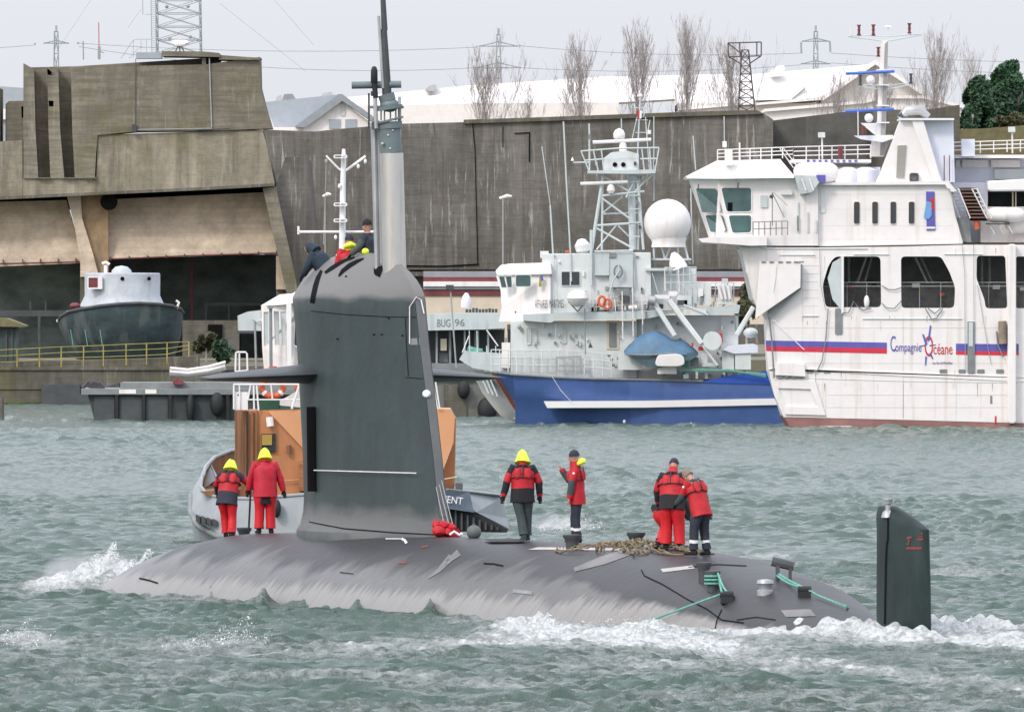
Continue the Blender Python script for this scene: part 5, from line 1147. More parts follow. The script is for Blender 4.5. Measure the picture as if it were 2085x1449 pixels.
for P in ([(1335, 330), (1350, 500), (1352, 1040)], [(1400, 330), (1402, 760)], [(1422, 560), (1470, 850), (1500, 1010)], [(526, 352), (532, 560), (560, 700)]): part(MB().rods(R8, [(p[0], p[1], -.1) for p in P], 1.8), 'hull_cable', 'pole', fe)
part(MB().fbox(R8, 1494, 1185, 1506, 1230, -.02, .0), 'draught_mark', 'mgrey', fe); part(MB().fbox(R8, 1520, 1300, 1530, 1345, -.02, .0), 'draught_mark', 'stripe_r', fe); part(MB().fbox(R8, 530, 1357, 710, 1364, -.02, .02), 'water_mark', 'white', fe)
for x, y0, y1 in ((430, 400, 1000), (1000, 740, 1320), (1300, 1110, 1330)): part(MB().fbox(R8, x, y0, x + 1.5, y1, -.012, .0), 'plate_seam', 'lgrey', fe)
# name
text(fe, 'C', R8, 928, 934, 92, 'stripe_b', -.02, 'name_lettering', wpx=30); text(fe, 'ompagnie', R8, 956, 934, 52, 'stripe_b', -.02, 'name_lettering', wpx=148)
text(fe, 'O', R8, 1122, 962, 122, 'red', -.02, 'name_lettering', wpx=48); text(fe, 'céane', R8, 1172, 950, 66, 'red', -.02, 'name_lettering', wpx=108)
text(fe, 'Les îles du Morbihan', R8, 1168, 1006, 15, 'stripe_b', -.02, 'tagline_lettering', wpx=112)
cx_, cy_ = 1140, 900
for pts in ([(1152, 785), (1160, 790), (1150, 870), (1138, 880)], [(1108, 835), (1118, 838), (1138, 890), (1128, 905)], [(1126, 960), (1136, 965), (1130, 1016), (1124, 1010)], [(1148, 950), (1158, 940), (1172, 978), (1166, 978)], [(1092, 902), (1128, 896), (1128, 902), (1096, 906)], [(1150, 898), (1186, 894), (1186, 898), (1150, 904)]):
    part(MB().prism(R8, pts, -.03, .0), 'star_emblem', 'stripe_b', fe)
# upper house
uh = [(845, 1050), (1205, 1044), (1620, 1040), (1645, 1095), (1672, 1230), (1718, 1392), (1718, 1410), (845, 1425)]
part(MB().prism(R7, uh, .4, 12), 'deck_house', 'white', fe, bevel=.04); part(MB().prism(R7, [(840, 1042), (1630, 1030), (1680, 1092), (1640, 1096), (1610, 1052), (845, 1056)], .15, 12.2), 'house_coaming', 'white', fe)
for x, w2 in ((1062, 34), (1172, 34), (1282, 34), (1392, 34)):
    window(R7, fe, rr(x, 1156, x + w2, 1288, 10), .4, frame='cream', pane='glass_d', fr=3)
bn = part(MB().prism(R7, [(1496, 1094), (1546, 1094), (1552, 1326), (1500, 1328)], .34, .4), 'banner', 'stripe_b', fe)
part(MB().fbox(R7, 1498, 1306, 1551, 1318, .325, .34), 'banner_stripe', 'white', bn); part(MB().prism(R7, [(1520, 1140), (1545, 1130), (1548, 1200), (1528, 1210)], .32, .338), 'banner_red_patch', 'red', bn)
part(MB().prism(R7, [(1482, 1250), (1500, 1150), (1528, 1160), (1530, 1240), (1510, 1262)], .3, .32), 'banner_splash', mat('banner_pale_blue', (.15, .35, .65), .5), bn)
part(MB().prism(R7, rr(862, 1070, 888, 1222, 5), .34, .4), 'wall_locker', 'lgrey2', fe)
# wheelhouse
part(MB().prism(R7, [(84, 1014), (246, 1012), (700, 1004), (845, 1046), (845, 1420), (450, 1420), (230, 1400), (213, 1382)], .2, 12, d0s=[3.2, 0.1, .1, .1, .1, .1, .1, 3.0]), 'wheelhouse', 'white', fe)
part(MB().prism(R7, [(50, 1000), (238, 906), (622, 896), (700, 1000), (700, 1012), (246, 1018), (60, 1012)], -.5, 12.5, d0s=[3, 2.5, 2.5, -.5, -.5, -.5, 3]), 'wheelhouse_roof', 'white_clean', fe)
def dd(x): return 3.1 - 3.0 * (x - 84) / 162 if x < 246 else .1
for P in (rpoly([(112, 1072), (232, 1076), (268, 1216), (150, 1220)], 12), rpoly([(168, 1236), (272, 1238), (300, 1336), (200, 1338)], 12)):
    w_ = part(MB().prism(R7, P, 0, 0, d0s=[dd(p[0]) - .12 for p in P]) if False else MB().grid([[R7.p(p[0], p[1], dd(p[0]) - .10) for p in P], [R7.p(p[0], p[1], dd(p[0]) + .1) for p in P]], True).add([R7.p(p[0], p[1], dd(p[0]) - .10) for p in P], [tuple(range(len(P)))]), 'window', 'glass', fe)
for P in (rpoly([(262, 1072), (442, 1072), (442, 1214), (296, 1216)], 16), rpoly([(306, 1238), (442, 1238), (442, 1340), (330, 1344)], 16)): window(R7, fe, P, .1, frame='white_clean', pane='glass', fr=6)
part(MB().fbox(R7, 300, 1160, 330, 1212, .07, .075), 'console_seen_through_glass', 'slit', fe); 
for x0, y0 in ((365, 1040), (125, 1050)): part(MB().rods(R7, [(x0, y0, -.3), (x0 - 4, y0 + 34, -.3)], 4), 'wiper_motor', 'dgrey', fe)
part(MB().prism(R7, rr(498, 1116, 540, 1190, 6), .02, .1), 'wall_cabinet', 'lgrey', fe); part(MB().prism(R7, rr(622, 1090, 690, 1114, 5), -.1, .1), 'loudspeaker', 'lgrey2', fe)
R5 = FF.sub(940, 180, 3.159)
part(MB().prism(R5, [(1520, 968), (1620, 955), (1960, 952), (1960, 1010), (1850, 1012), (1700, 1000), (1545, 990)], -.9, 12), 'bridge_wing_deck', 'white', fe)
part(MB().prism(R5, [(1790, 1012), (1960, 1012), (1960, 1030), (1830, 1190), (1815, 1100)], .1, 3), 'bridge_support', 'white', fe)
rail(R7, fe, 452, 1278, 660, 1272, 84, 7, 2.6, 'mgrey', 2, -.7); part(MB().rods(R7, [(568, 1100, -.6), (568, 1300, -.6)], 3), 'davit_post', 'mgrey', fe)
part(MB().rods(R7, [(568, 1105, -.6), (640, 1250, -.6)], 2.5).rods(R7, [(575, 1100, -.6), (660, 1180, -.6)], 1.5), 'davit_arm', 'mgrey', fe); part(MB().sphere(R7.p(562, 1125, -.65), R7.m(12), 8, 6), 'davit_block', 'dgrey', fe)
for x in (722, 780, 830): part(MB().fbox(R7, x, 1160 + (x - 722), x + 8, 1340, .02, .1), 'door_edge', 'lgrey', fe)
part(MB().fbox(R7, 718, 1240, 728, 1330, -.05, .02), 'fire_hose_box', 'mgrey', fe)
part(MB().prism(R7, [(700, 996), (830, 1000), (850, 1040), (805, 1100), (735, 1110)], -.4, .1), 'liferaft_cradle', 'lgrey', fe)
for x in (745, 790): part(MB().rods(R7, [(x, 1015, -.5), (x + 26, 1088, -.5)], 5), 'cradle_bar', 'white', fe)
def canister(x0, x1, y0, y1, d, nm='liferaft_canister'):
    c0 = R7.p(x0, (y0 + y1) / 2, d); c1 = R7.p(x1, (y0 + y1) / 2, d); r = R7.m((y1 - y0) / 2); L_ = (c1 - c0)
    mb = MB().tube([c0.lerp(c1, t) for t in (0, .03, .1, .2, .48, .49, .51, .52, .8, .9, .97, 1)], [r * q for q in (.3, .62, .85, 1, 1, 1.03, 1.03, 1, 1, .85, .62, .3)], 18)
    return part(mb, nm, 'white', fe, smooth=True)
canister(700, 970, 918, 1042, 1.2); part(MB().fbox(R7, 835, 995, 890, 1036, -.3, .3), 'dark_bracket', 'stripe_b', fe)
for x in (1040, 1145): part(MB().lathe(R7.p(x, 1005, 5), [(-1.0, .3), (-.9, .55), (0, .62), (.35, .55), (.5, .2)], 16, axis=(0, 0, 1)), 'vent_cowl', 'white_blue', fe, smooth=True)
part(MB().fbox(R7, 960, 940, 1240, 1046, 6.5, 11), 'aft_house', 'white_blue', fe); part(MB().fbox(R7, 700, 895, 1180, 915, 5, 12), 'upper_deck_edge', 'white', fe)
for k in range(9): part(MB().fbox(R7, 790 + k * 36, 898, 806 + k * 36, 911, 4.93, 5), 'deck_edge_slot', 'stripe_b', fe)
# railings on the roof
rail(R7, fe, 242, 842, 700, 824, 66, 8, 3, 'white', 3, 1.5); rail(R7, fe, 700, 824, 1166, 812, 80, 7, 3, 'white', 3, 1.5)
part(MB().rods(R7, [(618, 832, 1.5), (700, 950, 1.5)], 3).rods(R7, [(636, 826, 1.5), (722, 940, 1.5)], 3), 'ladder', 'white', fe)
part(MB().fbox(R7, 286, 836, 332, 935, 1.3, 2.0), 'roof_locker', 'white_clean', fe); part(MB().rod(R7, (282, 640, 1.6), (284, 830, 1.6), 3), 'whip_antenna', 'lgrey', fe); part(MB().fbox(R7, 272, 790, 298, 826, 1.5, 1.8), 'antenna_base', 'white', fe)
part(MB().rod(R7, (375, 798, 1.5), (377, 905, 1.5), 5), 'stub_mast', 'white', fe)
for x, y in ((870, 735), (2018, 702)):
    part(MB().rod(R7, (x + 4, y + 20, 2), (x + 6, y + 160, 2), 5), 'floodlight_post', 'white', fe); part(MB().prism(R7, rr(x - 20, y, x + 22, y + 32, 4), 1.8, 2.2), 'floodlight', 'lgrey2', fe)
part(MB().tube([R7.p(982, 818, 1.4), R7.p(984, 890, 1.4)], R7.m(14), 8), 'rolled_flag', 'dred', fe); part(MB().tube([R7.p(1122, 700, 1.4), R7.p(1124, 752, 1.4)], R7.m(12), 8), 'rolled_flag', 'dred', fe)
rail(R7, fe, 1672, 795, 2400, 770, 70, 10, 3, 'white', 3, 3); part(MB().fbox(R7, 1718, 776, 1796, 880, 1.8, 3), 'white_locker', 'white_blue', fe)
part(MB().fbox(R7, 1672, 870, 2400, 890, 2.8, 12), 'upper_deck_edge', 'white', fe); part(MB().fbox(R7, 1672, 890, 2400, 1040, 4.5, 11), 'aft_house', 'white_blue', fe)
for x0, x1 in ((1690, 1716), (1730, 1885), (1905, 2080)): part(MB().fbox(R7, x0, 898, x1, 945, 4.3, 4.5), 'white_panel', 'white', fe)
part(MB().fbox(R7, 1925, 955, 2400, 1016, 4.2, 4.5), 'louvre_panel', 'lgrey', fe)
part(MB().prism(R7, [(1868, 1030), (2400, 1000), (2400, 1085), (1900, 1092), (1872, 1088)], 1.0, 8), 'canopy', 'white_clean', fe, bevel=.08)
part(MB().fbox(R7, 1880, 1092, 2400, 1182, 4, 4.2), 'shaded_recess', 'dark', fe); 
for x in (2022, 2040): part(MB().fbox(R7, x, 1092, x + 8, 1185, 2, 2.2), 'canopy_post', 'cream', fe)
part(MB().fbox(R7, 1830, 1184, 2400, 1400, 1.9, 11), 'aft_deck_house', 'white', fe); part(MB().fbox(R7, 1640, 1036, 1880, 1400, 3.3, 11), 'stair_back_wall', 'white_blue', fe)
part(MB().prism(R7, [(1650, 1250), (1760, 1250), (1770, 1400), (1690, 1392)], .8, 3), 'stair_landing', 'mgrey', fe)
part(MB().tube([R7.p(1800, 1270, .6), R7.p(1806, 1320, .6)], R7.m(16), 8), 'red_extinguisher', 'lifering', fe)
# stairs
for k in range(9):
    y = 1078 + k * 21; x = 1700 + k * 7; part(MB().fbox(R7, x, y, x + 96, y + 8, .3, 1.1), 'stair_tread', mat('stair_tread_brown', (.20, .115, .09), .8) if k == 0 else bpy.data.materials['stair_tread_brown'], fe)
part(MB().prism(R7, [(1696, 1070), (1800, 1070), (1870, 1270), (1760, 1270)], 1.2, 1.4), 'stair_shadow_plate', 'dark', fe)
for xa, xb in ((1632, 1700), (1690, 1762), (1800, 1890), (1770, 1862)): part(MB().rods(R7, [(xa, 1075, .1), (xb, 1255, .1)], 4), 'stair_handrail', 'pole' if xa < 1650 else 'white', fe)
for k in range(6):
    x = 1640 + k * 13; part(MB().rods(R7, [(x, 1095 + k * 22, .1), (x + 30, 1098 + k * 22, .1)], 3), 'stair_baluster', 'pole', fe)
    part(MB().rods(R7, [(1808 + k * 12, 1080 + k * 26, .15), (1780 + k * 12, 1076 + k * 26, .15)], 2.5), 'stair_baluster', 'white', fe)
canister(1856, 2092, 1190, 1280, .6); canister(1970, 2300, 1205, 1345, 1.4)
for x in (1875, 1930, 1985): part(MB().rods(R7, [(x, 1290, .2), (x + 34, 1350, .2)], 4), 'cradle_bar', 'lgrey', fe)
part(MB().fbox(R7, 1860, 1284, 2000, 1292, .1, 1.2), 'cradle_bar', 'dgrey', fe)
# funnel
part(MB().prism(R7, [(1195, 1046), (1222, 990), (1330, 700), (1345, 664), (1480, 660), (1585, 1040)], .8, 3), 'funnel_leg', 'white', fe)
part(MB().prism(R7, [(1478, 659), (1664, 654), (1672, 1036), (1590, 1040)], 1.2, 5), 'funnel_casing', 'white_blue', fe)  # bluish white here paints the blue shade on the funnel's right side
part(MB().prism(R7, [(1410, 664), (1480, 662), (1592, 1038), (1545, 1040)], .6, .82), 'funnel_brace', 'white', fe); part(MB().fbox(R7, 1338, 652, 1666, 664, .5, 5.2), 'funnel_cap', 'white_clean', fe)
part(MB().prism(R7, [(1326, 816), (1378, 814), (1364, 1012), (1318, 1010)], .72, .8), 'louvre', mat('louvre_grey', (.30, .29, .26), .6, var=.1, scale=(1, 1, 30)), fe)
part(MB().plate(R7, rr(1398, 982, 1452, 1034, 12), [rr(1408, 994, 1440, 1022, 8)], .55, .8), 'mooring_port', 'dgrey', fe)
part(MB().prism(R7, [(1500, 880), (1530, 880), (1520, 950), (1506, 950)], .98, 1.2), 'dark_door', 'stripe_b', fe)
for x in (1608, 1640): part(MB().rods(R7, [(x, 875, 1.0), (x, 1030, 1.0)], 3), 'ladder_rail', 'dred', fe)
part(MB().tube([R7.p(1350, 655, 2.5), R7.p(1385, 605, 2.5), R7.p(1470, 600, 2.5), R7.p(1520, 640, 2.5)], [R7.m(26), R7.m(32), R7.m(30), R7.m(18)], 14), 'exhaust_pipe', 'steel', fe, smooth=True); part(MB().tube([R7.p(1345, 622, 2.4), R7.p(1375, 655, 2.4)], R7.m(18), 10), 'exhaust_clamp', 'dgrey', fe)
# ferry mast
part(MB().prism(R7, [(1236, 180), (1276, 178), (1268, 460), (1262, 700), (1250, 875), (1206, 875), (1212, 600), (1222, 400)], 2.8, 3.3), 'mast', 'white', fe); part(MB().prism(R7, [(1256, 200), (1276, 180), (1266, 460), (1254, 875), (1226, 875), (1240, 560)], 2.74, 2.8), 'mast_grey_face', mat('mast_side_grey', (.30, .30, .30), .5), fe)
part(MB().prism(R7, [(1112, 678), (1210, 678), (1214, 760), (1180, 735)], 2.9, 3.6), 'mast_bracket', 'white', fe); part(MB().prism(R7, [(1180, 770), (1276, 750), (1288, 780), (1250, 880), (1166, 880)], 2.92, 3.6), 'mast_foot', 'white', fe)
for y in (355, 445, 570, 672): part(MB().fbox(R7, 1206, y, 1282, y + 7, 2.5, 3.4), 'mast_step', 'white_clean', fe)
part(MB().rods(R7, [(1036, 156, 3), (1170, 172, 3), (1250, 184, 3), (1340, 172, 3), (1480, 144, 3)], 4).rods(R7, [(1036, 152, 3), (1150, 148, 3), (1250, 156, 3), (1480, 140, 3)], 3), 'top_yard', 'lgrey', fe)
part(MB().rods(R7, [(1108, 452, 3), (1180, 470, 3), (1245, 478, 3), (1320, 466, 3), (1424, 440, 3)], 4).rods(R7, [(1110, 446, 3), (1245, 452, 3), (1422, 436, 3)], 2.6), 'lower_yard', 'lgrey', fe)
for x, y0, y1, m_ in ((1100, 84, 148, 'dred'), (1187, 82, 148, 'dred'), (1405, 74, 138, 'dred'), (1217, 218, 278, 'dred'), (1108, 385, 450, 'dgrey'), (1414, 378, 440, 'dgrey')):
    part(MB().lathe(R7.p(x, y1, 3), [(0, R7.m(12)), (R7.m(8), R7.m(12)), (R7.m(10), R7.m(8)), (R7.m((y1 - y0) * .45), R7.m(8)), (R7.m((y1 - y0) * .5), R7.m(12)), (R7.m((y1 - y0) * .55), R7.m(8)), (R7.m((y1 - y0) * .85), R7.m(8)), (R7.m((y1 - y0) * .88), R7.m(13)), (R7.m(y1 - y0), R7.m(12))], 12), 'navigation_light', m_, fe)
for x, y0, y1 in ((1052, 105, 150), (1457, 92, 140), (1276, 100, 150)): part(MB().rod(R7, (x, y0, 3), (x, y1, 3), 3), 'antenna', 'white', fe)
part(MB().lathe(R7.p(1276, 96, 3), [(0, R7.m(24)), (R7.m(4), R7.m(18)), (R7.m(8), .01)], 12), 'gps_dome', 'white_clean', fe)
for y, x0, x1 in ((375, 1016, 1312), (603, 1014, 1310)): part(MB().tube([R7.p(x0, y + 6, 2.2), R7.p(x1, y - 8, 2.2)], (R7.m(9), R7.m(9)), 4), 'radar_scanner', 'radar_b', fe)
for x, y in ((1168, 418), (1158, 648)): part(MB().sphere(R7.p(x, y, 2.3), R7.m(27), 12, 9), 'radar_motor', 'white_clean', fe, smooth=True)
part(MB().prism(R7, [(1070, 756), (1300, 752), (1310, 770), (1240, 795), (1110, 775)], 1.8, 3.2), 'mast_platform', 'white_blue', fe); part(MB().rod(R7, (1090, 610, 1.8), (1092, 760, 1.8), 3.5), 'platform_stanchion', 'white', fe)

# ------------------------------------------------------------------ blue patrol ship
FV = Fr(724); R6 = FV.sub(900, 480, 2.896); V5 = FV.sub(940, 180, 3.159); V3 = FV.sub(1140, 480, 4.964)
ps = thing('patrol_ship', 'blue hulled fisheries patrol ship with grey superstructure, lattice mast and big white radome', 'ship', FV.p(1300, 868))
def hullgrid(f, cols, mats_, far=7.2, nm='hull'):
    """cols: per station a list of (px, py, d) down the near side and its material index; the far side is mirrored about d = far / 2"""
    for sgn in (0, 1):
        for i in range(len(cols) - 1):
            rows = [[f.p(p[0], p[1], p[2] if not sgn else far - p[2]) for p in cols[i][0]], [f.p(p[0], p[1], p[2] if not sgn else far - p[2]) for p in cols[i + 1][0]]]
            yield rows, cols[i][1], sgn
M['hullset'] = M['blue']
def lerp3(a, b, t): return tuple(a[i] + (b[i] - a[i]) * t for i in range(3))
def curve(pts, n=8):
    out2 = []; m = len(pts) - 1
    for i in range(n + 1):
        t = i / n * m; k = min(m - 1, int(t)); out2.append(lerp3(pts[k], pts[k + 1], t - k))
    return out2
stem = curve([(165, 793, 3.6), (205, 868, 3.6), (240, 935, 3.6), (338, 1062, 3.6), (420, 1100, 3.6), (640, 1136, 3.6)])
c1_ = curve([(268, 802, 1.9), (310, 865, 2.2), (345, 925, 2.6), (395, 1010, 3.0), (440, 1075, 3.2), (650, 1140, 3.5)]); c2_ = curve([(285, 803, 1.7), (328, 865, 2.0), (364, 925, 2.4), (412, 1005, 2.9), (458, 1068, 3.1), (660, 1140, 3.45)])
c3_ = curve([(310, 806, 1.4), (352, 865, 1.8), (388, 925, 2.2), (432, 1000, 2.8), (480, 1060, 3.0), (670, 1140, 3.4)])
cols = [(stem, 0), (c1_, 2), (c2_, 1), (c3_, 3)]
for x in (420, 560, 720, 900, 1100, 1300, 1540, 1760, 2060):
    y0 = 823 + (x - 420) * .03 if x < 900 else min(856, 838 + (x - 900) * .03); dk = max(0, 1.1 * (1 - (x - 420) / 500)) if x < 920 else 0; dw = max(.15, 2.2 * (1 - (x - 420) / 900))
    cols.append((curve([(x, y0, dk), (x + 8, 925, dk * .7 + dw * .3 - .1), (x + 12, 1010, dk * .3 + dw * .7 - .1), (x + 12, 1150, dw)]), 3))
mb_ = {0: MB(), 1: MB(), 2: MB(), 3: MB()}
for rows, mi, sg in hullgrid(R6, cols, None): mb_[mi].grid(rows)
part(mb_[3], 'hull_plating', 'blue', ps, smooth=True, recalc=False); part(mb_[0], 'white_bow_plating', 'white', ps, smooth=True, recalc=False); part(mb_[1], 'red_bow_stripe', mat('bow_orange_red', (.55, .14, .09), .5), ps, smooth=True, recalc=False); part(mb_[2], 'black_bow_stripe', 'white', ps, smooth=True, recalc=False)
part(MB().prism(R6, [(165, 795), (310, 806), (900, 840), (2060, 856), (2060, 862), (900, 846), (310, 812)], 1.6, 5.4), 'main_deck', 'mgrey', ps)
part(MB().rods(R6, [(250, 797, 1.7), (420, 818, .95), (650, 832, .55), (900, 842, .0), (1540, 857, -.05)], 7, 8), 'gunwale', 'mgrey', ps)
part(MB().prism(R6, [(1540, 858), (1700, 822), (1920, 797), (2060, 795), (2060, 880), (1540, 866)], -.06, .1), 'raised_bulwark', 'blue2', ps)
part(MB().prism(R6, [(600, 975), (1200, 972), (1960, 958), (1980, 996), (1200, 1012), (620, 1014)], -.14, .9, ), 'white_stripe', 'white_clean', ps)
part(MB().rods(R6, [(640, 1140, 3.4), (500, 1098, 3.3), (420, 1080, 3.3)], 8), 'bow_knuckle', 'white', ps)
for k in range(3):
    x = 228 + k * 26; part(MB().prism(R6, [(x, 835 + k * 6), (x + 9, 835 + k * 6), (x + 52, 930 + k * 8), (x + 42, 932 + k * 8)], 1.75 - k * .1, 2.5), 'bow_number', 'lgrey', ps)
part(MB().rods(R6, [(650, 830, -.3), (700, 910, -.3), (760, 975, -.3)], 1.6), 'hull_line', 'white', ps); 
for x, y in ((1075, 1095), (1468, 1110)): part(MB().sphere(R6.p(x, y, -.2), R6.m(9), 8, 6, (1, 1, 1.3)), 'outlet', 'lgrey2', ps)
LG = 'lgrey2'
part(MB().fbox(R6, 405, 503, 1152, 840, 1.3, 5.9), 'lower_house', LG, ps, bevel=.03)
part(MB().fbox(R6, 1152, 470, 1750, 850, 1.6, 5.6), 'aft_house', LG, ps, bevel=.03)
part(MB().prism(R6, [(478, 462), (1200, 440), (1200, 490), (840, 497), (690, 490), (640, 512), (478, 500)], .5, 6.7), 'bridge_deck', 'lgrey', ps)
part(MB().prism(R6, [(1190, 448), (1760, 408), (1750, 458), (1560, 470), (1400, 450), (1190, 492)], .6, 6.6), 'boat_deck', 'lgrey', ps)
part(MB().prism(R6, [(318, 234), (640, 226), (640, 500), (335, 506), (352, 420), (345, 320)], .8, 6.4, d0s=[2.4, .8, .8, 2.0, 2.0, 2.2]), 'wheelhouse', 'white', ps)
part(MB().prism(R6, [(314, 208), (346, 172), (400, 164), (640, 158), (648, 228), (326, 236)], .4, 6.8, d0s=[2.3, 2.3, 2.0, .6, .5, 2.2]), 'wheelhouse_roof', 'white_clean', ps, bevel=.05)
part(MB().prism(R6, [(590, 106), (1130, 98), (1232, 98), (1236, 440), (590, 460)], 1.0, 6.2), 'bridge_house', LG, ps, bevel=.03)
part(MB().prism(R6, [(1236, 190), (1500, 190), (1500, 270), (1560, 270), (1560, 410), (1236, 440)], 1.8, 5.6), 'radome_house', LG, ps)
part(MB().fbox(R6, 1200, 190, 1330, 206, .8, 3), 'ledge', 'lgrey', ps)
for P in (rr(436, 232, 522, 298, 8), rr(706, 212, 812, 292, 5)): window(R6, ps, P, .98 if P[0][0] > 600 else .82, frame='lgrey2', pane='glass_d' if P[0][0] > 600 else 'glass', fr=5)
for P in ([(336, 240), (366, 240), (380, 304), (352, 304)], [(376, 240), (408, 238), (412, 302), (388, 304)]): window(R6, ps, P, 1.45, frame='lgrey2', pane='glass', fr=4)
part(MB().fbox(R6, 754, 212, 760, 292, .9, .96), 'window_mullion', 'lgrey2', ps)
for x in (500, 535): window(R6, ps, rr(x, 542, x + 24, 636, 5), 1.28, frame='white', pane='lgrey', fr=5)
dr_ = part(MB().prism(R6, rr(986, 514, 1030, 658, 6), 1.22, 1.3), 'doorway', 'mgrey', ps); part(MB().fbox(R6, 972, 500, 1044, 670, 1.25, 1.3), 'door_surround', 'cream', ps)
part(MB().prism(R6, rr(716, 540, 735, 636, 4), 1.24, 1.3), 'locker', 'lgrey', ps)
for P in ([(575, 230), (588, 250), (588, 300), (570, 300)],): part(MB().prism(R6, P, .7, .82), 'crest_plate', 'yellow', ps)
part(MB().prism(R6, [(578, 228), (592, 232), (600, 262), (586, 268)], .66, .7), 'crest_mark', 'stripe_b', ps)
text(ps, 'AFFAIRES', R6, 548, 426, 50, 'dgrey', .78, 'name_lettering', wpx=74); text(ps, 'MARITIMES', R6, 634, 424, 50, 'dgrey', .78, 'name_lettering', wpx=84)
part(MB().sphere(R6.p(434, 450, 1.2), R6.m(6), 8, 6), 'porthole', 'dgrey', ps)
# radomes
part(MB().lathe(R6.p(800, 418, .1), [(0, .15), (R6.m(14), R6.m(46)), (R6.m(50), R6.m(66)), (R6.m(80), R6.m(56)), (R6.m(98), .2), (R6.m(100), .01)], 20), 'small_radome', 'white', ps, smooth=True)
for x in (745, 850): part(MB().rods(R6, [(x, 388, .1), (800, 446, .3)], 4), 'radome_bracket', 'mgrey', ps)
part(MB().rod(R6, (842, 430, .2), (845, 700, .2), 3), 'stanchion', 'mgrey', ps)
def big(x, y, r, nm, d, mt='white'): return part(MB().sphere(V5.p(x, y, d), V5.m(r), 24, 16), nm, mt, ps, smooth=True)
big(1327, 862, 153, 'large_radome', 2.6)
part(MB().lathe(V5.p(1335, 1020, 2.6), [(0, V5.m(112)), (V5.m(30), V5.m(108)), (V5.m(60), V5.m(118))], 24), 'radome_collar', 'white', ps, smooth=True)
for x0, x1 in ((1240, 1240), (1290, 1320), (1345, 1300), (1395, 1395), (1440, 1470)): part(MB().rods(V5, [(x0, 1020, 2.4), (x1, 1130, 2.4)], 7), 'radome_leg', 'lgrey', ps)
part(MB().fbox(V5, 1228, 1092, 1480, 1104, 1.8, 3.4), 'radome_platform', 'lgrey', ps)
part(MB().lathe(V5.p(1400, 1160, 1.6), [(0, V5.m(60)), (V5.m(50), V5.m(50)), (V5.m(90), V5.m(30)), (V5.m(112), V5.m(12))], 14, axis=(-.35, 0, 1)), 'satellite_dish', 'white_clean', ps, smooth=True)
part(MB().lathe(V5.p(784, 1060, 1.5), [(0, V5.m(20)), (V5.m(16), V5.m(44)), (V5.m(55), V5.m(50)), (V5.m(90), V5.m(26)), (V5.m(96), .01)], 14, axis=(-.15, 0, 1)), 'searchlight_dome', 'white_clean', ps, smooth=True); part(MB().rod(V5, (784, 1060, 1.5), (790, 1090, 1.5), 10), 'dome_foot', 'lgrey', ps)
part(MB().fbox(V5, 505, 1045, 560, 1090, 1.2, 2), 'searchlight', 'lgrey2', ps); part(MB().fbox(V5, 515, 1090, 548, 1120, 1.3, 1.8), 'searchlight_foot', 'dgrey', ps)
part(MB().fbox(V5, 665, 1040, 690, 1056, 1.2, 1.5), 'orange_light', 'lifering', ps)
# lattice mast
def vr(P, r, nm, m_='lgrey', d=3.0): return part(MB().rods(V5, [(p[0], p[1], p[2] if len(p) > 2 else d) for p in P], r, 8), nm, m_, ps)
vr([(912, 560), (836, 1042)], 11, 'mast_leg', d=2.2); vr([(912, 560, 4.4), (905, 1042, 4.4)], 7, 'mast_leg'); vr([(1132, 560, 2.2), (1172, 1036, 2.2)], 9, 'mast_leg'); vr([(1150, 560, 4.4), (1140, 1036, 4.4)], 6, 'mast_leg')
part(MB().tube([V5.p(1092, 540, 3.2), V5.p(1106, 1036, 3.2)], V5.m(24), 14), 'mast_column', 'lgrey', ps, smooth=True)
for a_, b_ in (((892, 690), (1178, 660)), ((866, 880), (1160, 862))): vr([a_, b_], 7, 'mast_crossbar', d=2.2)
vr([(905, 804, 4.4), (1150, 796, 4.4)], 5, 'mast_crossbar')
for a_, b_ in (((910, 560), (1080, 662)), ((898, 700), (1092, 842)), ((866, 896), (1110, 1030)), ((1060, 700), (1130, 560)), ((1120, 660), (1212, 560))): vr([a_, b_], 6.5, 'mast_brace', d=2.2)
for a_, b_ in (((1000, 876), (870, 1036)), ((1010, 880), (1092, 960)), ((905, 804), (1040, 690)), ((1130, 640), (1240, 545))): vr([a_, b_], 5, 'mast_brace', d=4.2)
part(MB().prism(V5, [(812, 528), (1012, 524), (1252, 520), (1248, 544), (1130, 548), (812, 544)], 1.6, 5.0), 'mast_platform', 'lgrey', ps)
part(MB().prism(V5, [(916, 446), (962, 410), (1060, 396), (1142, 420), (1142, 540), (916, 534)], 2.2, 4.2), 'mast_cabin', 'lgrey2', ps)
for x in (988, 1042): part(MB().lathe(V5.p(x, 488, 2.12), [(0, V5.m(15)), (.08, V5.m(15))], 14, axis=(0, 1, 0)), 'porthole', 'slit', ps)
for P in ([(768, 402), (1000, 384), (1272, 380)], [(796, 462), (920, 452)], [(1150, 452), (1258, 450)]): vr(P, 5, 'platform_rail', d=1.7)
for x0, x1 in ((768, 820), (848, 880), (900, 916), (1160, 1178), (1210, 1222), (1272, 1246)): vr([(x0, 400 - (x0 - 768) * .04), (x1, 530)], 4.5, 'post', d=1.7)
part(MB().tube([V5.p(845, 344, 2.6), V5.p(1222, 326, 2.6)], V5.m(11), 10), 'radar_scanner', 'white_clean', ps); part(MB().tube([V5.p(765, 612, 2.0), V5.p(1070, 598, 2.0)], V5.m(11), 10), 'radar_scanner', 'white_clean', ps)
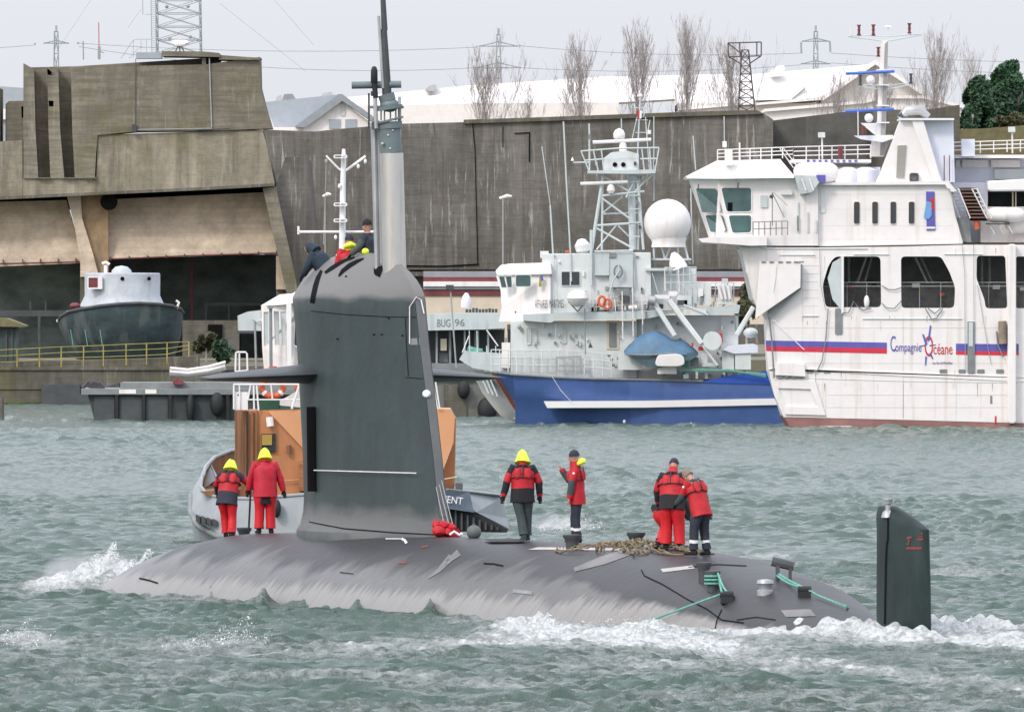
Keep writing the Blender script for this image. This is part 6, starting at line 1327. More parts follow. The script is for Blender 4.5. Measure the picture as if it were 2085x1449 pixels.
part(MB().lathe(V5.p(1040, 440, 2.6), [(0, V5.m(36)), (V5.m(30), V5.m(20)), (V5.m(60), V5.m(27)), (V5.m(90), V5.m(20)), (V5.m(98), .01)], 14), 'radar_pedestal', 'white', ps, smooth=True); part(MB().lathe(V5.p(962, 675, 2.1), [(0, V5.m(14)), (V5.m(20), V5.m(28)), (V5.m(50), V5.m(22)), (V5.m(70), V5.m(10))], 12), 'radar_pedestal', 'white', ps, smooth=True)
part(MB().lathe(V5.p(1016, 322, 2.8), [(0, V5.m(30)), (V5.m(10), V5.m(38)), (V5.m(36), V5.m(38)), (V5.m(58), V5.m(26)), (V5.m(70), .01)], 18), 'small_dome', 'white_clean', ps, smooth=True)
vr([(1136, 540), (1136, 400), (1152, 60)], 5, 'pole_mast'); vr([(1155, 60), (1155, 20)], 3, 'pole_mast')
for x0, y0, x1, y1 in ((1100, 320, 1132, 180), (1186, 180, 1212, 540), (1240, 176, 1240, 720), (1215, 200, 1190, 330), (1172, 180, 1215, 40)): vr([(x0, y0), (x1, y1)], 3.2, 'aerial')
for y in (120, 200, 280): vr([(1120, y), (1200, y)], 2.4, 'aerial_spreader')
part(MB().sphere(V5.p(1156, 42, 3), V5.m(12), 8, 6), 'top_light', 'white_clean', ps); part(MB().lathe(V5.p(1212, 290, 3), [(0, V5.m(11)), (V5.m(26), V5.m(11))], 8), 'aerial_box', 'white', ps)
fl_ = part(MB().prism(V5, [(1134, 138), (1148, 136), (1146, 190), (1132, 186)], 2.9, 2.92), 'flag_red_band', 'red', ps); part(MB().prism(V5, [(1148.5, 136), (1162, 142), (1160, 190), (1146.5, 190)], 2.9, 2.92), 'flag_white_band', 'white_clean', ps)
vr([(822, 222), (824, 528)], 5, 'whip_antenna'); part(MB().tube([V5.p(824, 290, 3), V5.p(824, 322, 3)], V5.m(9), 8), 'antenna_base', 'mgrey', ps)
vr([(1030, 190), (1031, 255)], 3.6, 'whip_antenna'); vr([(718, 474), (820, 472)], 4.5, 'wind_sensor_arm'); part(MB().lathe(V5.p(714, 462, 3), [(0, V5.m(11)), (V5.m(24), .01)], 8), 'wind_sensor', 'white_clean', ps)
for P, r in (([(655, 212, 1), (672, 560, 1), (700, 1060, 1)], 5), ([(516, 372, 1.2), (570, 750, 1.2)], 3), ([(570, 750, 1.2), (588, 1060, 1.2)], 5.5), ([(700, 1060, .9), (706, 1240, .9)], 5)): part(MB().rods(V5, P, r), 'whip_antenna', 'lgrey', ps)
for P in ([(1495, 300, 4), (1512, 520, 4)], [(1478, 640, 3), (1492, 1130, 3)]): part(MB().rods(V5, P, 4), 'whip_antenna', 'lgrey', ps)
# gear on the house
def v3(m_, nm, *b): return part(MB().fbox(V3, *b), nm, m_, ps)
v3('lgrey', 'vent_locker', 355, 150, 500, 400, .7, 1.0); v3('lgrey', 'vent_locker', 500, 150, 740, 520, .75, 1.0); v3('mgrey', 'grille', 500, 170, 565, 216, .65, .75)
part(MB().rods(V3, [(345, 155, .6), (740, 145, .6)], 5), 'cable_tray', 'white', ps); part(MB().rods(V3, [(318, -60, .8), (318, 500, .8)], 16), 'mast_stay_tube', 'lgrey', ps)
part(MB().tube([V3.p(590 + 40 * math.cos(t), 360 - 60 * math.sin(t), .5) for t in np.linspace(0, 2 * PI, 18)], V3.m(9), 6), 'hose_reel', 'mgrey', ps); part(MB().rods(V3, [(500, 590, .4), (540, 450, .4), (600, 350, .4), (590, 270, .4)], 8), 'crane_arm', 'lgrey', ps)
v3('mgrey', 'gear_box', 570, 530, 700, 600, .3, .8); v3('dgrey', 'gear_box', 640, 610, 710, 680, .3, .8)
for cx2, cy2 in ((425, 660), (480, 690)): part(MB().tube([V3.p(cx2 + 34 * math.cos(t), cy2 + 48 * math.sin(t), .35) for t in np.linspace(0, 2 * PI, 18)], V3.m(13), 6), 'lifebuoy', 'lifering', ps)
for x, y0, y1 in ((630, 560, 1040), (735, 520, 1020), (555, 640, 760), (1200, 330, 560), (1060, 340, 560), (830, 600, 900)): part(MB().rod(V3, (x, y0, .3), (x + 8, y1, .3), 6), 'stanchion', 'white', ps)
rail(V3, ps, 1060, 320, 1380, 316, 230, 6, 5, 'lgrey', 3, 1.2); rail(V3, ps, 1390, 470, 1760, 470, 200, 7, 5, 'lgrey', 3, .9)
part(MB().rods(V3, [(960, 690, 0), (1160, 1010, -.2)], 26, 6), 'davit_arm', 'lgrey2', ps); part(MB().rods(V3, [(1100, 650, 0), (1250, 850, -.1), (1430, 1090, -.3)], 30, 6), 'davit_arm', 'lgrey2', ps)
part(MB().rods(V3, [(1430, 1090, -.3), (1590, 1310, -.3)], 14, 6), 'davit_leg', 'lgrey2', ps)
part(MB().tube([V3.p(890, 650, -.1), V3.p(960, 660, -.1)], V3.m(52), 14), 'davit_head', 'steel', ps, smooth=True); v3('white_clean', 'davit_beam', 960, 596, 1110, 636, -.1, .4)
for x0, y0, x1, y1, m_ in ((1100, 560, 1190, 610, 'white_clean'), (1180, 600, 1260, 650, 'lgrey2'), (1260, 600, 1330, 690, 'lgrey'), (1190, 650, 1290, 700, 'dgrey'), (1400, 540, 1450, 620, 'white'), (1420, 610, 1450, 700, 'mgrey'), (1600, 500, 1740, 690, 'lgrey2'), (1640, 430, 1700, 480, 'lgrey'), (1470, 480, 1530, 700, 'lgrey2')): v3(m_, 'deck_gear', x0, y0, x1, y1, .5, 1.1)
for k in range(3): part(MB().tube([V3.p(1600 + k * 50, 500, .4), V3.p(1640 + k * 40, 640, .4)], V3.m(14), 8), 'stowed_liferaft_strap', 'white', ps)
part(MB().rods(V3, [(1790, 1000, .5), (1960, 720, .5)], 26, 6), 'stern_gantry', 'lgrey2', ps); part(MB().rods(V3, [(1760, 800, .6), (1790, 1000, .6)], 9), 'stay', 'mgrey', ps)
v3('lgrey2', 'boat_deck_bracket', 1250, 750, 1480, 800, .2, .6); part(MB().rods(V3, [(1250, 700, .2), (1500, 800, .2)], 12), 'bracket_arm', 'lgrey', ps)
# tender under its blue tarpaulin
tb = thing('covered_tender', 'small boat under a blue tarpaulin on the side deck of the patrol ship', 'boat', V3.p(1000, 1300, .0))
rows = []
for i, (x, yt) in enumerate(((655, 1150), (700, 1090), (800, 1010), (890, 970), (965, 955), (1040, 985), (1120, 1035), (1190, 1052), (1250, 1055), (1310, 1095), (1370, 1150), (1395, 1175))):
    yb = 1190 + (0 if x < 900 else -10 if x < 1000 else 0); w2 = .95 * math.sin(PI * (i + .6) / 12.4) ** .6
    rows.append([V3.p(x, yb + 15, .2 - w2), V3.p(x, yb - (yb - yt) * .45, .2 - w2 * .92 + .05), V3.p(x, yt + (yb - yt) * .12, .2 - w2 * .4), V3.p(x, yt, .2), V3.p(x, yt + (yb - yt) * .12, .2 + w2 * .4), V3.p(x, yb + 10, .2 + w2)])
mb = MB().grid(rows); mb.v = [tuple(Vector(v) + .05 * Vector(mnoise.noise_vector(Vector(v) * 2.2))) for v in mb.v]; part(mb, 'tarpaulin', 'bluecv', tb, smooth=60)
part(MB().prism(V3, [(675, 1195), (900, 1200), (1380, 1180), (1385, 1220), (1330, 1250), (1000, 1330), (880, 1330), (780, 1270)], -.55, .9), 'hull', mat('tender_teal_hull', (.07, .12, .14), .5, var=.2), tb); part(MB().rods(V3, [(670, 1200, -.7), (900, 1205, -.7), (1180, 1185, -.7)], 9), 'rubbing_strip', 'mgrey', tb)
ob_ = part(MB().prism(V3, rpoly([(960, 1290), (985, 1205), (1190, 1190), (1250, 1215), (1262, 1300), (1190, 1320), (980, 1318)], 30), -1.0, -.1), 'console_cover', 'white_rust', tb, bevel=.06); v3('white_rust', 'deck_box', 985, 1300, 1180, 1395, -.4, .4)
# lower deck gear
rail(R6, ps, 290, 672, 840, 680, 130, 12, 3, 'lgrey2', 3, .95); rail(R6, ps, 840, 684, 1000, 700, 130, 4, 3, 'lgrey2', 3, .3)
part(MB().prism(R6, [(100, 730), (130, 680), (280, 690), (420, 700), (420, 800), (280, 796), (180, 780)], 1.9, 5), 'bow_bulwark', 'lgrey', ps)
for x in (160, 205, 262, 316): part(MB().rods(R6, [(x, 560 if x < 250 else 650, 2.6), (x + 4, 780, 2.6)], 3), 'bow_stanchion', 'lgrey', ps)
part(MB().rods(R6, [(158, 590, 3.5), (118, 690, 3.5)], 3).rods(R6, [(262, 555, 3), (330, 650, 3)], 4), 'jackstaff_stay', 'white', ps)
part(MB().tube([R6.p(150, 660, 3), R6.p(200, 685, 3), R6.p(240, 676, 3)], [R6.m(14), R6.m(22), R6.m(10)], 8), 'green_net_roll', 'rope_g', ps)
part(MB().fbox(R6, 352, 630, 402, 780, 1.6, 2.4), 'anchor_windlass', 'white', ps); part(MB().fbox(R6, 370, 520, 384, 602, 1.6, 1.9), 'bow_post', 'cream', ps)
part(MB().plate(R6, [(672, 712), (822, 708), (822, 800), (672, 800)], [[(682, 722), (812, 720), (812, 792), (682, 792)]], .55, .65), 'deck_frame', 'pole', ps)
for x, y in ((985, 705), (1000, 730), (1010, 760), (1040, 720), (1025, 770), (1050, 750)): part(MB().sphere(R6.p(x, y, .4), R6.m(11), 7, 5), 'winch_drum', 'steel', ps)
part(MB().prism(R6, [(1075, 690), (1180, 740), (1180, 790), (1040, 790), (1040, 700)], .3, 1), 'cradle', LG, ps)
part(MB().prism(R6, [(875, 628), (890, 660), (862, 660)], .3, .5), 'cowl', 'dgrey', ps)
part(MB().tube([V3.p(1540, 1060, .2), V3.p(1540, 1061, -.5)], V3.m(95), 18), 'winch_wheel', LG, ps, smooth=True); part(MB().tube([V3.p(1620, 985, 0), V3.p(1625, 1060, 0), V3.p(1600, 1130, 0)], V3.m(22), 6), 'red_wheel_guard', 'red', ps)
part(MB().prism(V3, [(1645, 1150), (1700, 1110), (1960, 1090), (2000, 1110), (2000, 1180), (1760, 1190)], -.3, 1.5), 'stern_locker_lid', 'white_blue', ps); part(MB().fbox(V3, 1770, 1185, 1930, 1350, -.2, 1.3), 'stern_locker', LG, ps); part(MB().fbox(V3, 1640, 1160, 1760, 1360, .0, 1.2), 'stern_locker', LG, ps)
part(MB().sphere(V3.p(1930, 980, .4), V3.m(75), 14, 9, (1, .8, .7)), 'winch_cover', 'lgrey', ps, smooth=True); part(MB().rods(V3, [(1470, 1160, -.2), (1600, 1330, -.2)], 6), 'stay', 'dgrey', ps); v3('lgrey', 'hatch', 1440, 1280, 1600, 1320, -.2, .5)
for x0, y0, x1, y1, m_ in ((1400, 1120, 1450, 1160, 'red'), (1330, 1080, 1350, 1120, 'red'), (1230, 1260, 1300, 1330, 'rope_g'), (1320, 1230, 1400, 1320, 'mgrey'), (1420, 1180, 1490, 1290, LG)): v3(m_, 'deck_gear', x0, y0, x1, y1, -.1, .4)
mb = MB(); 
for k in range(4): mb.tube([V3.p(1200 + k * 8, 1370 - k * 4, -.3), V3.p(1400, 1350 + k * 6, -.35), V3.p(1700, 1365 - k * 4, -.35), V3.p(2080, 1400 + k * 8, -.4)], .045, 5)
solo(mb, 'mooring_rope', 'rope_g', 'pale green mooring rope stretched along the patrol ship stern', 'rope')

# ------------------------------------------------------------------ grey work vessel behind the sail
FU = Fr(800); U8 = FU.sub(860, 560, 5.575)
bv = thing('work_vessel', 'pale grey work vessel marked BUG 96 seen between the sail and the patrol ship', 'vessel', FU.p(930, 745))
part(MB().prism(U8, [(-200, 446), (340, 436), (640, 425), (900, 440), (950, 600), (700, 616), (-200, 634)], 0, 6), 'superstructure', 'lgrey', bv)
text(bv, 'BUG', U8, 168, 585, 90, 'mgrey', -.02, 'name_lettering', wpx=150); text(bv, '96', U8, 366, 578, 84, 'mgrey', -.02, 'name_lettering', wpx=112)
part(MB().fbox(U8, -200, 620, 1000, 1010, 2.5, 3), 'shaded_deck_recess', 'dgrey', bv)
for x, w2, m_ in ((150, 22, 'pole'), (300, 26, 'mgrey'), (470, 20, 'lgrey'), (590, 26, 'mgrey'), (620, 20, 'lgrey'), (735, 22, 'lgrey'), (930, 40, 'cream')): part(MB().fbox(U8, x, 630, x + w2, 1010, 1, 1.4), 'post', m_, bv)
part(MB().fbox(U8, 205, 722, 275, 856, 1, 1.5), 'cream_box', 'cream', bv); part(MB().fbox(U8, 190, 880, 290, 990, 1.5, 2), 'deck_box', 'mgrey', bv); part(MB().fbox(U8, -200, 1000, 1000, 1300, .5, 6), 'hull', 'mgrey', bv)
part(MB().lathe(U8.p(492, 372, .5), [(0, U8.m(55)), (U8.m(60), U8.m(58)), (U8.m(130), U8.m(42)), (U8.m(170), U8.m(16))], 14, axis=(.05, 0, 1)), 'satellite_dome', 'white_blue', bv, smooth=True)
r_ = random.Random(2)
for k in range(10): x = 490 + k * 37; part(MB().fbox(U8, x, 372 + r_.uniform(0, 18), x + 30, 425, .3, 1), 'deck_machinery', 'dgrey', bv)

# ------------------------------------------------------------------ tug
FTg = Fr(378); G4 = FTg.sub(360, 450, 2.131); G6 = FTg.sub(460, 560, 4.83); G3 = FTg.sub(600, 0, 2.415); G5 = FTg.sub(380, 880, 6.0375)
tg = thing('tug', 'small tug with orange casing and white wheelhouse passing close behind the sail', 'tug', FTg.p(700, 1105))
rim = [(150, 1135, 7.4), (112, 1065, 7.8), (88, 1115, 6.3), (92, 1160, 3.6), (128, 1190, 1.4), (210, 1202, .2), (330, 1203, -.2), (580, 1182, -.3)]
knu = [(70, 1200, 6.8), (50, 1190, 7.0), (42, 1205, 5.4), (50, 1270, 3.1), (86, 1322, 1.2), (180, 1368, .0), (330, 1372, -.35), (620, 1352, -.4)]
wln = [(92, 1230, 6.6), (70, 1250, 6.6), (60, 1320, 5.2), (66, 1420, 3.2), (120, 1460, 1.6), (220, 1500, .7), (360, 1520, .3), (640, 1530, .2)]
def ex(P): return [G4.p(*p) for p in P]
part(MB().grid([ex(rim), [a.lerp(b, .5) + Vector((-.05, -.03, 0)) for a, b in zip(ex(rim), ex(knu))], ex(knu)]), 'bulwark', 'tug', tg, smooth=60)
part(MB().grid([ex(knu), ex(wln)]), 'hull', 'tug', tg, smooth=60)
part(MB().tube(ex(rim), .045, 8), 'bulwark_capping', 'tug', tg); part(MB().tube(ex(knu), .085, 10), 'belting', 'mgrey', tg, smooth=True)
part(MB().grid([[p + Vector((.06, .10, -.03)) for p in ex(rim)], [a.lerp(b, .55) + Vector((.12, .2, 0)) for a, b in zip(ex(rim), ex(knu))]]), 'bulwark_inside', 'brown', tg)
hi = [(92, 1120, 5.9), (100, 1078, 7.3), (135, 1040, 8.6), (205, 1012, 9.2), (300, 1000, 9.4)]; lo = [(p[0], 1185, p[2]) for p in hi]
part(MB().grid([ex(hi), ex(lo)]), 'far_bulwark', 'brown', tg); part(MB().tube(ex(hi), .05, 8), 'bulwark_capping', 'tug', tg)
part(MB().prism(G4, [(95, 1175), (620, 1150), (620, 1200), (140, 1195)], 1, 8), 'deck', 'brown', tg)
for i, x in enumerate((124, 136, 150, 163)): part(MB().prism(G5, [(105 + i * 70, 1015 + i * 15), (160 + i * 70, 1040 + i * 14), (165 + i * 70, 1120 + i * 12), (112 + i * 70, 1100 + i * 12)], .35 - i * .12, 1.5 - i * .1), 'freeing_port', 'dgrey', tg)
part(MB().sphere(G5.p(1110, 930, -.5), 1, 14, 10, (G5.m(55), .18, G5.m(115))), 'tyre_fender', 'black', tg, smooth=True)
# orange casing
part(MB().prism(G4, [(246, 822), (310, 822), (310, 1200), (246, 1190)], .9, 4, d0s=[1.6, .6, .6, 1.6]), 'casing_corner', 'brown', tg)
part(MB().prism(G4, [(300, 822), (620, 816), (620, 1200), (300, 1200)], .5, 5), 'casing', 'orange', tg)
part(MB().prism(G4, [(395, 826), (620, 818), (620, 1040), (560, 1000)], .44, .5), 'pale_casing_panel', 'orange2', tg)
for x in (250, 282, 300, 322, 340): part(MB().fbox(G4, x, 826, x + 8, 1195, .40 if x > 295 else 1.0, .9), 'timber_fender', 'brown' if x != 300 else 'black', tg)
part(MB().fbox(G4, 366, 922, 428, 1000, .4, .5), 'casing_doorway', 'dark', tg); part(MB().fbox(G4, 368, 926, 412, 972, .36, .4), 'ochre_door', mat('ochre_paint', (.34, .22, .04), .6), tg)
part(MB().tube([G4.p(400, 850, .35), G4.p(405, 890, .35)], G4.m(16), 9), 'coiled_hose', 'white', tg); part(MB().tube([G4.p(486, 972, .4), G4.p(486, 1010, .4)], G4.m(10), 8), 'brown_hook', 'brown', tg)
part(MB().fbox(G4, 530, 1040, 582, 1170, .3, .5), 'slatted_grille', mat('slatted_brown', (.30, .13, .05), .7, var=.5, scale=(1, 1, 14)), tg); part(MB().rods(G4, [(440, 1128, .4), (530, 1122, .4)], 2), 'casing_rail', 'orange2', tg)
part(MB().prism(G4, [(1040, 815), (1185, 816), (1206, 855), (1200, 960), (1150, 1090), (1140, 1190), (1040, 1190)], .6, 5), 'casing', 'orange2', tg); part(MB().prism(G4, [(1186, 818), (1209, 858), (1204, 1150), (1196, 1190), (1142, 1190), (1152, 1090), (1200, 962)], 1.2, 4.5), 'casing_side', 'orange', tg); part(MB().rods(G4, [(1155, 1120, .4), (1215, 1110, .4)], 2), 'casing_rail', 'cream', tg)
part(MB().fbox(G4, 1208, 1138, 1240, 1180, .5, 1.5), 'dark_bitt', 'dgrey', tg)
# dark stern quarter with the name
part(MB().prism(G4, [(1100, 1162), (1180, 1164), (1400, 1190), (1412, 1200), (1432, 1290), (1440, 1335), (1300, 1262), (1100, 1230)], -.5, 4, d0s=[-.5, -.5, .6, .8, .9, .8, -.2, -.5]), 'stern_quarter', 'tug', tg)
part(MB().prism(G4, [(1080, 1160), (1180, 1162), (1270, 1174), (1290, 1262), (1080, 1232)], -.62, -.3, d0s=[-.62, -.62, -.5, -.5, -.62]), 'dark_name_panel', 'tugd', tg)
part(MB().prism(G4, [(1080, 1232), (1290, 1262), (1440, 1336), (1430, 1350), (1200, 1345), (1080, 1340)], -.3, 4), 'stern_belting', 'black', tg)
for k in range(9): x = 1180 + k * 26; part(MB().fbox(G4, x, 1245 + k * 10, x + 8, 1338, -.4, -.28), 'belting_rib', 'dgrey', tg)
part(MB().rods(G4, [(1100, 1160, -.5), (1180, 1162, -.5), (1404, 1190, .6)], 3.5), 'bulwark_capping', 'mgrey', tg)
text(tg, 'VENT', G4, 1148, 1216, 31, 'white_clean', -.66, 'name_lettering', wpx=92, rot=math.radians(7))
# upper works
part(MB().fbox(G6, 300, 1315, 860, 1335, .8, 4), 'upper_deck', 'green', tg); part(MB().fbox(G6, 325, 1225, 515, 1318, 1.6, 3), 'green_locker', 'green', tg)
part(MB().prism(G6, [(520, 1240), (800, 1080), (800, 1310), (520, 1285)], 1.5, 3), 'lower_house', 'white', tg)
part(MB().prism(G6, [(335, 305), (800, 262), (900, 262), (900, 920), (800, 905), (362, 925), (345, 720)], 1.0, 4, d0s=[1.8, .8, .8, .8, .8, 1.8, 1.8]), 'wheelhouse', 'white', tg)
part(MB().prism(G6, [(328, 302), (520, 190), (640, 182), (720, 140), (900, 130), (900, 270), (720, 262), (560, 290)], .7, 4.3, d0s=[1.9, 1.6, 1.4, 1.2, 1.2, .6, .6, 1.0]), 'wheelhouse_roof', 'white_clean', tg)
part(MB().prism(G6, [(590, 275), (640, 270), (640, 905), (600, 905)], .55, .9), 'corner_pillar', 'white_clean', tg)
window(G6, tg, rpoly([(680, 362), (780, 362), (780, 700), (668, 695)], 24), .72, frame='white_clean', pane='glass_d', fr=10); part(MB().fbox(G6, 690, 600, 770, 680, .66, .69), 'blue_seat_seen_through_glass', 'bluecv', tg)
for P in ([(365, 365), (412, 362), (412, 680), (370, 700)], [(465, 360), (515, 360), (520, 680), (478, 690)], [(530, 360), (582, 358), (582, 690), (548, 695)]): window(G6, tg, P, .93, frame='white', pane='lgrey', fr=7)
part(MB().rods(G6, [(436, 305, .6), (440, 900, .6)], 16), 'exhaust_pipe', 'mgrey', tg); part(MB().fbox(G6, 405, 295, 462, 330, .5, .9), 'rain_cap', 'mgrey', tg)
def rd(P, r=9, nm='white_rail', m_='white_clean', d=.4): part(MB().rods(G6, [(p[0], p[1], d) for p in P], r), nm, m_, tg)
rd([(90, 950), (95, 765), (110, 758), (190, 758), (205, 775), (210, 945)]); rd([(130, 770), (130, 940)], 8, 'post'); rd([(90, 950), (212, 940)])
rd([(70, 1075), (800, 1075)]); rd([(75, 1075), (75, 1320)], 9, 'post'); rd([(130, 1075), (130, 1320)], 7, 'post'); rd([(210, 1225), (800, 1225)], 7); rd([(240, 1080), (215, 1220)], 8, 'post'); rd([(270, 1075), (275, 1320)], 9, 'post'); rd([(300, 1075), (318, 1330)], 9, 'post'); rd([(440, 1075), (455, 1215)], 8, 'post'); rd([(720, 1080), (645, 1315)], 12, 'post')
part(MB().plate(G6, [(78, 1150), (212, 1150), (212, 1325), (78, 1325)], [rr(110, 1085 + 80, 125, 1190, 2)], .45, .6), 'rail_screen', 'white', tg)
for cx2 in (455,): part(MB().tube([G6.p(cx2 + 105 * math.cos(t), 1102 + 88 * math.sin(t), .55) for t in np.linspace(0, 2 * PI, 24)], G6.m(30), 8), 'lifebuoy', 'lifering', tg, smooth=True)
for t0 in (.5, 2.3): part(MB().tube([G6.p(455 + 105 * math.cos(t), 1102 + 88 * math.sin(t), .55) for t in np.linspace(t0, t0 + .3, 4)], G6.m(32), 8), 'lifebuoy_band', 'white_clean', tg)
part(MB().sphere(G6.p(690, 1100, .6), G6.m(28), 10, 8, (1, .4, 1.4)), 'lifebuoy', 'lifering', tg, smooth=True); part(MB().sphere(G6.p(455, 905, .8), G6.m(45), 10, 6, (1, .4, .25)), 'orange_float', 'lifering', tg)
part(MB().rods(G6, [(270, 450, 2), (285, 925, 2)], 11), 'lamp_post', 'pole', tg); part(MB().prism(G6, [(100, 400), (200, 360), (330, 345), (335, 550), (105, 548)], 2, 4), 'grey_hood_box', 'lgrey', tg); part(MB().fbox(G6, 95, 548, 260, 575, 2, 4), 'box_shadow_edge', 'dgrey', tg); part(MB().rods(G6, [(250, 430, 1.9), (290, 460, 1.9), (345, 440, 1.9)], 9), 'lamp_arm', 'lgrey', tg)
for P in ([(1118, 670), (1140, 812)], [(1105, 672), (1130, 812)]): part(MB().rods(G4, [(p[0], p[1], .5) for p in P], 3.5), 'white_rail', 'white_clean', tg)
# white signal mast
part(MB().tube([G3.p(228, 1275, 2.4), G3.p(232, 900, 2.4), G3.p(236, 760, 2.4), G3.p(236, 728, 2.4)], [G3.m(17), G3.m(14), G3.m(12), G3.m(8)], 12), 'signal_mast', 'white_clean', tg, smooth=True)
for P, r in (([(236, 842), (210, 825), (148, 762)], 5), ([(240, 838), (262, 825), (345, 764)], 7), ([(12, 1138), (392, 1138)], 6), ([(12, 1110), (12, 1150)], 6)): part(MB().rods(G3, [(p[0], p[1], 2.4) for p in P], r), 'mast_yard', 'white_clean', tg)
for y in (1003, 1082, 766): part(MB().plate(G3, rr(186, y - 9, 254, y + 9, 8), [rr(193, y - 4, 247, y + 4, 3)], 2.1, 2.3), 'mast_step', 'white_clean', tg)
for x, y, m_ in ((343, 790, 'white_clean'), (308, 815, 'white_clean'), (150, 790, 'pole'), (215, 912, 'white_clean'), (196, 1165, 'white_clean'), (262, 1160, 'white_clean')): part(MB().sphere(G3.p(x, y, 2.3), G3.m(8), 8, 6, (1, 1, 1.5)), 'mast_light', m_, tg)
part(MB().rods(G3, [(150, 780, 2.4), (136, 1200, 2.4)], 2), 'halyard', 'pole', tg)

# smaller fittings that crowd the patrol ship and weather the ferry
r_ = random.Random(12)
for k in range(26):
    x = r_.uniform(430, 1130); y = r_.uniform(515, 640); w_ = r_.uniform(4, 16); h_ = r_.uniform(5, 26)
    part(MB().fbox(R6, x, y, x + w_, y + h_, 1.12, 1.3), 'wall_fitting', r_.choice(['lgrey', 'mgrey', 'white', 'pole', 'lgrey']), ps)
for k in range(30):
    x = r_.uniform(1180, 1740); y = r_.uniform(500, 760); w_ = r_.uniform(5, 22); h_ = r_.uniform(6, 34)
    part(MB().fbox(R6, x, y, x + w_, y + h_, 1.3, 1.6), 'wall_fitting', r_.choice(['lgrey', 'mgrey', 'white', 'pole', 'dgrey']), ps)
for k in range(24):
    x = r_.uniform(600, 1210); y = r_.uniform(110, 430); w_ = r_.uniform(4, 18); h_ = r_.uniform(5, 30)
    if 690 < x < 830 and y > 180: continue
    part(MB().fbox(R6, x, y, x + w_, y + h_, .88, 1.0), 'wall_fitting', r_.choice(['lgrey', 'mgrey', 'white', 'pole']), ps)
for k in range(22):
    x = r_.uniform(860, 1740); y = 452 - (x - 860) * .042 - r_.uniform(2, 6); h_ = r_.uniform(10, 46)
    part(MB().fbox(R6, x, y - h_, x + r_.uniform(6, 26), y, .7, 1.3), 'deck_gear', r_.choice(['lgrey', 'mgrey', 'white', 'dgrey', 'steel', 'lgrey2']), ps)
for k in range(20):
    x = r_.uniform(1180, 1900); h_ = r_.uniform(14, 60); part(MB().fbox(R6, x, 840 - h_, x + r_.uniform(8, 30), 842, -.1 + r_.random() * .6, 1.2), 'deck_gear', r_.choice(['lgrey', 'mgrey', 'white', 'dgrey', 'rope_g', 'lgrey2']), ps)
for k in range(14):
    x = r_.uniform(880, 1730); y0 = 440 - (x - 860) * .04; part(MB().rods(R6, [(x, y0 - r_.uniform(60, 130), .8), (x + r_.uniform(-10, 10), y0, .8)], 2.2), 'stanchion', r_.choice(['white', 'lgrey', 'pole']), ps)
for P in ([(1080, 100), (1130, 150), (1140, 300)], [(980, 300), (1010, 250), (1000, 420)], [(1240, 220), (1300, 420)], [(660, 120), (665, 440)], [(880, 100), (885, 445)], [(690, 500), (670, 520), (672, 600)], [(1120, 300), (1126, 600)], [(1180, 430), (1185, 640)]):
    part(MB().rods(R6, [(p[0], p[1], .82) for p in P], 2.6), 'pipe_run', 'lgrey', ps)
rail(R6, ps, 860, 372, 1210, 352, 74, 8, 2, 'white', 3, .7)
for x in (930, 1100): canv = part(MB().tube([R6.p(x, 424, .5), R6.p(x + 50, 423, .5)], R6.m(15), 12), 'liferaft_canister', 'white_clean', ps, smooth=True)
for k in range(5): part(MB().rods(V5, [(1080 + 0 * k, 600 + k * 88, 2.1), (1150, 598 + k * 88, 2.1)], 4), 'mast_crossbar', 'lgrey', ps)
for x, y in ((1146, 560), (1190, 470), (860, 470), (1240, 470), (1110, 470), (1140, 880), (1120, 720)): part(MB().fbox(V5, x, y, x + 16, y + 22, 1.9, 2.2), 'mast_box', r_.choice(['mgrey', 'lgrey', 'dgrey']), ps)
M['rust'] = mat('rust_stain', (.40, .24, .15), .8, var=.3, scale=(3, 3, 3)); M['faint'] = mat('faint_stain', (.62, .57, .53), .6, var=.15, scale=(3, 3, 3))
for k in range(34):
    x = r_.uniform(420, 1640); y = r_.choice([762, 1040, 1115, 735, 350, 395]) ; h_ = r_.uniform(18, 110) * (.5 if y in (735, 350) else 1)
    part(MB().prism(R8, [(x, y), (x + r_.uniform(2, 5), y), (x + 2.4, y + h_), (x + 1.4, y + h_)], -.012 if y != 1115 else -.015, .0), 'run_stain', 'faint' if r_.random() < .7 else 'rust', fe)
for k in range(7):
    y = 400 + k * 46; part(MB().fbox(R8, 430, y, 520, y + 1.6, -.012, .0), 'plate_seam', 'faint', fe)
for y in (800, 1000, 1180, 1250): part(MB().fbox(R8, 300 if y < 1100 else 570, y, 1590, y + 1.6, -.012, .0), 'plate_seam', 'faint', fe)
for x in (560, 760, 1000, 1180, 1440): part(MB().fbox(R8, x, 1118, x + 1.6, 1310, -.012, .0), 'plate_seam', 'faint', fe)
for y in (1110, 1200, 1300, 1380): part(MB().fbox(R7, 850, y, 1660, y + 1.4, .394, .41), 'plate_seam', 'faint', fe)
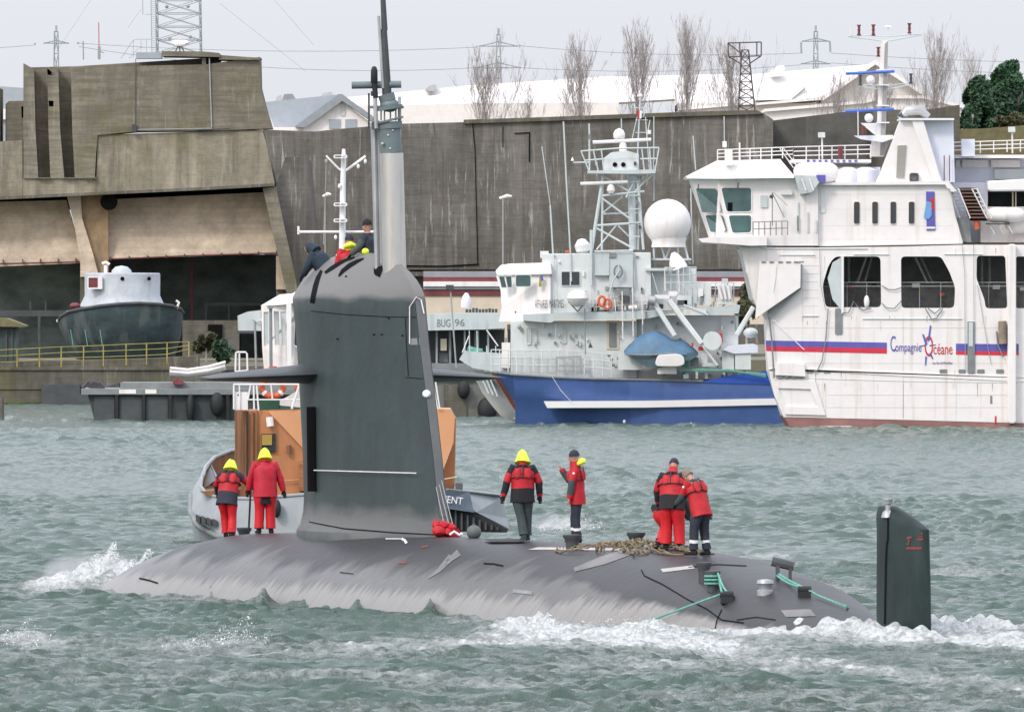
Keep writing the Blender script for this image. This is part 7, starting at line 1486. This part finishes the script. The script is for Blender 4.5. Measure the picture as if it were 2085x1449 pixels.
# ------------------------------------------------------------------ people
def person(label, pos, face, J, C, hscale=1.0, reset=True):
    """J: joints in the person's own frame (x to the right, y forward, z up); C: colours and extras; face: heading angle of +y (0 = +Y world)"""
    root = thing('person', label, 'person', (0, 0, 0))
    V = {k: Vector(v) * hscale for k, v in J.items()}
    # body: one skinned figure
    names = ['pel', 'spine', 'chest', 'neck', 'skull', 'shL', 'elL', 'haL', 'shR', 'elR', 'haR', 'hipL', 'knL', 'anL', 'toL', 'hipR', 'knR', 'anR', 'toR']
    V['skull'] = V['head'] + (V['head'] - V['neck']).normalized() * .05
    rad = dict(pel=.12, spine=.11, chest=.125, neck=.055, skull=.085, shL=.06, elL=.042, haL=.03, shR=.06, elR=.042, haR=.03, hipL=.085, knL=.058, anL=.04, toL=.035, hipR=.085, knR=.058, anR=.04, toR=.035)
    ed = [('pel', 'spine'), ('spine', 'chest'), ('chest', 'neck'), ('neck', 'skull')] + [p for s in 'LR' for p in (('chest', 'sh' + s), ('sh' + s, 'el' + s), ('el' + s, 'ha' + s), ('pel', 'hip' + s), ('hip' + s, 'kn' + s), ('kn' + s, 'an' + s), ('an' + s, 'to' + s))]
    me = bpy.data.meshes.new('b'); me.from_pydata([V[k] for k in names], [(names.index(a), names.index(b)) for a, b in ed], [])
    ob = bpy.data.objects.new('b', me); COL.objects.link(ob); sk = ob.modifiers.new('s', 'SKIN'); ss = ob.modifiers.new('u', 'SUBSURF'); ss.levels = 2; ss.render_levels = 2
    for i, k in enumerate(names):
        v = me.skin_vertices[0].data[i]; v.radius = (rad[k] * hscale, rad[k] * hscale); v.use_root = (k == 'pel')
    dg = bpy.context.evaluated_depsgraph_get(); m2 = bpy.data.meshes.new_from_object(ob.evaluated_get(dg)); bpy.data.objects.remove(ob)
    mb = MB(); mb.v = [tuple(v.co) for v in m2.vertices]; mb.f = [tuple(p.vertices) for p in m2.polygons]; mb.mi = [0] * len(mb.f); bpy.data.meshes.remove(m2)
    hd = V['head']; up = (hd - V['neck']).normalized(); fw = Vector(J.get('look', (0, 1, 0))); fw = (fw - up * fw.dot(up)).normalized(); rt = fw.cross(up)
    def hp(x, y, z): return hd + rt * x + fw * y + up * z
    # face: skull, jaw, nose, ears, lips, eye sockets
    mb.tube([hp(0, .0, -.13), hp(0, .012, -.09), hp(0, .012, -.03), hp(0, 0, .03), hp(0, -.005, .085), hp(0, -.005, .115)], [(.052, .06), (.066, .078), (.076, .092), (.079, .098), (.06, .076), (.02, .03)], 12, ref=rt)
    mb.tube([hp(0, .088, .015), hp(0, .118, -.03), hp(0, .095, -.04)], [.008, .015, .012], 5)
    for s in (-1, 1): mb.tube([hp(s * .078, -.005, .015), hp(s * .09, -.01, .0), hp(s * .08, -.005, -.035)], [.008, .016, .008], 5)
    mb.tube([hp(-.02, .092, -.065), hp(.02, .092, -.065)], .008, 5)
    for s in 'LR':       # palm with four bent fingers and a thumb
        w0, e0 = V['ha' + s], V['el' + s]; d = (w0 - e0).normalized(); sd_ = Vector((1, 0, 0)) if abs(d.x) < .8 else Vector((0, 1, 0)); sd_ = (sd_ - d * sd_.dot(d)).normalized(); nn = d.cross(sd_)
        mb.tube([w0 - d * .01, w0 + d * .04, w0 + d * .085], [(.026, .017), (.038, .016), (.036, .013)], 8, ref=sd_)
        for k, ln in enumerate((.062, .072, .067, .05)):
            o = w0 + d * .08 + sd_ * (-.027 + .018 * k); mb.tube([o, o + d * ln * .5 + nn * .006, o + d * ln * .8 + nn * .022, o + d * ln + nn * .038], [.009, .0085, .008, .006], 5)
        o = w0 + d * .02 - sd_ * .03; mb.tube([o, o + d * .03 - sd_ * .022, o + d * .055 - sd_ * .026 + nn * .012], [.012, .01, .008], 5)
    b = part(mb, 'body', C.get('skin', 'skin'), root, smooth=True)
    if C.get('gloves', True):
        for s in 'LR':
            w0, e0 = V['ha' + s], V['el' + s]; d = (w0 - e0).normalized(); sd_ = Vector((1, 0, 0)) if abs(d.x) < .8 else Vector((0, 1, 0)); sd_ = (sd_ - d * sd_.dot(d)).normalized(); nn = d.cross(sd_)
            g = MB().tube([w0 - d * .04, w0 + d * .04, w0 + d * .09], [(.036, .03), (.044, .024), (.042, .02)], 8, ref=sd_)
            for k, ln in enumerate((.066, .076, .07, .054)):
                o = w0 + d * .08 + sd_ * (-.028 + .019 * k); g.tube([o, o + d * ln * .5 + nn * .006, o + d * ln * .8 + nn * .022, o + d * ln + nn * .04], [.012, .0115, .011, .009], 5)
            o = w0 + d * .02 - sd_ * .03; g.tube([o, o + d * .03 - sd_ * .022, o + d * .056 - sd_ * .026 + nn * .012], [.015, .013, .011], 5)
            part(g, 'glove', C.get('glove', 'cblack'), root, smooth=True)
    def crumple(mb, a, f_, sd0):
        mb.v = [tuple(Vector(v) + a * Vector(mnoise.noise_vector(Vector((v[0] * f_ + sd0, v[1] * f_, v[2] * f_ * 1.3))))) for v in mb.v]; return mb
    sid = sum(map(ord, label)) % 97
    X = (V['shR'] - V['shL']).normalized()
    # trousers
    for s in 'LR':
        hp_, kn, an = V['hip' + s], V['kn' + s], V['an' + s]; tm = MB(); tw_ = C.get('legw', 1.0) * 1.14
        P = [hp_ + Vector((0, 0, .03)), hp_ - Vector((0, 0, .05)), hp_.lerp(kn, .35), hp_.lerp(kn, .7), kn, kn.lerp(an, .35), kn.lerp(an, .7), kn.lerp(an, .93)]
        R_ = [(.085, .10), (.105, .118), (.105, .12), (.09, .098), (.082, .09), (.08, .084), (.078, .08), (.082, .084)]
        tm.cur = [0] * 8
        if C.get('bands'): tm.cur = [0, 0, 0, 0, 0, 1, 0, 0]; P[6] = kn.lerp(an, .62); P[5] = kn.lerp(an, .48)
        tm.tube(P, [(a * tw_, b_ * tw_) for a, b_ in R_], 12, ref=(1, 0, 0)); crumple(tm, .014, 9, sid)
        part(tm, 'trouser_leg', [C['trousers'], 'refl'], root, smooth=True)
        to = V['to' + s]; dr = (to - an); dr.z = 0; dr = dr.normalized() if dr.length > .01 else Vector((0, 1, 0)); q = Vector((an.x, an.y, max(0, an.z - .08)))
        part(MB().tube([q - dr * .07 + Vector((0, 0, .045)), q + Vector((0, 0, .055)), q + dr * .10 + Vector((0, 0, .04)), q + dr * .19 + Vector((0, 0, .03)), q + dr * .215 + Vector((0, 0, .025))], [(.04, .05), (.045, .055), (.046, .04), (.04, .03), (.02, .015)], 10, ref=Vector((0, 0, 1)).cross(dr)), 'boot', C.get('boots', 'cblack'), root, smooth=True)
        part(MB().tube([q + Vector((0, 0, .03)), an + Vector((0, 0, .12))], [(.052, .062), (.055, .06)], 10), 'boot_shaft', C.get('boots', 'cblack'), root, smooth=True)
    # jacket torso: hem, waist, chest, shoulders, collar
    pe, sp_, ch, nk = V['pel'], V['spine'], V['chest'], V['neck']; hem = pe - (sp_ - pe).normalized() * (.17 if C.get('long') else .09); tp = ch.lerp(nk, .55); k_ = C.get('bulk', 1.0) * 1.09
    P = [hem, pe, pe.lerp(sp_, .5), sp_, sp_.lerp(ch, .5), ch, ch.lerp(tp, .6), tp, nk + (nk - ch) * .03]
    R_ = [(.215, .165), (.205, .16), (.20, .155), (.20, .15), (.215, .155), (.225, .155), (.195, .135), (.12, .105), (.085, .085)]
    tm = MB(); tm.cur = C.get('tcols', [0] * 9); tm.tube(P, [(a * k_, b_ * k_) for a, b_ in R_], 20, ref=X); crumple(tm, .016, 8, sid)
    jk = part(tm, 'jacket', [C['jacket'], C.get('jacket2', 'cnavy')], root, smooth=True)
    for s in 'LR':
        sh, el, ha = V['sh' + s], V['el' + s], V['ha' + s]; tm = MB(); inn = sh.lerp(ch, .45) + Vector((0, 0, .0))
        P = [inn, sh, sh.lerp(el, .4), sh.lerp(el, .8), el, el.lerp(ha, .4), el.lerp(ha, .8), ha]
        tm.cur = C.get('acols', [0] * 8); tm.tube(P, [(a * k_, a * k_) for a in (.075, .085, .076, .068, .066, .062, .058, .05)], 12); crumple(tm, .013, 10, sid + 3)
        sl = part(tm, 'sleeve', [C['jacket'], C.get('jacket2', 'cnavy')], root, smooth=True)
        if C.get('patch', True):
            c0 = sh.lerp(el, .25); o_ = (c0 - ch); o_.z *= .2; o_.normalize(); part(MB().sphere(c0 + o_ * .065, .03, 8, 6, (1, 1, .9)), 'shoulder_patch', 'refl', sl)
    bk_ = X.cross(Vector((0, 0, 1))) * 1.0; fwd = Vector((0, 0, 1)).cross(X)
    if C.get('vest'):      # inflatable lifejacket harness: two bladders down the back / chest, black straps between
        sp2 = (ch - sp_).normalized(); bdir = (X.cross(sp2)).normalized(); bdir = -bdir if bdir.dot(Vector((0, 1, 0))) < 0 else bdir
        for sgn in (-1, 1):
            P = [ch + X * (.09 * sgn) - bdir * .15 + sp2 * .06, ch + X * (.10 * sgn) - bdir * .165 - sp2 * .04, ch + X * (.09 * sgn) - bdir * .16 - sp2 * .14]
            part(MB().tube(P, [(.06, .03), (.085, .04), (.06, .03)], 10, ref=X), 'lifejacket_bladder', C['jacket'], root, smooth=True)
        part(MB().tube([ch - bdir * .175 + sp2 * .14, ch - bdir * .195 - sp2 * .03, sp_.lerp(ch, .3) - bdir * .175], (.014, .01), 6, ref=X), 'back_strap', 'strap', root)
        wv = sp_.lerp(ch, .42); P = [wv + X * (.232 * k_ * math.cos(q)) + bdir * (.172 * k_ * math.sin(q)) for q in np.linspace(0, 2 * PI, 17)]
        part(MB().tube(P, (.008, .02), 6, ref=sp2), 'waist_strap', 'strap', root)
        for sgn in (-1, 1): part(MB().tube([nk + X * .07 * sgn - bdir * .07, ch + X * (.15 * sgn) - bdir * .14 + sp2 * .08, ch + X * (.17 * sgn) - bdir * .155 - sp2 * .12], (.018, .01), 6, ref=X), 'shoulder_strap', 'strap', root)
    if C.get('hood') == 'up':
        hm = MB().tube([hp(0, -.04, -.165), hp(0, -.035, -.11), hp(0, -.03, -.05), hp(0, -.022, .02), hp(0, -.018, .07), hp(0, -.014, .105), hp(0, -.012, .125)], [(.165, .13), (.15, .132), (.126, .126), (.104, .112), (.080, .09), (.045, .055), (.012, .015)], 14, ref=rt)
        crumple(hm, .012, 12, sid); part(hm, 'hood', C.get('hoodm', 'hiviz'), root, smooth=True)
    if C.get('hood') == 'down':
        hm = MB().tube([hp(-.12, -.07, -.15), hp(-.07, -.13, -.12), hp(0, -.15, -.10), hp(.07, -.13, -.12), hp(.12, -.07, -.15)], [(.03, .04), (.055, .07), (.065, .08), (.055, .07), (.03, .04)], 10, ref=up); part(hm, 'hood', C.get('hoodm', 'hiviz'), root, smooth=True)
    if C.get('hat'):
        part(MB().tube([hp(0, -.008, .01), hp(0, -.01, .06), hp(0, -.01, .115), hp(0, -.008, .15)], [(.093, .11), (.092, .108), (.068, .08), (.02, .025)], 14, ref=rt), 'knitted_hat', C['hat'], root, smooth=True)
    if C.get('hair'):
        part(MB().tube([hp(0, -.03, -.06), hp(0, -.02, .0), hp(0, -.014, .06), hp(0, -.01, .105), hp(0, -.008, .13)], [(.08, .08), (.088, .095), (.084, .102), (.06, .075), (.02, .03)], 14, ref=rt), 'hair', C['hair'], root, smooth=True)
    if C.get('collar'): part(MB().tube([V['neck'] - up * .05, V['neck'] + up * .02, V['neck'] + up * .09], [(.11, .12), (.095, .105), (.088, .1)], 14, ref=rt), 'collar', C['collar'], root, smooth=True)
    if C.get('seat'):
        part(MB().tube([V['pel'] + Vector((0, -.14, -.02)), V['pel'] + Vector((0, -.13, -.30))], [(.13, .03), (.12, .03)], 8, ref=(1, 0, 0)), 'seat_patch', 'cblack', root)
    root.location = pos; root.rotation_euler = (0, 0, face); ORG[root.name] = Vector(pos); return root
def pose(lean=0.0, side=0.0, head=None, arms=None, legs=None, crouch=0.0, twist=0.0, nod=0.0):
    z0 = .93 - crouch; R = Matrix.Rotation(-lean, 3, 'X') @ Matrix.Rotation(side, 3, 'Y')
    J = {}; pel = Vector((0, 0, z0)); J['pel'] = pel; J['spine'] = pel + R @ Vector((0, 0, .22)); J['chest'] = pel + R @ Vector((0, .02, .42)); nk = pel + R @ Vector((0, .01, .58)); J['neck'] = nk
    J['head'] = nk + (Matrix.Rotation(-lean * .6 - nod, 3, 'X') @ Vector((0, .02, .17))); J['look'] = head or tuple(Matrix.Rotation(-lean * .7 - nod, 3, 'X') @ Vector((0, 1, 0)))
    for s, sg in (('L', -1), ('R', 1)):
        sh = pel + R @ Vector((.19 * sg, .0, .50)); J['sh' + s] = sh; e, h_ = (arms or {}).get(s, ((.07 * sg, .0, -.28), (.02 * sg, .05, -.25))); J['el' + s] = sh + Vector(e); J['ha' + s] = J['el' + s] + Vector(h_)
        hip = pel + Vector((.1 * sg, 0, -.05)); J['hip' + s] = hip; fx, fy = (legs or {}).get(s, (.12 * sg, 0)); an = Vector((fx, fy, .1)); J['an' + s] = an; mid = hip.lerp(an, .48); J['kn' + s] = mid + Vector((0, .03 + crouch * .9, 0)); J['to' + s] = an + Vector((.03 * sg, .14, -.05))
    return J
def at(px, b, z=0): a = a_at(px, b); return deck(a, b) + Vector((0, 0, z))
RB_ = [0, 0, 0, 1, 1, 1, 0, 0]           # black elbows on red sleeves
M['cred3'] = mat('bright_crimson_cloth', (.46, .008, .03), .65, var=.25, scale=(9, 9, 9))
# foredeck pair
person('sailor in dark red jacket and yellow hood bending at the left end of the hull', at(463, .35, -.02), math.radians(-12),
       pose(.28, .05, nod=.25, legs={'L': (-.06, .12), 'R': (.12, -.12)}, arms={'L': ((-.12, .08, -.22), (-.02, .16, -.16)), 'R': ((.18, .12, -.17), (.16, .12, -.12))}, crouch=.05),
       dict(jacket='cred', jacket2='cnavy', trousers='cbright', tcols=[1, 1, 0, 0, 0, 0, 0, 1, 1], acols=[1, 1, 0, 0, 1, 1, 1, 1], vest=1, hood='up', hat='cnavy', long=1), 1.0)
person('sailor all in red with a yellow hood, back turned, on the foredeck before the tug', at(540, .2, -.03), math.radians(5),
       pose(.08, nod=.3, arms={'L': ((-.10, .05, -.27), (-.04, .06, -.24)), 'R': ((.12, .02, -.27), (.07, .0, -.26))}, legs={'L': (-.13, 0), 'R': (.12, 0)}),
       dict(jacket='cred3', jacket2='cred3', trousers='cbright', vest=0, hood='up', collar='cred', seat=1, long=1, bulk=1.12, legw=1.15), 1.03)
# midships pair
person('man with yellow hood and dark trousers walking away on mid deck', at(1064, .2, -.01), math.radians(2),
       pose(.04, nod=.25, arms={'L': ((-.12, -.02, -.27), (-.06, .02, -.27)), 'R': ((.13, .02, -.27), (.02, .06, -.27))}, legs={'L': (.02, -.14), 'R': (.09, .1)}),
       dict(jacket='cred', jacket2='cblack', trousers='cgrey', tcols=[1, 1, 0, 0, 0, 0, 0, 1, 1], acols=[1, 1, 0, 0, 1, 1, 0, 0], vest=1, hood='up', long=1, boots='cgrey', collar='cred', bulk=1.08), 1.03)
person('man in red jacket and navy hat in profile raising one hand on mid deck', at(1174, .05, -.01), math.radians(84),
       pose(.03, arms={'L': ((-.05, .06, -.27), (.0, .04, -.27)), 'R': ((.02, .16, -.20), (-.02, .14, .22))}, legs={'L': (-.08, -.04), 'R': (.08, .04)}, head=(0, 1, .05)),
       dict(jacket='cred', jacket2='cgrey', trousers='cnavy', tcols=[0, 0, 0, 0, 0, 0, 0, 0, 0], acols=[0, 0, 0, 1, 1, 1, 0, 0], vest=1, hood='down', hat='cnavy', bands=1, collar='cred', long=1, gloves=False, legw=.85), 1.03)
# group of three at the rope heap
person('crouching man in red trousers mostly hidden behind the broad man by the rope heap', at(1346, .15, -.01), math.radians(-66),
       pose(1.05, nod=.3, crouch=.12, arms={'L': ((.02, .12, -.24), (.06, .14, -.2)), 'R': ((.06, .1, -.26), (.02, .1, -.24))}, legs={'L': (-.1, 0), 'R': (.1, -.1)}),
       dict(jacket='cgrey', jacket2='cgrey', trousers='cbright', hood='down', hoodm='cgrey', hat='cnavy', patch=False, long=0), .95)
person('broad man in red suit bending forward, back turned, black band across his hips', onhull(1368, 1119) + Vector((0, 0, -.01)), math.radians(-14),
       pose(.24, -.03, nod=.35, arms={'L': ((-.12, .06, -.26), (-.0, .1, -.24)), 'R': ((.13, .12, -.22), (.06, .12, -.22))}, legs={'L': (-.12, 0), 'R': (.15, .03)}),
       dict(jacket='cred', jacket2='cblack', trousers='cbright', tcols=[1, 1, 0, 0, 0, 0, 0, 1, 1], acols=[1, 1, 0, 0, 1, 1, 0, 1], vest=1, hat='cnavy', collar='cred', long=1, bulk=1.14, legw=1.25), 1.02)
person('grey haired man in red jacket and navy trousers bowing his head, right of the group', onhull(1426, 1131) + Vector((0, 0, -.01)), math.radians(48),
       pose(.34, nod=.6, arms={'L': ((.0, .12, -.24), (.04, .18, -.14)), 'R': ((.1, -.02, -.27), (.06, -.04, -.27))}, legs={'L': (-.14, .05), 'R': (.14, -.05)}),
       dict(jacket='cred', jacket2='cgrey', trousers='cnavy', tcols=[0, 0, 0, 0, 0, 0, 0, 1, 1], acols=[0, 0, 0, 1, 1, 1, 1, 0], vest=1, hair='hair', bands=1, long=1, legw=.95), 1.0)
# on the sail
def sp(px, py, Y): return Fr(Y).p(px, py)
person('person in a dark blue hooded coat leaning over the front edge of the sail', sp(668, 640, 308.3), math.radians(60),
       pose(.62, nod=.5, arms={'L': ((-.08, .08, -.26), (.02, .14, -.18)), 'R': ((.08, .08, -.26), (-.02, .14, -.18))}),
       dict(jacket='cblue', jacket2='cblue', trousers='cblue', hood='up', hoodm='cblue', patch=False, bulk=1.15), .92)
person('lookout in black hat and yellow collar half hidden in the sail top', sp(712, 646, 307.2), math.radians(10),
       pose(.05), dict(jacket='cred', jacket2='cred', trousers='cnavy', hood='down', hat='cnavy', collar='hiviz', bulk=1.1), .95)
person('upright man in dark clothing behind the silver mast on the sail', sp(754, 612, 306.8), math.radians(60),
       pose(.08, arms={'L': ((-.16, .05, -.24), (-.1, .14, -.16)), 'R': ((.1, .1, -.25), (.02, .1, -.2))}), dict(jacket='cnavy', jacket2='cgrey', trousers='cgrey', hat='cblack', acols=[0, 0, 1, 1, 1, 1, 1, 1], patch=True), .93)
mb = MB().sphere(sp(744, 512, 306.4), .07, 10, 8, (1.1, 1, 1)); solo(mb, 'hood_roll', 'hiviz', 'bright yellow bundle on the sail roof by the silver mast', 'bundle')
